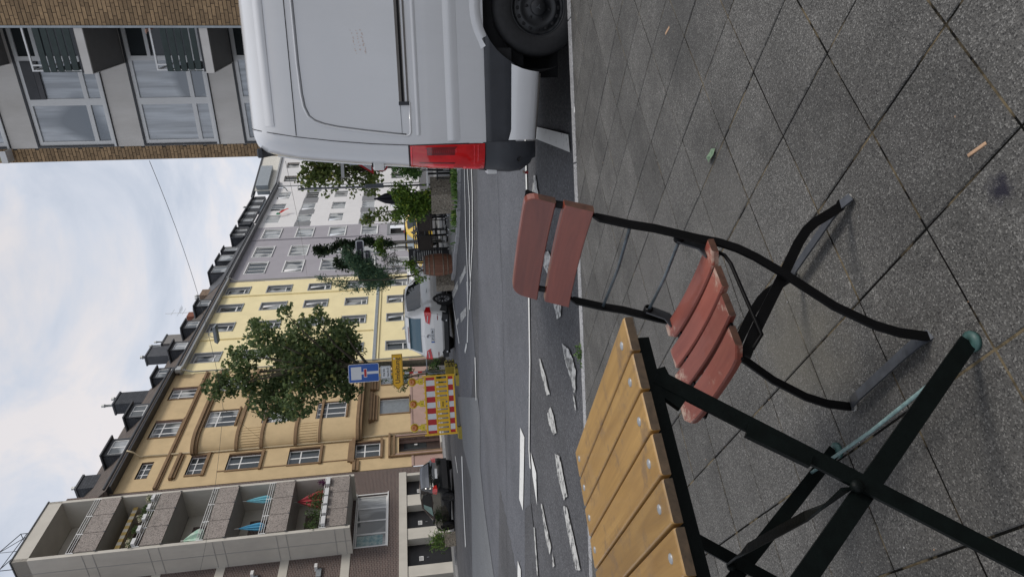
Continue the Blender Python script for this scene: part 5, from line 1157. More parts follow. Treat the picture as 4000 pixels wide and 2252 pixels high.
# ================================================================== BRICK HOUSE ON THE RIGHT (local x along its front, y into the house)
RP = Vector((4.1548, 18.0, 0)); RA = R(-26)
RB = thing('brick_balcony_house', 'tan brick apartment house with grey concrete panel, white windows and green slatted balconies', 'building', RP, RA)
M_panel = mat('grey_concrete_panel', (.72, .69, .65), .85, .05, 1.0, .1, 80, dirt=.35, dscale=.9, dcol=(.33, .30, .25), stretch=(1, 1, .5))
M_mort = mat('dark_mortar', (.075, .065, .055), .95, .2, 20)
M_tbrick = mat('tan_brick_face', (.30, .20, .11), .85, .2, 14, .3, 120, island=.0, col2=(.40, .27, .15))
def tb_obj():
    ma = _mc['tan_brick_face']; t = ma.node_tree; b = t.nodes['Principled BSDF']; src = b.inputs['Base Color'].links[0].from_socket
    oi = t.nodes.new('ShaderNodeObjectInfo'); gg = t.nodes.new('ShaderNodeNewGeometry'); ad = t.nodes.new('ShaderNodeMath'); ad.operation = 'ADD'; fr_ = t.nodes.new('ShaderNodeMath'); fr_.operation = 'FRACT'
    t.links.new(oi.outputs['Random'], ad.inputs[0]); t.links.new(gg.outputs['Random Per Island'], ad.inputs[1]); t.links.new(ad.outputs[0], fr_.inputs[0])
    mr = t.nodes.new('ShaderNodeMapRange'); mr.inputs[3].default_value = .72; mr.inputs[4].default_value = 1.22; t.links.new(fr_.outputs[0], mr.inputs[0])
    mi = t.nodes.new('ShaderNodeMix'); mi.data_type = 'RGBA'; mi.blend_type = 'MULTIPLY'; mi.inputs[0].default_value = 1; t.links.new(src, mi.inputs[6]); t.links.new(mr.outputs[0], mi.inputs[7]); t.links.new(mi.outputs[2], b.inputs['Base Color'])
tb_obj()
RZ = 17.0
rw = [(0.06, 2.9, 10.34-1.77, 10.34), (0.06, 2.9, 6.1, 7.85), (0.06, 2.9, 3.65, 5.4), (0.06, 2.9, 11.05, 12.85), (0.06, 2.9, 13.55, 15.3)]
b = MB(); wallgrid(b, 0, 3.0, 0, RZ, rw, M_panel, 0, .10, M_panel); b.build('concrete_panel', RB)
b = MB(); b.box(-.345, 0, -.002, 9, 0, RZ, M_mort); b.box(3.0, 4.7, -1.895, -1.6, 0, RZ, M_mort); b.box(4.7, 9, -1.895, 9, 0, RZ, M_mort); b.box(0, 4.7, .35, 9, 0, RZ, M_mort); b.box(3.0, 4.7, -.05, .35, 0, RZ, M_panel); b.box(-.36, 9, -.1, 9.1, RZ, RZ+.15, M_zinc); b.build('wall', RB)
b = MB(); b.box(2.955, 3.0, -1.93, -.01, 0, RZ, M_zinc); b.build('metal_edge', RB)
# bricks: courses 83 mm, 240 x 71 mm faces; nearest ones single, the rest joined
bme = {}
def brick_mesh(w_):
    k = round(w_, 3)
    if k not in bme: bb = MB(); bb.bev(0, k, 0, .071, 0, .012, .003, M_tbrick); me = bb.mesh('brick'); me.transform(Matrix.Rotation(R(90), 4, 'X')); bme[k] = me
    return bme[k]
bl = []
ch = .083; r = random.Random(9)
for (xa, xb, yy, z0, z1) in ((-.345, -.004, -.002, 3.5, 13.2), (3.003, 4.4, -1.895, 3.5, 11.2)):
    c = 0; z = z0
    while z < z1:
        x = xa-(.125 if c % 2 else 0)-(.06 if c % 3 == 2 else 0)
        while x < xb:
            a, e_ = max(x, xa), min(x+.24, xb)
            if e_-a > .03: bl.append((abs(z-8)+(0 if xa < 0 else abs(a-3)*2), a, e_-a, yy, z))
            x += .25
        z += ch; c += 1
bl.sort(); rest = MB()
for i, (_, a, w_, yy, z) in enumerate(bl):
    if i < 300: put('brick', brick_mesh(w_), RB, (a, yy+r.uniform(-.001, .001), z))
    else:
        bb = MB(Matrix.Translation((a, yy, z))@Matrix.Rotation(R(90), 4, 'X')); bb.bev(0, w_, 0, .071, 0, .012, .003, M_tbrick); rest.add(bb.v, bb.f, M_tbrick)
rest.build('brick', RB, kind='stuff')
M_rgl = glassmat('net_curtain_glass', (.13, .15, .17), .03, (.50, .53, .56), 9, .40); _b = M_rgl.node_tree.nodes['Principled BSDF']; _b.inputs['Specular IOR Level'].default_value = .9; _b.inputs['IOR'].default_value = 1.75
for i, (x0, x1, z0, z1) in enumerate(rw):
    b = MB(); b.box(x0-.05, x1, -.012, .06, z0-.05, z0+.0, M_gut); b.box(x0-.05, x1, -.014, .06, z1, z1+.05, M_gut); b.box(x0-.05, x0, -.012, .06, z0, z1, M_gut); b.build('window_seal', RB)
    b = MB(); f = .09; xm = 1.11; xd = 2.16; zt = z0+.42; y0, y1 = .015, .09
    for (a, c) in ((x0, x0+f), (xm-f*.9, xm+f*.9), (xd-f, xd+.02), (x1-f, x1)): b.box(a, c, y0, y1, z0, z1, M_frame)
    for (a, c) in ((x0+f, xm-f*.9), (xm+f*.9, xd-f)): b.box(a, c, y0, y1, z0, z0+f, M_frame); b.box(a, c, y0, y1, z1-f, z1, M_frame); b.box(a, c, y0+.004, y1-.004, zt-.05, zt+.05, M_frame)
    b.box(x0-.04, xd, -.05, .015, z0-.03, z0+.02, M_frame)
    b.box(xd+.02, x1-f, y0, y1, z1-f, z1, M_frame); b.box(xd+.02, x1-f, y0, y1, z0, z0+.25, M_frame); b.box(xd+.02, x1-f, y0, y1, z1-.55, z1-.47, M_frame)
    wv_ = b.build('window', RB)
    for (a, c) in ((x0+f*.6, xm-f*.6), (xm+f*.6, xd-f*.6)):
        for (q, t_) in ((z0+f*.6, zt-.03), (zt+.03, z1-f*.6)): b = MB(); b.box(a, c, .055, .065, q, t_, M_rgl if not (i == 0 and c > 1.5) else M_rgl); b.build('pane', wv_)
    b = MB(); b.box(xd, x1-f*.6, .05, .06, z0+.25, z1-.05, M_gl1); b.build('pane', wv_)
    if i == 0: b = MB(); b.box(xm+f*.8, xd-f, -.006, .053, z1-.09-.24, z1-.09, M_gut); b.box(xm+f*.8, xd-f, .0, .05, z1-.45, z1-.33, mat('blind_slats', (.08, .08, .085), .6)); b.build('roller_blind', wv_)
# balconies: slab, soffit, green slats, white rail
M_gsl = mat('dark_green_slat', (.028, .045, .042), .6, .2, 10, dirt=.15, dscale=3)
bz = [10.56, 8.02, 5.52, 2.95]
for i, zb in enumerate(bz):
    x0, x1 = 2.05, 2.952; y0 = -1.9
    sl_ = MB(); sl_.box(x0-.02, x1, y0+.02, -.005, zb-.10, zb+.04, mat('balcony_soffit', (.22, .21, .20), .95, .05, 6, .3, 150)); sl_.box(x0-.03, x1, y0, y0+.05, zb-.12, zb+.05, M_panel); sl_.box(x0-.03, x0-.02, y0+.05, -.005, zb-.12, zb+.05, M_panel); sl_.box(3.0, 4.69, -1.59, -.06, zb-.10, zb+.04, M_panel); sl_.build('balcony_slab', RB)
    b = MB(); b.box(x0+.0, x1, y0-.005, y0+.02, zb+.05, zb+.09, M_gut); b.build('drip_edge', RB)
    for q in range(5):
        r = random.Random(q+i*9); b = MB(); z = zb+.13+q*.148; b.bev(x0+.02+.012*(4-q)*.6, x1, y0-.03, y0-.008, z, z+.118, .004, M_gsl); o = b.build('slat', RB); 
        b = MB(); b.bev(x0+.012, x0+.03, y0, -.2, z, z+.118, .004, M_gsl); b.build('slat', RB)
    b = MB(); b.box(x0+.03, x1, y0-.004, y0+.035, zb+1.03, zb+1.065, M_white); b.box(x0+.03, x0+.065, y0, -.1, zb+1.03, zb+1.065, M_white); b.box(x0+.03, x0+.06, y0-.004, y0+.03, zb+.05, zb+1.03, M_white); b.box(x0+.14, x0+.17, y0-.004, y0+.03, zb+.8, zb+1.03, M_white); b.build('railing', RB)
b = MB(); b.box(.0, .5, -.28, 0, 12.0, 12.0, M_white)
fb_ = thing('window_box', 'small flower box at the cut-off upper window of the tan brick house', 'flower box', RP+Vector((math.cos(RA)*.02, math.sin(RA)*.02, 11.02)), RA)
b = MB(); b.box(-.30, .0, -.32, -.30, 0, .12, M_white); b.box(-.30, -.0, -.32, -.02, -.02, 0, M_white); b.bev(-.26, -.08, -.28, -.08, 0, .22, .02, mat('olive_pot', (.36, .34, .2), .7)); b.build('box', fb_); foliage('leaves', [(-.12, -.18, .3, .1)], 60, .05, LF, 5, fb_)
# the resting arm of someone sitting behind the lower balcony's slats
M_skin = mat('skin', (.46, .27, .20), .5, .06, 12); M_shirt = mat('rust_shirt', (.30, .10, .08), .9, .15, 9)
def skinned(name, verts, edges, radii, m, parent=None, sub=1):
    me = bpy.data.meshes.new(name); me.from_pydata(verts, edges, []); o = bpy.data.objects.new(name, me); C.objects.link(o); o.parent = parent
    md = o.modifiers.new('s', 'SKIN'); sv = me.skin_vertices[0].data
    for i, r_ in enumerate(radii): sv[i].radius = (r_, r_); sv[i].use_root = (i == 0)
    o.modifiers.new('u', 'SUBSURF').levels = sub
    bpy.context.view_layer.update(); dg = bpy.context.evaluated_depsgraph_get(); me2 = bpy.data.meshes.new_from_object(o.evaluated_get(dg))
    o.modifiers.clear(); o.data = me2; me2.materials.clear(); me2.materials.append(m)
    for p_ in me2.polygons: p_.use_smooth = True
    return o
pr = thing('person', 'person in a rust shirt sitting behind the green slats, forearm resting on the white rail', 'person', RP+Vector((math.cos(RA)*3.36+math.sin(RA)*1.05, math.sin(RA)*3.36-math.cos(RA)*1.05, 5.56)), RA)
V_ = [(0, 0, .48), (0, .02, .75), (0, .02, .98), (0, 0, 1.10), (0, -.02, 1.22), (0, -.02, 1.36), (.17, 0, .98), (-.17, 0, .98), (-.28, -.32, .90), (-.44, -.78, 1.03), (.2, -.2, .75), (.12, -.38, .7), (.1, -.4, .5), (-.1, -.4, .5), (.1, -.42, .08), (-.1, -.42, .08)]
skinned('body', V_, [(0, 1), (1, 2), (2, 3), (3, 4), (4, 5), (2, 6), (2, 7), (7, 8), (8, 9), (6, 10), (10, 11), (0, 12), (0, 13), (12, 14), (13, 15)], [.14, .13, .13, .055, .085, .08, .07, .07, .05, .035, .05, .035, .08, .08, .05, .05], M_skin, pr)
skinned('shirt', [(0, 0, .5), (0, .02, .75), (0, .02, .97), (.17, 0, .98), (-.17, 0, .98), (-.28, -.31, .905), (.2, -.19, .76)], [(0, 1), (1, 2), (2, 3), (2, 4), (4, 5), (3, 6)], [.16, .15, .14, .085, .085, .066, .066], M_shirt, pr)
hd = [(-.44, -.78, 1.03), (-.465, -.85, 1.07)]+[(-.50+.022*k, -.90, 1.075) for k in range(4)]+[(-.51+.022*k, -.94+.006*abs(k-1), 1.045) for k in range(4)]+[(-.43, -.84, 1.05), (-.42, -.88, 1.04)]
skinned('hand', hd, [(0, 1), (1, 2), (1, 3), (1, 4), (1, 5), (2, 6), (3, 7), (4, 8), (5, 9), (1, 10), (10, 11)], [.03, .034]+[.011]*4+[.009]*4+[.012, .010], M_skin, pr)
b = MB(); b.lathe([(0, 1.47), (.05, 1.465), (.09, 1.43), (.10, 1.37), (.095, 1.32), (.06, 1.28)], M_brown, 12, Matrix.Translation((0, 0, 0))); b.build('hair', pr)

# ================================================================== STREET FURNITURE, CARS, PLANTS
def at(x, y, up=0): return (x, y, gz(y)+up)
# barricade
M_yel = mat('barrier_yellow', (.80, .48, .02), .45, .06, 4, coat=.1); M_redf = mat('signal_red', (.50, .018, .02), .4, .05, 4); M_wf = mat('signal_white', (.72, .74, .76), .4, .03, 4)
M_foot = mat('recycled_foot', (.32, .25, .045), .8, .35, 7, col2=(.42, .33, .05)); M_blk = mat('black_plastic', (.02, .02, .022), .6, .2, 9); M_amb = mat('amber_lens', (.55, .16, .01), .12, .15, 30, coat=1)
X0, X1 = -4.72, -2.80; BL = 1.98
bar = thing('road_barrier', 'yellow plastic road barrier with red and white boards closing the side street', 'barrier', at(-4.72, 22.1, .10), math.atan2(.22, 1.92))
H_ = 1.02
b = MB(); b.bev(0, .055, -.03, .03, -.02, H_+.06, .012, M_yel); b.bev(BL-.055, BL, -.03, .03, -.02, H_+.06, .012, M_yel); b.build('post', bar)
for z0, z1 in ((.015, .055), (.235, .275), (.62, .665), (H_-.05, H_)): b = MB(); b.bev(.055, BL-.055, -.025, .025, z0, z1, .008, M_yel); b.build('rail', bar)
def stripes(z0, z1, n, first):
    b = MB(); W_ = BL-.14; wid = [.5]+[1]*(n-2)+[.5]; tot = sum(wid); x = .07
    b.box(.06, BL-.06, -.006, .012, z0, z1, M_yel)
    for i, q in enumerate(wid): d = W_*q/tot; b.add([(x, -.0085, z0+.012), (x+d, -.0085, z0+.012), (x+d, -.0085, z1-.012), (x, -.0085, z1-.012)], [(0, 1, 2, 3)], M_redf if (i+first) % 2 == 0 else M_wf); x += d
    return b.build('striped_board', bar)
stripes(.665, H_-.05, 11, 0); stripes(.055, .235, 11, 0)
for i in range(12):
    if i in (5, 6): continue
    x = .10+(BL-.2)*(i+.5)/12; b = MB(); b.bev(x-.048, x+.048, -.014, .014, .275, .62, .006, M_yel)
    for q in (-.02, .02): b.box(x+q-.004, x+q+.004, -.019, -.014, .28, .615, M_yel)
    b.build('slat', bar)
b = MB(); b.bev(.86, 1.15, -.016, .016, .34, .53, .01, M_yel); b.box(.86, .90, -.012, .012, .275, .62, M_yel); b.box(1.11, 1.15, -.012, .012, .275, .62, M_yel); b.box(.96, 1.05, -.012, .012, .275, .34, M_yel); lp = b.build('label_plate', bar)
b = MB(); b.box(.92, 1.08, -.02, -.0165, .41, .455, M_blk); b.build('plate_print', lp)
for i in range(3): b = MB(); b.box(.935+.05*i, .965+.05*i, -.0225, -.0202, .42, .445, M_yel); b.build('plate_letter', lp)
for q, x in enumerate([.02, .2, .39, .58, .77, .99, 1.2, 1.4, 1.59, 1.78, BL-.02]): b = MB(); b.bev(x-.016, x+.016, -.018, .018, H_, H_+.045, .006, M_yel); b.build('peg', bar)
for i, (x, what) in enumerate(((.30, 'leftmost of the three on the yellow barrier'), (1.07, 'middle one of the three on the yellow barrier'), (1.80, 'rightmost of the three on the yellow barrier'))):
    a_ = math.atan2(.22, 1.92); bx = -4.72+math.cos(a_)*x; by = 22.1+math.sin(a_)*x
    t = thing('warning_lamp', 'amber battery warning lamp, '+what, 'warning lamp', (bx, by, gz(22.1)+.10+H_+.03), a_, 'warning lamps on the barrier'); t.scale = (1.2, 1.2, 1.2)
    b = MB(); b.bev(-.085, .085, -.04, .04, 0, .13, .015, mat('lamp_yellow', (.74, .56, .04), .45)); b.bev(-.05, .05, -.035, .035, .13, .19, .012, mat('lamp_yellow', (0, 0, 0))); b.box(-.02, .0, -.043, -.04, .05, .075, M_blk); b.build('housing', t)
    T_ = Matrix.Translation((0, 0, .30))@Matrix.Rotation(R(90), 4, 'X'); b = MB(); b.lathe([(.0, -.03), (.10, -.03), (.118, -.01), (.118, .02), (.095, .03), (.092, .02)], mat('lamp_yellow', (0, 0, 0)), 24, T_); b.build('lamp_ring', t)
    b = MB(); b.lathe([(.093, .022), (.085, .04), (.06, .052), (.03, .045), (0, .04)], M_amb, 24, T_); b.build('lens', t)
def foot_plate(label, x, y, rz, z=0, grp='base plates of the road works'):
    t = thing('base_plate', label, 'base plate', at(x, y, z), rz, grp)
    b = MB(); n = 10; top = []
    for i in range(n+1):
        xx = -.42+.84*i/n; hh = .10+.012*math.cos(i*2.2); wd = .20-.03*(1 if i in (3, 7) else 0); top.append((xx, wd, hh))
    vs = []
    for xx, wd, hh in top: vs += [(xx, -wd, 0), (xx, -wd*.9, hh), (xx, wd*.9, hh), (xx, wd, 0)]
    b.add(vs, [(i*4+k, i*4+(k+1) % 4, i*4+4+(k+1) % 4, i*4+4+k) for i in range(n) for k in range(4)]+[(0, 1, 2, 3), tuple(n*4+3-k for k in range(4))], M_foot); b.build('plate', t)
    b = MB(); b.bev(.12, .40, -.215, -.185, .015, .085, .006, M_blk); b.build('rubber_insert', t); b = MB(); b.bev(-.40, -.30, -.19, .19, .02, .112, .01, M_blk); b.build('rubber_cap', t)
    b = MB(); b.box(.17, .35, -.2185, -.2155, .03, .068, mat('reflector_yellow', (.85, .72, .05), .3)); b.build('reflector', t); return t
foot_plate('recycled base plate under the left end of the yellow barrier', -4.62, 21.75, R(100))
foot_plate('recycled base plate under the right end of the yellow barrier', -2.72, 21.75, R(70))
for i in range(3): foot_plate('%s of the base plates stacked at the sign post' % ('lowest', 'middle one', 'topmost')[i], -2.70, 23.5, R(80), i*.115)
# sign post with three signs
sp_ = thing('sign_post', 'galvanised post with a red and white band standing beside the yellow barrier', 'post', at(-2.75, 23.5), R(3))
b = MB(); b.tube([(0, 0, .05), (0, 0, 3.72)], .03, M_zinc, 12); b.build('post', sp_)
b = MB()
for i in range(4): b.lathe([(.0315, 1.15+.15*i), (.0315, 1.30+.15*i)], M_redf if i % 2 == 0 else M_wf, 12)
b.build('reflective_band', sp_); zb_ = gz(23.5)
M_blue = mat('sign_blue', (.015, .10, .42), .35, .03, 3); M_syel = mat('sign_yellow', (.80, .44, .01), .35, .03, 3); M_ink = mat('sign_black', (.012, .012, .012), .5); M_grback = mat('sign_back', (.4, .4, .4), .5, metal=.4)
def rrect(x0, x1, z0, z1, r_, n=5):
    P = []
    for (cx, cz, a0) in ((x1-r_, z1-r_, 0), (x0+r_, z1-r_, 90), (x0+r_, z0+r_, 180), (x1-r_, z0+r_, 270)):
        for k in range(n+1): a = R(a0+90*k/n); P.append((cx+r_*math.cos(a), cz+r_*math.sin(a)))
    return P
def plate(poly, m, y, th, b=None):
    b = b or MB(); b.prism([(x, y, z) for x, z in poly], (0, th, 0), m); return b
def signthing(label, x, y, z, rz, cat='road sign', name='road_sign'): return thing(name, label, cat, (x, y, z), rz)
s1 = signthing('blue rectangular dead end road sign with white road and red bar', -2.64, 23.45, 3.22, R(4))
b = plate(rrect(-.315, .315, -.52, .52, .05), M_grback, .0, .012); plate(rrect(-.315, .315, -.52, .52, .05), M_wf, -.002, .0018, b); plate(rrect(-.298, .298, -.503, .503, .04), M_blue, -.004, .0018, b); b.build('panel', s1)
b = plate([(-.045, -.503), (.045, -.503), (.045, .1), (-.045, .1)], M_wf, -.006, .0015); plate([(-.22, .08), (.22, .08), (.22, .43), (-.22, .43)], M_wf, -.0065, .0018, b); b.build('road_symbol', s1)
b = plate([(-.15, -.11), (.15, -.11), (.15, .0), (-.15, .0)], M_wf, -.0085, .0015); plate([(-.13, -.095), (.13, -.095), (.13, -.015), (-.13, -.015)], M_redf, -.0105, .0015, b); b.build('bar_symbol', s1)
s2 = signthing('white supplementary plate reading frei bis Haus-Nr. 25 under the blue sign', -2.67, 23.45, 2.47, R(4))
b = plate(rrect(-.225, .225, -.18, .18, .035), M_grback, 0, .012); plate(rrect(-.225, .225, -.18, .18, .035), M_wf, -.002, .0018, b); b.build('panel', s2)
b = MB(); P = rrect(-.208, .208, -.163, .163, .028); Q = rrect(-.198, .198, -.153, .153, .022); n = len(P); b.add([(x, -.0035, z) for x, z in P]+[(x, -.0035, z) for x, z in Q], [(i, (i+1) % n, n+(i+1) % n, n+i) for i in range(n)], M_ink); b.build('border', s2)
text('frei bis', .11, M_ink, 'lettering', s2, (0, -.004, .065), sx=.85, bold=.002); text('Haus-Nr.25', .095, M_ink, 'lettering', s2, (0, -.004, -.075), sx=.72, bold=.002)
s3 = signthing('yellow arrow shaped Umleitung diversion sign pointing left', -2.68, 23.42, 2.06, R(4))
def arrow(g): return [(-.62+g*1.5, 0), (-.44+g*.4, .185-g), (.62-g, .185-g), (.62-g, -.185+g), (-.44+g*.4, -.185+g)]
b = plate(arrow(0), M_grback, 0, .012); plate(arrow(0), M_syel, -.002, .0018, b); plate(arrow(.012), M_ink, -.004, .0018, b); plate(arrow(.026), M_syel, -.006, .0018, b); b.build('panel', s3)
text('Umleitung', .235, M_ink, 'lettering', s3, (.045, -.0075, -.0), sx=.92, bold=.003); b = plate(rrect(.44, .50, .07, .13, .01), mat('sticker', (.8, .75, .66), .5), -.009, .001); b.build('sticker', s3)
for z in (3.79-.1, 2.68, 2.27, 1.86): b = MB(); b.bev(-.04, .04, -.045, .04, z-zb_-.03, z-zb_+.03, .01, M_syel); b.build('clamp', sp_)

# ---- cars from stations
def ring(st):
    x, pts = st; P = [(x, -y, z) for y, z in pts]+[(x, y, z) for y, z in reversed(pts)]
    return P
class Car:
    """pts per station, bottom to top: sill, side, belt, roof edge, roof centre (half widths)"""
    def __init__(s, t, stations, m): 
        s.t = t; s.st = stations; b = MB(); rs = []
        fine = []
        for i in range(len(stations)-1):
            (xa, pa), (xb, pb) = stations[i], stations[i+1]
            for k in range(3): f = k/3; fine.append((xa+(xb-xa)*f, [(a[0]+(c[0]-a[0])*f, a[1]+(c[1]-a[1])*f) for a, c in zip(pa, pb)]))
        fine.append(stations[-1]); s.fine = fine
        rs = [ring(q) for q in fine]; n = len(rs[0]); vs = [p for q in rs for p in q]
        b.add(vs, [(i*n+k, i*n+(k+1) % n, (i+1)*n+(k+1) % n, (i+1)*n+k) for i in range(len(rs)-1) for k in range(n)]+[tuple(range(n)), tuple((len(rs)-1)*n+n-1-k for k in range(n))], m, True)
        me = b.mesh('body'); o = bpy.data.objects.new('body', me); C.objects.link(o); o.parent = t; md = o.modifiers.new('bevel', 'BEVEL'); md.width = .035; md.segments = 3; md.limit_method = 'ANGLE'; md.angle_limit = R(28); s.body = o
    def P(s, x, j, f, side=-1, out=.006):
        """point on the face between ring points j and j+1 at fraction f"""
        xs = [q[0] for q in s.st]; pts = []
        for jj in (j, j+1):
            y = float(np.interp(x, xs, [q[1][jj][0] for q in s.st])); z = float(np.interp(x, xs, [q[1][jj][1] for q in s.st])); pts.append((y, z))
        (ya, za), (yb, zb) = pts; y = ya+(yb-ya)*f; z = za+(zb-za)*f; L_ = math.hypot(yb-ya, zb-za) or 1; ny, nz = (zb-za)/L_, -(yb-ya)/L_
        return Vector((x, side*(y+ny*out), z+nz*out))
    def sideglass(s, xs, j, f0, f1, name='side_window', m=None, fe=None):
        for sd_ in (-1, 1):
            b = MB(); vs = []
            for i, x in enumerate(xs):
                a, c = (f0, f1) if fe is None else (f0, fe[i]); vs += [s.P(x, j, a, sd_, .008), s.P(x, j, c, sd_, .008)]
            n = len(vs); vs += [v-Vector((0, sd_*.02, 0)) for v in vs]
            b.add(vs, [(2*i, 2*i+1, 2*i+3, 2*i+2) for i in range(len(xs)-1)]+[(2*i, 2*i+2, n+2*i+2, n+2*i) for i in range(len(xs)-1)]+[(2*i+1, 2*i+3, n+2*i+3, n+2*i+1) for i in range(len(xs)-1)]+[(0, 1, n+1, n), (n-2, n-1, 2*n-1, 2*n-2)], m or M_glass); b.build(name, s.t)
    def back(s, pts, m, name, th=.012, parent=None, off=(-.012, 0, .0)):
        """quad list on the rear: pts are 3D points (x,y,z)"""
        b = MB(); b.prism([Vector(p)+Vector(off) for p in pts], (th, 0, 0), m); return b.build(name, parent or s.t)
# white SUV
M_suv = mat('pearl_white_paint', (.80, .79, .77), .18, .02, 1, coat=.9)
suv = thing('parked_suv', 'white compact SUV seen from behind, parked beside the brown barrel planter', 'car', at(-1.02+.02*0, 22.85), FA)
def S(x, sill, side, belt, re, rc): return (x, [(sill[0]*.0+.55, sill[1]), sill, side, belt, re, (re[0]*.5, rc-.012), (0, rc)])
sts = [S(-.92, (.72, .42), (.84, .62), (.84, .90), (.76, .98), 1.0), S(-.84, (.80, .32), (.90, .60), (.89, .98), (.73, 1.08), 1.10), S(-.74, (.82, .28), (.915, .60), (.905, 1.02), (.68, 1.30), 1.33), S(-.58, (.84, .26), (.92, .60), (.91, 1.04), (.64, 1.53), 1.57), S(-.40, (.85, .25), (.92, .60), (.91, 1.05), (.61, 1.62), 1.66),
       S(.8, (.85, .24), (.92, .60), (.91, 1.02), (.60, 1.645), 1.69), S(1.6, (.85, .24), (.92, .60), (.905, 1.0), (.60, 1.59), 1.64), S(2.35, (.85, .24), (.92, .60), (.90, .98), (.66, 1.20), 1.25), S(2.75, (.85, .24), (.915, .60), (.88, .97), (.72, 1.02), 1.06), S(3.4, (.82, .26), (.88, .58), (.82, .86), (.66, .93), .97), S(3.6, (.7, .3), (.76, .5), (.7, .74), (.5, .80), .82)]
cs = Car(suv, sts, M_suv)
xs = [-.48, -.3, .1, .5, .9, 1.3, 1.7, 2.1, 2.35]; cs.sideglass(xs, 3, .08, .86, fe=[.45, .84, .88, .88, .88, .88, .84, .80, .4])
b = MB()
def rearz(c, z): return c.P  # placeholder
def roofpt(c, x, yf, out=.008):
    xs_ = [q[0] for q in c.st]; re = [float(np.interp(x, xs_, [q[1][4][k] for q in c.st])) for k in (0, 1)]; rc = float(np.interp(x, xs_, [q[1][6][1] for q in c.st]))
    z = re[1]+(rc-re[1])*(1-abs(yf))**.7; return Vector((x-out, re[0]*yf, z+out*.5))
def rearglass(c, x0, x1, name='rear_window', m=None, wf=.9):
    b = MB(); vs = []; ny = 9; nx = 5
    for i in range(nx+1):
        x = x0+(x1-x0)*i/nx
        for k in range(ny): vs.append(roofpt(c, x, wf*(-1+2*k/(ny-1)), .012))
    b.add(vs, [(i*ny+k, i*ny+k+1, i*ny+ny+k+1, i*ny+ny+k) for i in range(nx) for k in range(ny-1)], m or M_glass, True); return b.build(name, c.t)
M_rg = glassmat('rear_glass', (.10, .17, .21), .03)
rearglass(cs, -.83, -.60, m=M_rg)
cs.back([(-.66, -.62, 1.50), (-.66, .62, 1.50), (-.50, .60, 1.60), (-.50, -.60, 1.60)], M_suv, 'spoiler', .16, off=(-.05, 0, .0))
cs.back([(-.71, -.3, 1.52), (-.71, .3, 1.52), (-.71, .3, 1.545), (-.71, -.3, 1.545)], M_lampd, 'brake_lamp', .02, off=(-.03, 0, 0))
for sg in (-1, 1):
    b = MB(); A_ = [(-.945, sg*.48, .83), (-.945, sg*.82, .775), (-.905, sg*.895, .77), (-.60, sg*.938, .80)]; B_ = [(-.935, sg*.56, .95), (-.93, sg*.80, .985), (-.86, sg*.90, .995), (-.58, sg*.935, .92)]
    b.add(A_+B_+[(x+.06, y*.9, z) for x, y, z in A_+B_], [(0, 1, 5, 4), (1, 2, 6, 5), (2, 3, 7, 6), (0, 1, 9, 8), (1, 2, 10, 9), (2, 3, 11, 10), (4, 5, 13, 12), (5, 6, 14, 13), (6, 7, 15, 14), (0, 4, 12, 8), (3, 7, 15, 11)], M_lamp); tl = b.build('tail_light', suv)
    b = MB(); b.prism([(-.955, sg*.56, .90), (-.955, sg*.80, .87), (-.955, sg*.80, .89), (-.955, sg*.56, .92)], (.01, 0, 0), M_white); b.build('light_strip', tl)
    cs.back([(-.90, sg*.62, .55), (-.88, sg*.83, .55), (-.88, sg*.83, .58), (-.90, sg*.62, .58)], M_lampd, 'reflector', off=(-.035, 0, 0))
cs.back([(-.90, -.80, .22), (-.90, .80, .22), (-.90, .84, .40), (-.90, .62, .44), (-.90, .55, .36), (-.90, -.55, .36), (-.90, -.62, .44), (-.90, -.84, .40)], M_blk, 'bumper_insert', .16, off=(-.05, 0, 0))
cs.back([(-.9, -.30, .68), (-.9, .24, .68), (-.9, .24, .80), (-.9, -.30, .80)], M_blk, 'plate_holder', .02, off=(-.02, .0, 0)); 
b = MB(); b.box(-.932, -.922, -.285, .235, .69, .79, M_wf); lpz = b.build('licence_plate', suv); b = MB(); b.box(-.936, -.932, .19, .232, .69, .79, M_blue); b.build('euro_band', lpz)
text('LIP·OG 994', .095, M_ink, 'plate_text', lpz, (-.936, -.045, .738), (R(90), 0, R(-90)), .001, sx=.86, bold=.001)
T_ = Matrix.Translation((-.925, -.02, .88))@Matrix.Rotation(R(-90), 4, 'Y'); b = MB(); b.lathe([(.065, 0), (.065, .012), (.055, .016), (.052, .01), (0, .01)], M_alu, 20, T_); em = b.build('emblem', suv); text('VW', .06, M_alu, 'emblem_letters', em, (-.94, -.02, .875), (R(90), 0, R(-90)), .002, sx=.8)
b = MB(); b.tube([(-.85, -.60, .27), (-.97, -.60, .27)], .03, M_alu, 10); b.tube([(-.85, .60, .27), (-.97, .60, .27)], .035, M_alu, 10); b.build('exhaust', suv)
def car_wheels(c, xs_, yw, R_, rim, spokes, mr_):
    for x in xs_:
        for sg in (-1, 1):
            T_ = Matrix.Translation((x, sg*(yw+.004), R_))@Matrix.Rotation(R(90)*(1 if sg < 0 else -1), 4, 'X'); b = MB(); b.lathe([(0, 0), (R_+.055, 0), (R_+.06, -.04)], M_dark, 30, T_); b.build('wheel_arch', c.t)
            wheel(c.t, x, sg*(yw+.006), R_, R_, rim, .2, False, sg, mr_, spokes)
M_rimg = mat('grey_alloy', (.30, .30, .31), .35, .1, 9, metal=.7)
car_wheels(cs, (0, 2.68), .905, .35, .235, 10, M_rimg)
b = MB(); b.box(-.8, 3.4, -.75, .75, .17, .30, M_dark); b.box(-.75, .2, -.88, .88, .24, .5, M_blk); b.build('underbody', suv)
b = MB(); b.bev(.35, 2.3, -.955, -.92, .24, .34, .01, M_blk); b.box(.4, 2.25, -.935, -.925, .43, .45, M_alu); b.build('sill', suv)
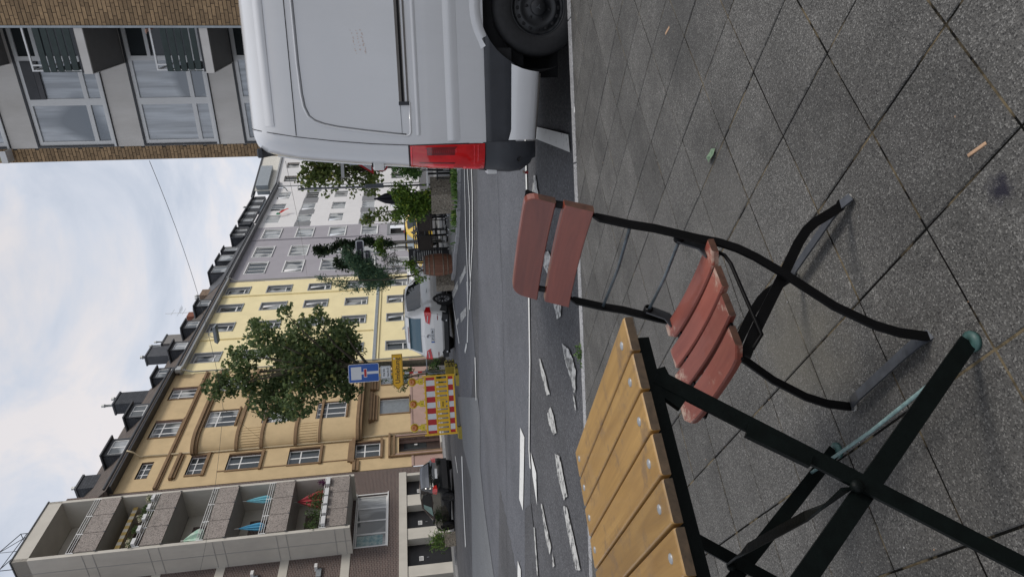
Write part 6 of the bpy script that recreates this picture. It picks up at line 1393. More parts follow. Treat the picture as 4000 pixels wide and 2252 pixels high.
b = MB(); b.bev(2.05, 2.2, -1.06, -.93, 1.0, 1.12, .02, M_suv); b.bev(2.05, 2.2, .93, 1.06, 1.0, 1.12, .02, M_suv); b.build('mirror', suv)
for x in (.55, 1.55): b = MB(); b.tube([(x, -.935, .86), (x+.1, -.955, .865), (x+.2, -.935, .87)], .014, M_alu, 6); b.build('door_handle', suv)
b = MB(); b.bar([cs.P(-.3, 4, .05, -1, .03), cs.P(.5, 4, .05, -1, .03), cs.P(1.5, 4, .05, -1, .03)], (0, 1, 0), .03, .03, M_blk); b.build('roof_rail', suv); b = MB(); b.prism([(-.25, -.02, 1.66), (-.25, .02, 1.66), (-.38, 0, 1.74)], (.12, 0, 0), M_white); b.build('roof_antenna', suv)
# black hatchback
M_bcar = mat('black_car_paint', (.008, .009, .010), .12, .1, 1, coat=1)
hb = thing('parked_hatchback', 'black five-door hatchback parked before the garage doors', 'car', at(-8.35, 29.55, -.01), math.atan2(.67, -.74))
sts = [S(-.62, (.66, .40), (.78, .58), (.78, .84), (.70, .90), .92), S(-.55, (.76, .30), (.84, .58), (.83, .90), (.68, 1.0), 1.02), S(-.44, (.79, .24), (.85, .58), (.84, .95), (.60, 1.28), 1.31), S(-.30, (.80, .22), (.855, .58), (.845, .97), (.56, 1.44), 1.47), S(.5, (.80, .21), (.86, .58), (.85, .93), (.55, 1.48), 1.52), S(1.2, (.80, .21), (.86, .58), (.85, .90), (.54, 1.44), 1.48),
       S(1.95, (.80, .21), (.855, .58), (.84, .88), (.62, 1.08), 1.12), S(2.35, (.79, .22), (.85, .56), (.82, .87), (.66, .92), .96), S(2.95, (.76, .25), (.81, .52), (.74, .76), (.58, .82), .85), S(3.1, (.62, .3), (.68, .46), (.62, .66), (.45, .70), .72)]
ch_ = Car(hb, sts, M_bcar); ch_.sideglass([-.28, .0, .3, .7, 1.1, 1.5, 1.9], 3, .08, .86, fe=[.5, .8, .86, .86, .84, .8, .5]); rearglass(ch_, -.53, -.33, m=glassmat('hatch_glass', (.16, .17, .19), .03))
b = MB(); vs = [ch_.P(x, 3, f, 1, .011) for x, f in ((.75, .15), (1.5, .13), (1.12, .8), (.78, .8))]; b.add(vs, [(0, 1, 2, 3)], mat('see_through_green', (.20, .30, .27), .15)); b.build('door_window', hb)
for sg in (-1, 1):
    b = MB(); A_ = [(-.645, sg*.58, .76), (-.645, sg*.76, .74), (-.60, sg*.85, .74), (-.40, sg*.875, .76)]; B_ = [(-.64, sg*.62, .90), (-.63, sg*.74, .93), (-.56, sg*.85, .95), (-.42, sg*.87, .93)]
    b.add(A_+B_+[(x+.06, y*.9, z) for x, y, z in A_+B_], [(0, 1, 5, 4), (1, 2, 6, 5), (2, 3, 7, 6), (0, 1, 9, 8), (1, 2, 10, 9), (2, 3, 11, 10), (4, 5, 13, 12), (5, 6, 14, 13), (6, 7, 15, 14), (0, 4, 12, 8), (3, 7, 15, 11)], mat('small_red_lens', (.50, .02, .015), .15, .3, 30, coat=1)); b.build('tail_light', hb)
ch_.back([(-.62, -.24, .70), (-.62, .24, .70), (-.62, .24, .80), (-.62, -.24, .80)], M_wf, 'licence_plate', .02, off=(-.02, 0, 0)); ch_.back([(-.62, -.74, .26), (-.62, .74, .26), (-.62, .74, .50), (-.62, -.74, .50)], mat('satin_black', (.02, .02, .022), .35), 'bumper', .12, off=(-.03, 0, 0))
car_wheels(ch_, (0, 2.45), .845, .30, .215, 12, mat('black_alloy', (.015, .015, .016), .3, .1, 9, metal=.5)); b = MB(); b.box(-.5, 2.9, -.7, .7, .14, .26, M_dark); b.build('underbody', hb)
b = MB(); b.bev(1.7, 1.85, .87, .99, .90, 1.0, .02, M_bcar); b.bev(1.7, 1.85, -.99, -.87, .9, 1.0, .02, M_bcar); b.build('mirror', hb)
# yellow and black small car behind the cafe chairs, and a white one behind the shrubs
def far_car(label, x, y, rz, m1, m2, front=True):
    t = thing('parked_car', label, 'car', at(x, y), rz); c = Car(t, sts, m1)
    c.sideglass([-.28, .3, .9, 1.5, 1.9], 3, .08, .86, fe=[.5, .86, .86, .8, .5]); rearglass(c, -.53, -.33); b = MB(); vs = [roofpt(c, x_, yf, -.02)+Vector((0, 0, .012)) for x_ in (1.28, 1.92) for yf in (-.85, 0, .85)]; b.add(vs, [(0, 1, 4, 3), (1, 2, 5, 4)], mat('pale_windscreen', (.30, .34, .36), .06)); b.build('windscreen', t)
    b = MB(); b.box(-.2, 1.2, -.5, .5, 1.485, 1.535, m2); b.build('roof_panel', t); car_wheels(c, (0, 2.45), .845, .30, .215, 0, M_blk); return t
M_ycar = mat('taxi_yellow_paint', (.75, .50, .04), .25, .03, 1, coat=.6)
far_car('yellow car with black roof behind the black cafe chairs', 3.25, 33.4, R(-125), M_ycar, M_blk)
far_car('white small car half hidden behind the shrubs left of the menu board', .95, 34.5, R(-118), M_suv, M_suv)

# ---- street tree in front of the ochre and yellow houses
MT_bark = mat('tree_bark', (.06, .05, .038), .95, .35, 12, .6, 60, col2=(.12, .11, .075))
TL = leafmat('plane_leaf', (.05, .085, .032), (.185, .25, .10), .4)
def tree(label, base, trunk, limbs, lobes, n, size, leaf, seed, group=None, name='street_tree', bark=None, **kw):
    bx_ = Vector(base); t = thing(name, label, 'tree', bx_, 0, group); b = MB(); bk = bark or MT_bark
    b.tube([Vector(p)-bx_ for p, _ in trunk], 0, bk, 12, [r_ for _, r_ in trunk]); o_ = b.build('trunk', t)
    for lm in limbs: b = MB(); b.tube([Vector(p)-bx_ for p, _ in lm], 0, bk, 7, [r_ for _, r_ in lm]); b.build('limb', t)
    foliage('crown', [(x-bx_.x, y-bx_.y, z-bx_.z, r_) for x, y, z, r_ in lobes], n, size, leaf, seed, t, **kw); return t
main = [(-3.50,9.76,0.62),(-2.25,8.63,0.62),(-3.19,8.88,0.78),(-4.18,8.01,0.95),(-4.92,7.43,0.48),(-1.51,7.61,0.74),(-0.47,6.87,0.32),(-1.31,6.55,0.62),(-1.10,5.49,0.62),(-1.22,4.54,0.48),(-2.62,7.15,1.12),(-2.97,6.12,1.17),(-2.22,5.02,1.0),(-3.59,5.09,0.9),(-4.07,4.43,0.48),(-4.30,6.45,0.8),(-1.99,4.47,0.7),(-2.30,9.34,0.32),(-0.99,8.15,0.32)]
rr = random.Random(3)
mlobes = [(x, 30+rr.uniform(-1.3, 1.3)*(1 if r_ > .6 else .6), z, r_) for x, z, r_ in main]+[(x+.3, 31.3, z-.2, r_*.8) for x, z, r_ in main if r_ > .8]
for _ in range(46):
    x, y, z, r_ = rr.choice(mlobes[:19]); a_ = rr.uniform(0, 6.28); q_ = r_*rr.uniform(.85, 1.15); mlobes.append((x+q_*math.cos(a_), y+rr.uniform(-.3, .3), z+q_*math.sin(a_), rr.uniform(.14, .3)))
base = (-3.1, 30.1, gz(30)-.02)
lim = []
for i, (x, y, z, r_) in enumerate(mlobes[:16]):
    z0 = 3.4+(z-4)*.45; lim.append([((-3.0+.1*math.sin(i), 30.05, z0), .07), (((x-3)/2+.0, (y+30)/2, (z0+z)/2+.1), .045), ((x, y, z), .015)])
tree('large leafy street tree with a dark trunk between the ochre and yellow houses', base, [(base, .20), ((-3.12, 30.1, 1.2), .16), ((-3.05, 30.05, 3.4), .13), ((-2.95, 30, 5.8), .10), ((-3.0, 30, 8.2), .05)], lim, mlobes, 14000, .17, TL, 4, aspect=.75, droop=.3)
# greenery round its base, hoop and bicycle
t = thing('ground_shrub', 'loose green shrub growing round the foot of the large street tree', 'shrub', (-3.6, 29.5, gz(29.5)), 0)
bs = [(-3.54,2.77,0.19),(-3.81,2.48,0.19),(-3.45,1.94,0.22),(-3.85,1.93,0.19),(-3.31,1.68,0.16),(-4.11,2.25,0.16),(-4.08,1.82,0.16),(-3.29,2.39,0.13),(-3.52,0.89,0.2),(-3.29,0.69,0.25),(-3.54,0.61,0.25),(-3.9,.5,.2),(-3.0,.5,.2)]
foliage('foliage', [(x+3.6, rr.uniform(-.2, .2), z-gz(29.5), r_) for x, z, r_ in bs], 1500, .10, leafmat('shrub_leaf', (0.033, 0.068, 0.021), (0.116, 0.203, 0.058)), 8, t, .45, droop=.3)
b = MB()
for i in range(7): b.tube([(rr.uniform(-.2, .2), 0, 0), (rr.uniform(-.3, .2), 0, 1.2), (rr.uniform(-.5, .2), 0, 2.4)], .012, MT_bark, 4)
b.build('stems', t)
bkx = thing('bicycle', 'dark bicycle leaning by the tree in front of the pink plinth', 'bicycle', (-3.95, 31.2, gz(31.2)), R(25))
def ringtube(r_, rt, m, T, n=24): bb = MB(); bb.tube([T@Vector((r_*math.cos(2*math.pi*k/n), 0, r_*math.sin(2*math.pi*k/n))) for k in range(n+1)], rt, m, 5, cap=False); return bb
for x in (0, 1.05): ringtube(.33, .018, M_rubber, Matrix.Translation((x, 0, .34))).build('wheel', bkx); bb = MB(); [bb.tube([(x, 0, .34), (x+.32*math.cos(k*.63), 0, .34+.32*math.sin(k*.63))], .003, M_alu, 3) for k in range(10)]; bb.build('spokes', bkx)
b = MB(); [b.tube(q, .016, M_blk, 6) for q in ([(0, 0, .34), (.4, 0, .32), (.28, 0, .85)], [(0, 0, .34), (.3, 0, .8), (.88, 0, .85)], [(.4, 0, .32), (.88, 0, .75)], [(1.05, 0, .34), (.86, 0, .9)])]; b.build('frame', bkx)
b = MB(); b.tube([(.8, -.28, .98), (.85, 0, .98), (.8, .28, .98)], .013, M_blk, 6); b.build('handlebar', bkx); b = MB(); b.bev(.15, .42, -.07, .07, .86, .92, .02, M_blk); b.build('saddle', bkx)
t = thing('bike_hoop', 'galvanised tubular hoop beside the large street tree', 'hoop', (-3.35, 27.8, gz(27.8)), R(-10)); b = MB(); b.tube([(0, 0, 0), (0, 0, .75), (.03, 0, .85), (.1, 0, .9), (.75, 0, .9)], .024, M_zinc, 8); b.tube([(.75, 0, .9), (.82, 0, .85), (.85, 0, .75), (.85, 0, 0)], .024, M_zinc, 8); b.build('hoop', t)

# ---------------------------------------------------------------- far pavement and its kerb, grass verge
M_fpave = speckle('far_paving', (.17, .172, .17), (.26, .26, .255), (.12, .12, .12), scale=40, obj_var=.05, big=1, bigvar=.12, bump=.1)
gpoly('far_pavement', [(12, 15.6), (3.4, 16.25), (2.2, 17.35), (1.55, 18.25), (1.2, 19.3), (.62, 20.4), (.25, 22.3), (.35, 24), (1.9, 27.6), (3.2, 30), (30, 30), (30, 15)], M_fpave, .09, sub=1.5)
gpoly('far_pavement', [(FW(-20, 4.2).x, FW(-20, 4.2).y), (FW(-.5, 4.2).x, FW(-.5, 4.2).y), (FW(4, 3.6).x, FW(4, 3.6).y), (FW(60, 3.6).x, FW(60, 3.6).y), (FW(60, -.1).x, FW(60, -.1).y), (FW(-20, -.1).x, FW(-20, -.1).y)], M_fpave, .02, sub=2)
def kerbline(name, pts, lab):
    k_ = thing(name, lab, 'kerb', (0, 0, 0)); k_['kind'] = 'structure'; del k_['category']
    P = [Vector((p[0], p[1])) for p in pts]; 
    for i in range(len(P)-1):
        d = P[i+1]-P[i]; n = max(1, round(d.length/1.0)); u_ = d/n; nn = Vector((-u_.y, u_.x)).normalized()
        for q in range(n):
            a = P[i]+u_*q; l_ = u_.length; b = MB(); b.bev(.008, l_-.008, -.06, .06, -.2, .10, .012, M_kerb); b.build('kerb_stone', k_, loc=(a.x, a.y, gz(a.y)), rotz=math.atan2(u_.y, u_.x))
kerbline('far_kerb', [(6.0, 15.75), (3.4, 16.15), (2.15, 17.25), (1.5, 18.15), (1.15, 19.25), (.57, 20.35), (.2, 22.3), (.3, 24)], 'pale kerb curving round the cafe pavement')
kerbline('far_kerb', [tuple(FW(-20, 4.25).xy), tuple(FW(-.5, 4.25).xy), tuple(FW(4, 3.65).xy), tuple(FW(30, 3.65).xy)], 'kerb along the houses')
vg = MB(); rv_ = random.Random(21)
G1 = leafmat('verge_grass', (0.060, 0.128, 0.027), (0.174, 0.290, 0.072)); nb = 0
vp = [(6, 15.9), (3.3, 16.35), (2.4, 17.0), (1.75, 17.95), (1.3, 18.9)]
for i in range(len(vp)-1):
    (xa, ya), (xb, yb) = vp[i], vp[i+1]; n = int(math.dist(vp[i], vp[i+1])*(900 if i == 0 else 600 if i == 1 else 260 if i == 2 else 120))
    for k in range(n):
        t_ = rv_.random(); dd = abs(rv_.gauss(0, .3)) if i < 2 else abs(rv_.gauss(0, .1)); x = xa+(xb-xa)*t_+dd*.75+rv_.uniform(-.15, .05); y = ya+(yb-ya)*t_+dd*.65-.12*rv_.random()
        if math.sin(x*7.1)+math.sin(y*9.3+1) < (-.6 if i < 2 else .2): continue
        h = rv_.uniform(.05, .17); a = rv_.uniform(0, 6.28); z = gz(y)+.09; w_ = .025; lx, ly = math.cos(a)*h*.6, math.sin(a)*h*.6
        vg.add([(x-w_*math.sin(a), y+w_*math.cos(a), z), (x+w_*math.sin(a), y-w_*math.cos(a), z), (x+lx*.6+w_*.8*math.sin(a), y+ly*.6, z+h*.75), (x+lx, y+ly, z+h)], [(0, 1, 2, 3)], G1)
vg.build('grass', kind='stuff', label='green weeds and grass along the kerb in front of the concrete planter')

# ---------------------------------------------------------------- cafe corner
M_plc = speckle('planter_concrete', (.19, .165, .13), (.38, .35, .30), (.06, .05, .04), scale=34, obj_var=.03, big=2, bigvar=.15, bump=.5)
M_soil = mat('soil', (.03, .022, .015), .95, .3, 20)
def planter(label, x, y, w_, d_, h_, rz, m=None, group=None):
    t = thing('planter', label, 'planter', at(x, y, .0), rz, group); b = MB(); m = m or M_plc; q = .07
    b.box(-w_/2, w_/2, -d_/2, -d_/2+q, 0, h_, m); b.box(-w_/2, w_/2, d_/2-q, d_/2, 0, h_, m); b.box(-w_/2, -w_/2+q, -d_/2+q, d_/2-q, 0, h_, m); b.box(w_/2-q, w_/2, -d_/2+q, d_/2-q, 0, h_, m); b.build('tub', t)
    b = MB(); b.box(-w_/2+q, w_/2-q, -d_/2+q, d_/2-q, .05, h_-.06, M_soil); b.build('soil', t); return t
planter('square washed concrete planter standing behind the grassy kerb, right of the barrel', 2.68, 18.35, .72, .72, .70, R(38))
L1 = leafmat('laurel_leaf', (0.048, 0.103, 0.017), (0.200, 0.316, 0.049)); L2 = leafmat('bay_leaf', (0.049, 0.117, 0.031), (0.151, 0.282, 0.075)); L3 = leafmat('ivy_leaf', (0.015, 0.033, 0.015), (0.046, 0.084, 0.032)); L4 = leafmat('fern_leaf', (0.061, 0.126, 0.072), (0.166, 0.274, 0.157)); L5 = leafmat('lime_leaf', (0.090, 0.165, 0.022), (0.232, 0.362, 0.072)); L6 = leafmat('olive_leaf', (0.090, 0.112, 0.083), (0.246, 0.275, 0.217)); L7 = leafmat('maple_leaf', (0.102, 0.147, 0.041), (0.283, 0.358, 0.108))
def shrub(label, lobes, Y, n, size, m, seed, stem=None, name='shrub', cat='shrub', dy=.25, **kw):
    """lobes given as (x, z, r) in the world at about distance Y"""
    r = random.Random(seed); cx = sum(l[0] for l in lobes)/len(lobes); t = thing(name, label, cat, (stem[0] if stem else cx, Y, stem[1] if stem else gz(Y)), 0); X0_, Z0_ = t.location.x, t.location.z
    foliage('foliage', [(x-X0_, r.uniform(-dy, dy), z-Z0_, q) for x, z, q in lobes], n, size, m, seed, t, **kw)
    b = MB(); top = max(lobes, key=lambda l: l[1])
    mid = [(l[0]-X0_, 0, l[1]-Z0_) for l in sorted(lobes, key=lambda l: l[1])]
    b.tube([(0, 0, 0), (mid[0][0]*.5, 0, max(.05, mid[0][2]*.5)), mid[len(mid)//2], mid[-1]], 0, MT_bark, 6, [.03, .025, .016, .008])
    for k in range(0, len(mid), 2): b.tube([mid[len(mid)//3], mid[k]], .008, MT_bark, 4)
    b.build('stem', t); return t
lau = [(2.68,1.55,0.23),(2.67,1.26,0.32),(2.33,1.45,0.29),(2.38,1.11,0.32),(2.80,1.68,0.18),(2.97,1.48,0.15),(2.08,1.64,0.20),(2.09,1.24,0.23),(2.90,1.31,0.20),(2.55,0.98,0.28),(2.65,.8,.25)]
shrub('bushy laurel with yellowing leaves growing in the square concrete planter', lau, 18.35, 3000, .115, L1, 31, (2.68, .6), aspect=.42)
shrub('round green bay shrub beside the white table, cut by the van', [(3.52,1.46,0.27),(3.36,1.23,0.24),(3.54,1.10,0.24),(3.50,1.64,0.15),(3.58,1.28,0.27),(3.8,1.3,.3)], 19, 1900, .085, L2, 32, (3.5, .3), aspect=.45)
sap = [(2.12,2.63,0.15),(2.17,2.45,0.17),(2.35,2.36,0.12),(2.37,2.12,0.14),(2.45,1.94,0.11),(2.16,2.13,0.12),(2.09,1.96,0.12),(2.15,1.78,0.14),(2.35,1.71,0.11)]
shrub('thin maple sapling rising above the laurel', sap, 19, 330, .10, L7, 33, (2.4, .6), 'sapling', 'sapling', aspect=.7, droop=.5)
rt = [(4.52,5.05,0.54),(4.78,4.44,0.63),(5.00,4.83,0.54),(4.40,4.07,0.42),(4.55,3.47,0.50),(4.96,3.52,0.46),(4.65,2.94,0.50),(4.20,2.76,0.38),(3.97,3.38,0.29),(4.45,5.40,0.25),(4.05,4.52,0.21),(5.10,4.23,0.50),(5.02,2.84,0.42),(4.84,2.37,0.25),(4.93,5.30,0.29),(5.5,4.6,.6),(5.5,3.6,.6)]
rl = [(x, 26+rr.uniform(-.6, .6), z, r_*.95) for x, z, r_ in rt]; base = (5.05, 26, gz(26))
tree('loose light green street tree between the white house and the van', base, [(base, .12), ((5.0, 26, 2.2), .09), ((4.95, 26, 4.2), .05), ((4.8, 26, 5.5), .02)], [[((4.98, 26, 2.0+i*.25), .035), ((x, y, z), .012)] for i, (x, y, z, r_) in enumerate(rl[:12])], rl, 2100, .15, L7, 41, aspect=.75, droop=.4)
ivy = [(1.86,4.92,0.19),(1.79,4.75,0.23),(1.84,4.51,0.21),(1.98,4.87,0.13),(2.00,4.58,0.13),(1.87,4.31,0.17),(2.10,4.08,0.19),(2.11,3.88,0.21),(1.93,3.79,0.23),(2.04,3.59,0.21),(2.13,4.18,0.13),(2.22,3.12,0.23),(2.13,2.94,0.25),(2.14,2.78,0.21),(2.02,2.38,0.23),(1.98,2.20,0.21),(2.03,2.58,0.23),(2.06,3.18,0.19),(2.05,3.35,.2)]
t = shrub('dark ivy column swallowing a pale post behind the street name sign', ivy, 26, 3600, .085, L3, 43, (2.04, gz(26)), 'ivy_column', 'ivy', .12, aspect=.8)
b = MB(); b.tube([(0, .05, 0), (0, .05, 3.6)], .07, mat('pale_post', (.42, .40, .36), .8, .1, 9), 10); b.build('post', t)
shrub('dark leafy bush reaching up between the ivy column and the feathery shrub', [(1.35,4.02,0.27),(1.17,4.11,0.2),(1.11,3.84,0.2),(1.25,3.6,.25)], 25.5, 900, .09, L3, 44, (1.25, 3.0), dy=.15)
shrub('bright lime green climbing branch before the dark ivy', [(1.94,2.38,0.11),(1.76,2.43,0.15),(1.58,2.37,0.17),(1.55,2.51,0.17),(1.40,2.34,0.17),(2.01,2.34,0.07),(1.65,2.26,0.11)], 23, 520, .085, L5, 45, (1.6, 1.3), dy=.12)
fea = [(1.36,3.44,0.21),(1.18,3.28,0.22),(1.09,3.04,0.26),(1.31,3.11,0.21),(0.91,2.80,0.28),(1.07,2.63,0.24),(0.73,2.57,0.26),(0.65,2.82,0.26),(0.55,2.41,0.24),(0.79,2.23,0.22),(0.83,2.97,0.21),(0.93,3.22,0.19),(0.30,2.51,0.22),(0.35,2.75,0.19),(0.37,2.22,0.22),(0.49,2.99,0.14)]
shrub('tall feathery blue-green shrub standing behind the barrel planter', [(x, z, r_*1.1) for x, z, r_ in fea]+[(x+.28*math.cos(q*2.4+x*9), z+.30*math.sin(q*2.4+x*9), .09) for q, (x, z, r_) in enumerate(fea)]+[(x-.25*math.cos(q*1.9), z-.27*math.sin(q*1.9), .08) for q, (x, z, r_) in enumerate(fea)], 21.4, 4600, .11, L4, 46, (.78, .95), aspect=.28, dy=.3, droop=.3)
shrub('thin feathery shoots on long bare twigs left of the street name sign', [(0.63,4.22,0.10),(0.66,4.08,0.10),(0.49,4.02,0.08),(0.62,3.92,0.08),(0.62,3.73,0.10),(0.48,3.83,0.08),(0.52,3.59,0.10),(0.38,3.52,0.10),(0.59,3.35,0.12),(0.31,3.43,0.10),(0.61,3.19,0.10),(0.41,3.12,0.10),(0.22,3.61,0.10),(0.21,3.29,0.12),(0.25,3.12,0.10)], 21, 480, .09, L4, 47, (.6, 1.2), aspect=.3, dy=.1)
shrub('silvery olive bush above the barrel planter', [(1.18,2.10,0.15),(1.09,1.94,0.13),(0.93,2.03,0.15),(0.94,2.20,0.10),(1.34,1.85,0.10),(1.0,1.75,.16),(.8,1.8,.14),(.6,1.85,.14)], 20.9, 700, .065, L6, 48, (.95, .95), aspect=.3, dy=.12)
shrub('green and yellow vine hanging over the rim of the barrel planter', [(0.96,1.46,0.14),(1.01,1.29,0.11),(0.82,1.38,0.11),(0.59,1.23,0.10),(0.41,1.16,0.11),(0.49,1.01,0.10),(0.86,1.24,0.08),(.7,1.3,.1)], 20.7, 420, .075, L5, 49, (.8, .92), aspect=.7, dy=.1)
# barrel planter: staves and hoops
brl = thing('barrel_planter', 'old wine barrel planter with rusty hoops standing on the kerb corner', 'barrel', at(.86, 20.5, .03), 0)
M_stave = woodmat('barrel_oak', (.15, .062, .035), (.24, .11, .065), rough=.75, axis=2, scale=5)
Hb = .94; NS = 22
def rb_(z): return .27+.075*math.sin(math.pi*min(1, max(0, z/Hb)))
sb = MB(); da = math.pi/NS*.94; lv = [Hb*i/10 for i in range(11)]; vs = []
for z in lv:
    for (a, r_) in ((-da, rb_(z)), (0, rb_(z)+.003), (da, rb_(z)), (da, rb_(z)-.025), (-da, rb_(z)-.025)): vs.append((r_*math.cos(a), r_*math.sin(a), z))
sb.add(vs, [(i*5+k, i*5+(k+1) % 5, i*5+5+(k+1) % 5, i*5+5+k) for i in range(10) for k in range(5)]+[(0, 1, 2, 3, 4), (54, 53, 52, 51, 50)], M_stave); sm_ = sb.mesh('stave')
for i in range(NS): put('stave', sm_, brl, (0, 0, 0), (0, 0, 2*math.pi*i/NS))
M_hoop = mat('rusty_hoop', (.20, .15, .11), .7, .3, 9, metal=.3)
for z, wd in ((.03, .05), (.19, .035), (.33, .04), (.62, .045), (.76, .04), (.90, .05)): b = MB(); b.lathe([(rb_(z-wd/2)+.002, z-wd/2), (rb_(z-wd/2)+.008, z-wd/2), (rb_(z+wd/2)+.008, z+wd/2), (rb_(z+wd/2)+.002, z+wd/2)], M_hoop if z < .85 else mat('grey_wood_rim', (.16, .15, .13), .8), 36); b.build('hoop', brl)
b = MB(); b.lathe([(0, Hb-.06), (.25, Hb-.06)], M_soil, 24); b.build('soil', brl)
planter('small washed concrete planter half hidden behind the barrel, beside the white SUV', .36, 21.4, .50, .50, .56, R(20))
# menu board
mb_ = thing('menu_board', 'tall black menu board lettered GENOVESE standing behind the barrel planter', 'menu board', at(1.25, 21.6, .09), R(-12))
b = MB(); b.box(-.22, .22, -.02, .02, .0, 1.30, M_blk); b.build('board', mb_)
M_chalk = mat('chalk_white', (.62, .62, .60), .8)
text('GENOVESE', .075, M_chalk, 'lettering', mb_, (-.02, -.0225, 1.12), sx=.9); text('La', .07, M_chalk, 'lettering', mb_, (-.04, -.0225, 1.21), sx=1)
rq = random.Random(4); b = MB()
for i, zz in enumerate((1.0, .93, .86, .79, .72, .65, .58, .48, .41, .30, .23)):
    x = -.18
    while x < .12: l_ = rq.uniform(.015, .04); b.box(x, min(x+l_, .13), -.0235, -.021, zz, zz+.02, M_chalk); x += l_+.008
    b.box(.15, .19, -.0235, -.021, zz, zz+.022, M_chalk)
b.build('menu_lines', mb_, kind='stuff')
# cafe chairs
M_wicker = mat('dark_wicker', (.045, .036, .030), .8, .35, 60, .3, 200); M_rail = mat('striped_rail', (.10, .10, .11), .4, .4, 60)
def cafe_chair(label, x, y, rz, first=None):
    if first:
        c = copytree(first); c.location = at(x, y, .09); c.rotation_euler.z = rz; c['label'] = label; return c
    t = thing('cafe_chair', label, 'chair', at(x, y, .09), rz, 'black wicker cafe chairs')
    for (a, c_) in ((-.24, -.22), (.24, -.22), (-.22, .24), (.22, .24)):
        b = MB(); b.tube([(a, c_, .02), (a*.95, c_*.95, .45), (a, c_*1.05, .82 if c_ > 0 else .66)], .016, M_blk, 6); b.tube([(a, c_, 0), (a, c_, .035)], .02, M_wf, 8); b.build('leg', t)
    b = MB(); b.bev(-.25, .25, -.24, .24, .42, .46, .01, M_wicker); b.build('seat', t)
    b = MB(); b.bar([(-.24, .25, .50), (-.24, .27, .80)], (1, 0, 0), .02, .02, M_blk); b.box(-.23, .23, .245, .262, .47, .80, M_wicker); b.build('backrest', t)
    for z in (.80, .85, .90): b = MB(); b.tube([(-.27, -.16, z-.10), (-.28, .1, z-.03), (-.22, .26, z), (0, .30, z+.01), (.22, .26, z), (.28, .1, z-.03), (.27, -.16, z-.10)], .012, M_rail, 6); b.build('rail', t)
    t.scale = (1, 1, 1.22)
    for z in (.15, .3): b = MB(); b.tube([(-.23, -.22, z), (.22, .23, z)], .008, M_blk, 5); b.tube([(.23, -.22, z), (-.22, .23, z)], .008, M_blk, 5); b.build('brace', t)
    return t
c0 = cafe_chair('black wicker cafe chair nearest the menu board, seen from behind', 1.62, 21.5, R(176))
cafe_chair('black wicker cafe chair between the menu board and the concrete planter', 2.20, 20.9, R(170), c0)
cafe_chair('black wicker cafe chair in the second row behind the menu board', 1.95, 22.6, R(-8), c0)
cafe_chair('black wicker cafe chair half hidden behind the concrete planter', 2.62, 21.6, R(160), c0)
cafe_chair('black wicker cafe chair under the laurel at the rear', 2.95, 22.9, R(10), c0)
def cafe_table(label, x, y, m, w_=.6, rz=0, h_=.74):
    t = thing('cafe_table', label, 'table', at(x, y, .09), rz); b = MB(); b.bev(-w_/2, w_/2, -w_/2, w_/2, h_-.03, h_, .006, m); b.build('tabletop', t)
    b = MB(); b.tube([(0, 0, .02), (0, 0, h_-.03)], .03, M_blk, 8); b.bar([(-.25, -.25, .02), (.25, .25, .02)], (0, 0, 1), .03, .04, M_blk); b.bar([(.25, -.25, .02), (-.25, .25, .02)], (0, 0, 1), .03, .04, M_blk); b.build('base', t); return t
cafe_table('black cafe table between the wicker chairs', 1.9, 21.9, M_blk)
cafe_table('black cafe table behind the concrete planter', 2.55, 22.3, M_blk)
cafe_table('white topped long cafe table reaching out from behind the van', 3.35, 18.7, M_white, .92, R(4), .685)
t = thing('slatted_chair', 'black slatted garden chair beside the white table, cut by the van', 'chair', at(3.35, 17.9, .09), R(200))
for k in range(6): b = MB(); b.bar([(-.2+.08*k, .22, .42), (-.2+.08*k, .26, .82)], (1, 0, 0), .03, .012, M_blk); b.build('back_slat', t)
b = MB(); b.bev(-.24, .24, -.22, .22, .41, .44, .01, M_blk); b.build('seat', t)
for (a, c_) in ((-.22, -.2), (.22, -.2), (-.22, .22), (.22, .22)): b = MB(); b.tube([(a, c_, 0), (a*.9, c_*.9, .43)], .015, M_blk, 6); b.build('leg', t)
# closed black parasol
t = thing('closed_parasol', 'black closed cafe parasol rising behind the laurel', 'parasol', at(3.06, 21.2, .09), 0); b = MB(); N = 16; lv = [(.02, 2.27), (.03, 2.2), (.13, 1.95), (.16, 1.75), (.13, 1.3), (.15, .9)]; vs = []
for rr_, zz in lv:
    for k in range(N): a = 2*math.pi*k/N; q = rr_*(1+.22*(1 if k % 2 else -1)); vs.append((q*math.cos(a), q*math.sin(a), zz))
b.add(vs, [(i*N+k, i*N+(k+1) % N, (i+1)*N+(k+1) % N, (i+1)*N+k) for i in range(len(lv)-1) for k in range(N)], mat('black_cloth', (.012, .012, .018), .8, .2, 9)); b.build('canopy', t); b = MB(); b.tube([(0, 0, 0), (0, 0, 2.28)], .022, M_blk, 8); b.build('pole', t); b = MB(); b.lathe([(.25, 0), (.25, .06), (0, .07)], M_blk, 16); b.build('base', t)
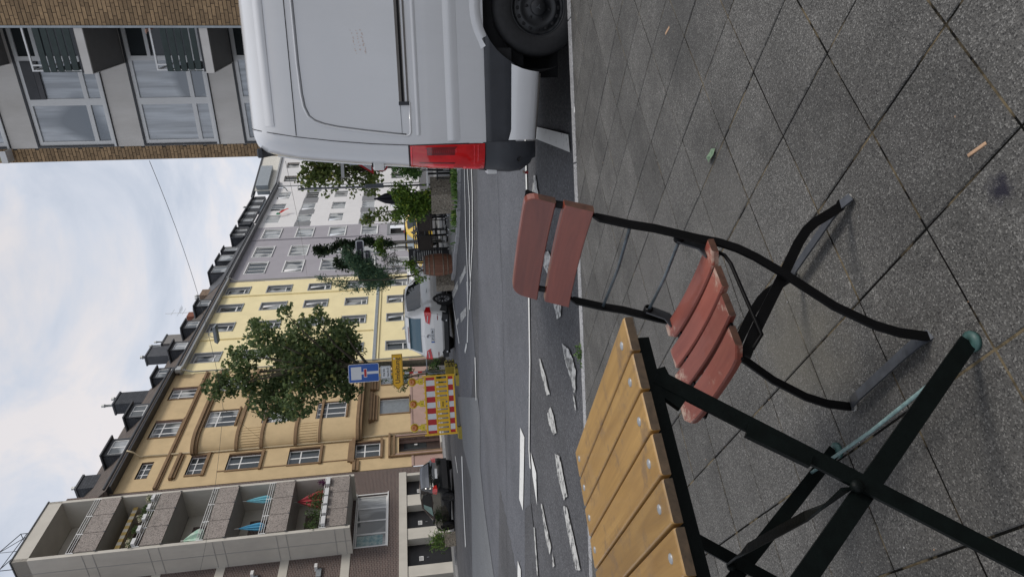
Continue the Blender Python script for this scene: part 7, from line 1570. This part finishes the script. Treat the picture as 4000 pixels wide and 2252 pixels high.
# traffic pole with signal backs, lamp head, street name signs, warning signs
t = thing('signal_pole', 'grey pole with traffic light backs behind the closed parasol', 'pole', at(3.9, 24, .09), 0); b = MB(); b.tube([(0, 0, 0), (0, 0, 5.0)], .036, mat('pole_grey', (.16, .17, .18), .5), 10); b.build('pole', t)
b = MB(); b.bev(-.07, .07, -.16, -.05, 2.05, 2.7, .03, mat('signal_grey', (.16, .18, .20), .5)); b.build('signal_back', t)
t = thing('street_lantern', 'flat grey street lantern head on a slim arm above the warning signs', 'lamp', at(4.62, 22, .09), 0)
b = MB(); b.tube([(0, 0, 0), (0, 0, 3.2), (-.1, 0, 3.3)], .04, M_zinc, 8); b.build('pole', t); b = MB(); b.prism([(-.74, -.12, 3.24), (-.74, .10, 3.24), (.12, .16, 3.20), (.12, -.2, 3.20)], (0, 0, .07), mat('lantern_grey', (.10, .115, .13), .5)); b.box(-.76, .12, -.21, -.20, 3.2, 3.30, M_white); b.build('head', t)
t = thing('street_name_sign', 'dark street name plate with white rim and white lettering ending in Straße', 'street sign', (1.20, 21.7, 2.97), R(-6)); M_nav = mat('sign_navy', (.012, .011, .03), .4)
b = plate(rrect(-.62, .62, -.13, .13, .06), M_wf, 0, .03); plate(rrect(-.585, .585, -.095, .095, .04), M_nav, -.003, .002, b); b.build('panel', t); text('ner Straße', .125, M_wf, 'lettering', t, (.07, -.0045, -.005), sx=1.0, bold=.001)
t = thing('house_number_sign', 'smaller dark plate with white rim hanging under the street name sign', 'street sign', (1.14, 21.7, 2.735), R(-6)); b = plate(rrect(-.36, .36, -.095, .095, .045), M_wf, 0, .03); plate(rrect(-.335, .335, -.07, .07, .03), M_nav, -.003, .002, b); b.build('panel', t); text('11-17', .09, M_wf, 'lettering', t, (.18, -.0045, 0), bold=.001)
t = thing('sign_bracket', 'white angled sign bracket among the feathery leaves', 'bracket', (1.2, 21.75, gz(21.7)), 0); b = MB(); b.tube([(-.35, .05, 0), (-.35, .05, 3.15)], .03, M_wf, 8); b.tube([(-.35, 0, 2.45), (.22, 0, 2.45), (.22, 0, 2.62)], .018, M_wf, 6); b.tube([(.2, 0, 2.3), (.2, 0, 2.5)], .018, M_wf, 6); b.build('bracket', t)
t = thing('warning_sign', 'red and white triangular children warning sign partly hidden by the van', 'road sign', (4.98, 25, 2.77), R(-8)); tri = lambda s_: [(-.45*s_, -.18-.08*(s_-1)), (.45*s_, -.18-.08*(s_-1)), (0, .58*s_-.06)]
b = plate(tri(1), M_redf, 0, .02); plate([(x*.72, -.18+.075+(z+.18)*.70) for x, z in tri(1)], M_wf, -.003, .002, b); b.build('panel', t)
b = MB(); b.tube([(-.06, -.008, .12), (-.02, -.008, .0), (-.08, -.008, -.09)], .016, M_ink, 5); b.tube([(-.02, -.008, .0), (.05, -.008, -.09)], .016, M_ink, 5); b.tube([(-.12, -.008, .02), (-.05, -.008, .07), (.02, -.008, .03)], .012, M_ink, 5); b.lathe([(0, -.004), (.022, -.004), (.022, .004), (0, .004)], M_ink, 10, Matrix.Translation((-.05, -.008, .16))@Matrix.Rotation(R(90), 4, 'X')); b.build('figure', t)
t = thing('speed_limit_sign', 'round 30 speed limit sign below the triangular warning sign', 'road sign', (4.86, 25, 2.29), R(-8)); circ = lambda r_: [(r_*math.cos(2*math.pi*k/32), r_*math.sin(2*math.pi*k/32)) for k in range(32)]
b = plate(circ(.255), M_wf, 0, .02); plate(circ(.245), M_redf, -.003, .002, b); plate(circ(.185), M_wf, -.006, .002, b); b.build('panel', t); text('30', .24, M_ink, 'lettering', t, (0, -.0085, -.005), sx=.85, bold=.003)
t = thing('warning_sign_post', 'slim grey post carrying the triangular and round signs', 'post', at(4.92, 25.06, .09), 0); b = MB(); b.tube([(0, 0, 0), (0, 0, 3.3)], .03, M_zinc, 8); b.build('post', t)
# hanging lamp on its span wires
def wire(label, pts, r_=.0075): b = MB(); b.tube(pts, r_, mat('wire_dark', (.08, .085, .09), .6), 5); return b.build('span_wire', label=label, cat='wire')
def sag(a, c, s_, n=10): a, c = Vector(a), Vector(c); return [a+(c-a)*(i/n)-Vector((0, 0, s_*4*(i/n)*(1-i/n))) for i in range(n+1)]
LC = (-1.12, 27, 9.32)
wire('thin wire from the tan brick house down to the hanging street lamp', sag((3.76, 17.95, 7.79), LC, .12))
wire('thin wire from the hanging street lamp to the wire joint before the ochre house', sag(LC, (-4.46, 30, 9.79), .05))
wire('thin wire from the wire joint across to the balcony block', sag((-4.46, 30, 9.79), (-13.9, 36, 13.15), .15))
wire('short guy wire from the wire joint to a hook on the ochre house', [(-4.46, 30, 9.79), tuple(FW(4.2, .12, 12.0))])
wire('thin wire from the grey house gutter pipe across the cafe corner', sag(tuple(FW(29.0, .1, 12.0)), (5.3, 26, 5.9), .1))
b = MB(); b.lathe([(0, -.12), (.07, -.12), (.07, .12), (0, .12)], M_gut, 8); b.box(-.07, .07, 0, .2, -.03, .03, M_gut); h_ = b.build('wall_hook', label='dark wall hook on the ochre house holding the guy wire', cat='hook'); h_.location = FW(4.2, .1, 12.0)
hl = thing('hanging_street_lamp', 'flat grey street lamp hanging from the span wire before the yellow house', 'lamp', (-1.12, 27, 9.05), R(-20))
b = MB(); b.prism([(-.36, -.16, -.06), (.36, -.16, -.06), (.30, -.12, .06), (-.30, -.12, .06)], (0, .32, 0), mat('lamp_body_grey', (.14, .16, .17), .45)); b.build('body', hl); b = MB(); b.box(-.32, .32, -.14, .14, -.075, -.06, mat('lamp_diffuser', (.30, .33, .34), .3)); b.build('diffuser', hl); b = MB(); b.tube([(-.15, 0, .06), (-.1, 0, .2), (0, 0, .27)], .014, M_zinc, 5); b.tube([(.15, 0, .06), (.1, 0, .2), (0, 0, .27)], .014, M_zinc, 5); b.build('hanger', hl)
# planter with long grass in front of the garages, flag at a white-house window
gp_ = planter('small washed concrete planter with spiky grass in front of the garage doors', -11.2, 30.2, .62, .62, .50, R(20))
foliage('spiky_grass', [(0, 0, .72, .38), (-.05, 0, .95, .22), (.15, 0, .6, .3)], 420, .30, leafmat('spiky_leaf', (.05, .10, .02), (.16, .26, .06)), 71, gp_, .12, droop=-.6)
b = MB(); vs = []; 
for i in range(7): x = i*.16; vs += [(x, -.15-.25*math.sin(i*.5), -.12*i), (x+.18, -.2-.25*math.sin(i*.5), -.12*i-.28)]
b.add([(0, 0, .25), (.12, -.15, .1), (.3, -.1, -.25), (-.05, 0, -.3), (-.15, 0, 0)], [(0, 1, 2, 3, 4)], mat('flag_green', (.02, .20, .10), .8)); b.add([(.2, -.15, -.1), (.5, -.25, -.35), (.9, -.2, -.45), (1.25, -.3, -1.05), (1.05, -.3, -1.2), (.75, -.2, -.75), (.4, -.2, -.65), (.1, -.1, -.35)], [(0, 1, 6, 7), (1, 2, 5, 6), (2, 3, 4, 5)], mat('flag_red', (.55, .04, .03), .8))
f_ = b.build('hanging_flag', label='small red and green flag hanging from a top floor window of the white house', cat='flag', loc=tuple(FW(47.2, .3, 17.6)), rotz=FA)

# cracks, gutter seam, gully grate and small litter by the kerb
M_crack = mat('crack_dark', (.014, .014, .014), .95, .3, 9)
def crack(pts, w_, name='asphalt_crack'):
    b = MB(); r = random.Random(len(pts)); P = []
    for i in range(len(pts)-1):
        a, c = Vector(pts[i]), Vector(pts[i+1]); n = max(2, int((c-a).length/.09))
        for k in range(n): q = a+(c-a)*k/n; P.append(q+Vector((r.uniform(-.012, .012), r.uniform(-.012, .012))))
    P.append(Vector(pts[-1])); vs = []
    for i, p in enumerate(P):
        d = (P[min(i+1, len(P)-1)]-P[max(i-1, 0)]).normalized(); n_ = Vector((-d.y, d.x))*w_*r.uniform(.3, 1)
        for q in (p+n_, p-n_): vs.append((q.x, q.y, gz(q.y)+.012))
    b.add(vs, [(2*i, 2*i+1, 2*i+3, 2*i+2) for i in range(len(P)-1)], M_crack); b.build(name, kind='structure')
crack([(-1.6, 5.32), (-1.0, 5.27), (-.3, 5.2), (.6, 5.12), (1.6, 5.0)], .006, 'gutter_joint')
crack([(-3.2, 6.2), (-2.2, 5.75), (-1.3, 5.6), (-.5, 5.5)], .005)
crack([(-6, 11.9), (-3, 10.9), (0, 10.2), (3, 9.9), (6, 9.6)], .010, 'asphalt_seam')
gg_ = MB(); r = random.Random(12)
for k in range(260):
    x = r.uniform(-2.5, 2.5); yk = 4.9-.1035*(x-.9)+.10+abs(r.gauss(0, .05)); q = r.uniform(.003, .010); z = gz(yk)+.004
    gg_.add([(x-q, yk, z), (x, yk-q*.7, z), (x+q, yk, z), (x, yk+q*.7, z), (x, yk, z+q*.5)], [(0, 1, 4), (1, 2, 4), (2, 3, 4), (3, 0, 4)], r.choice([M_chip, M_soil, M_leafd, M_kerb]))
gg_.build('gutter_litter', kind='stuff', label='leaf crumbs and grit lying in the gutter below the kerb')
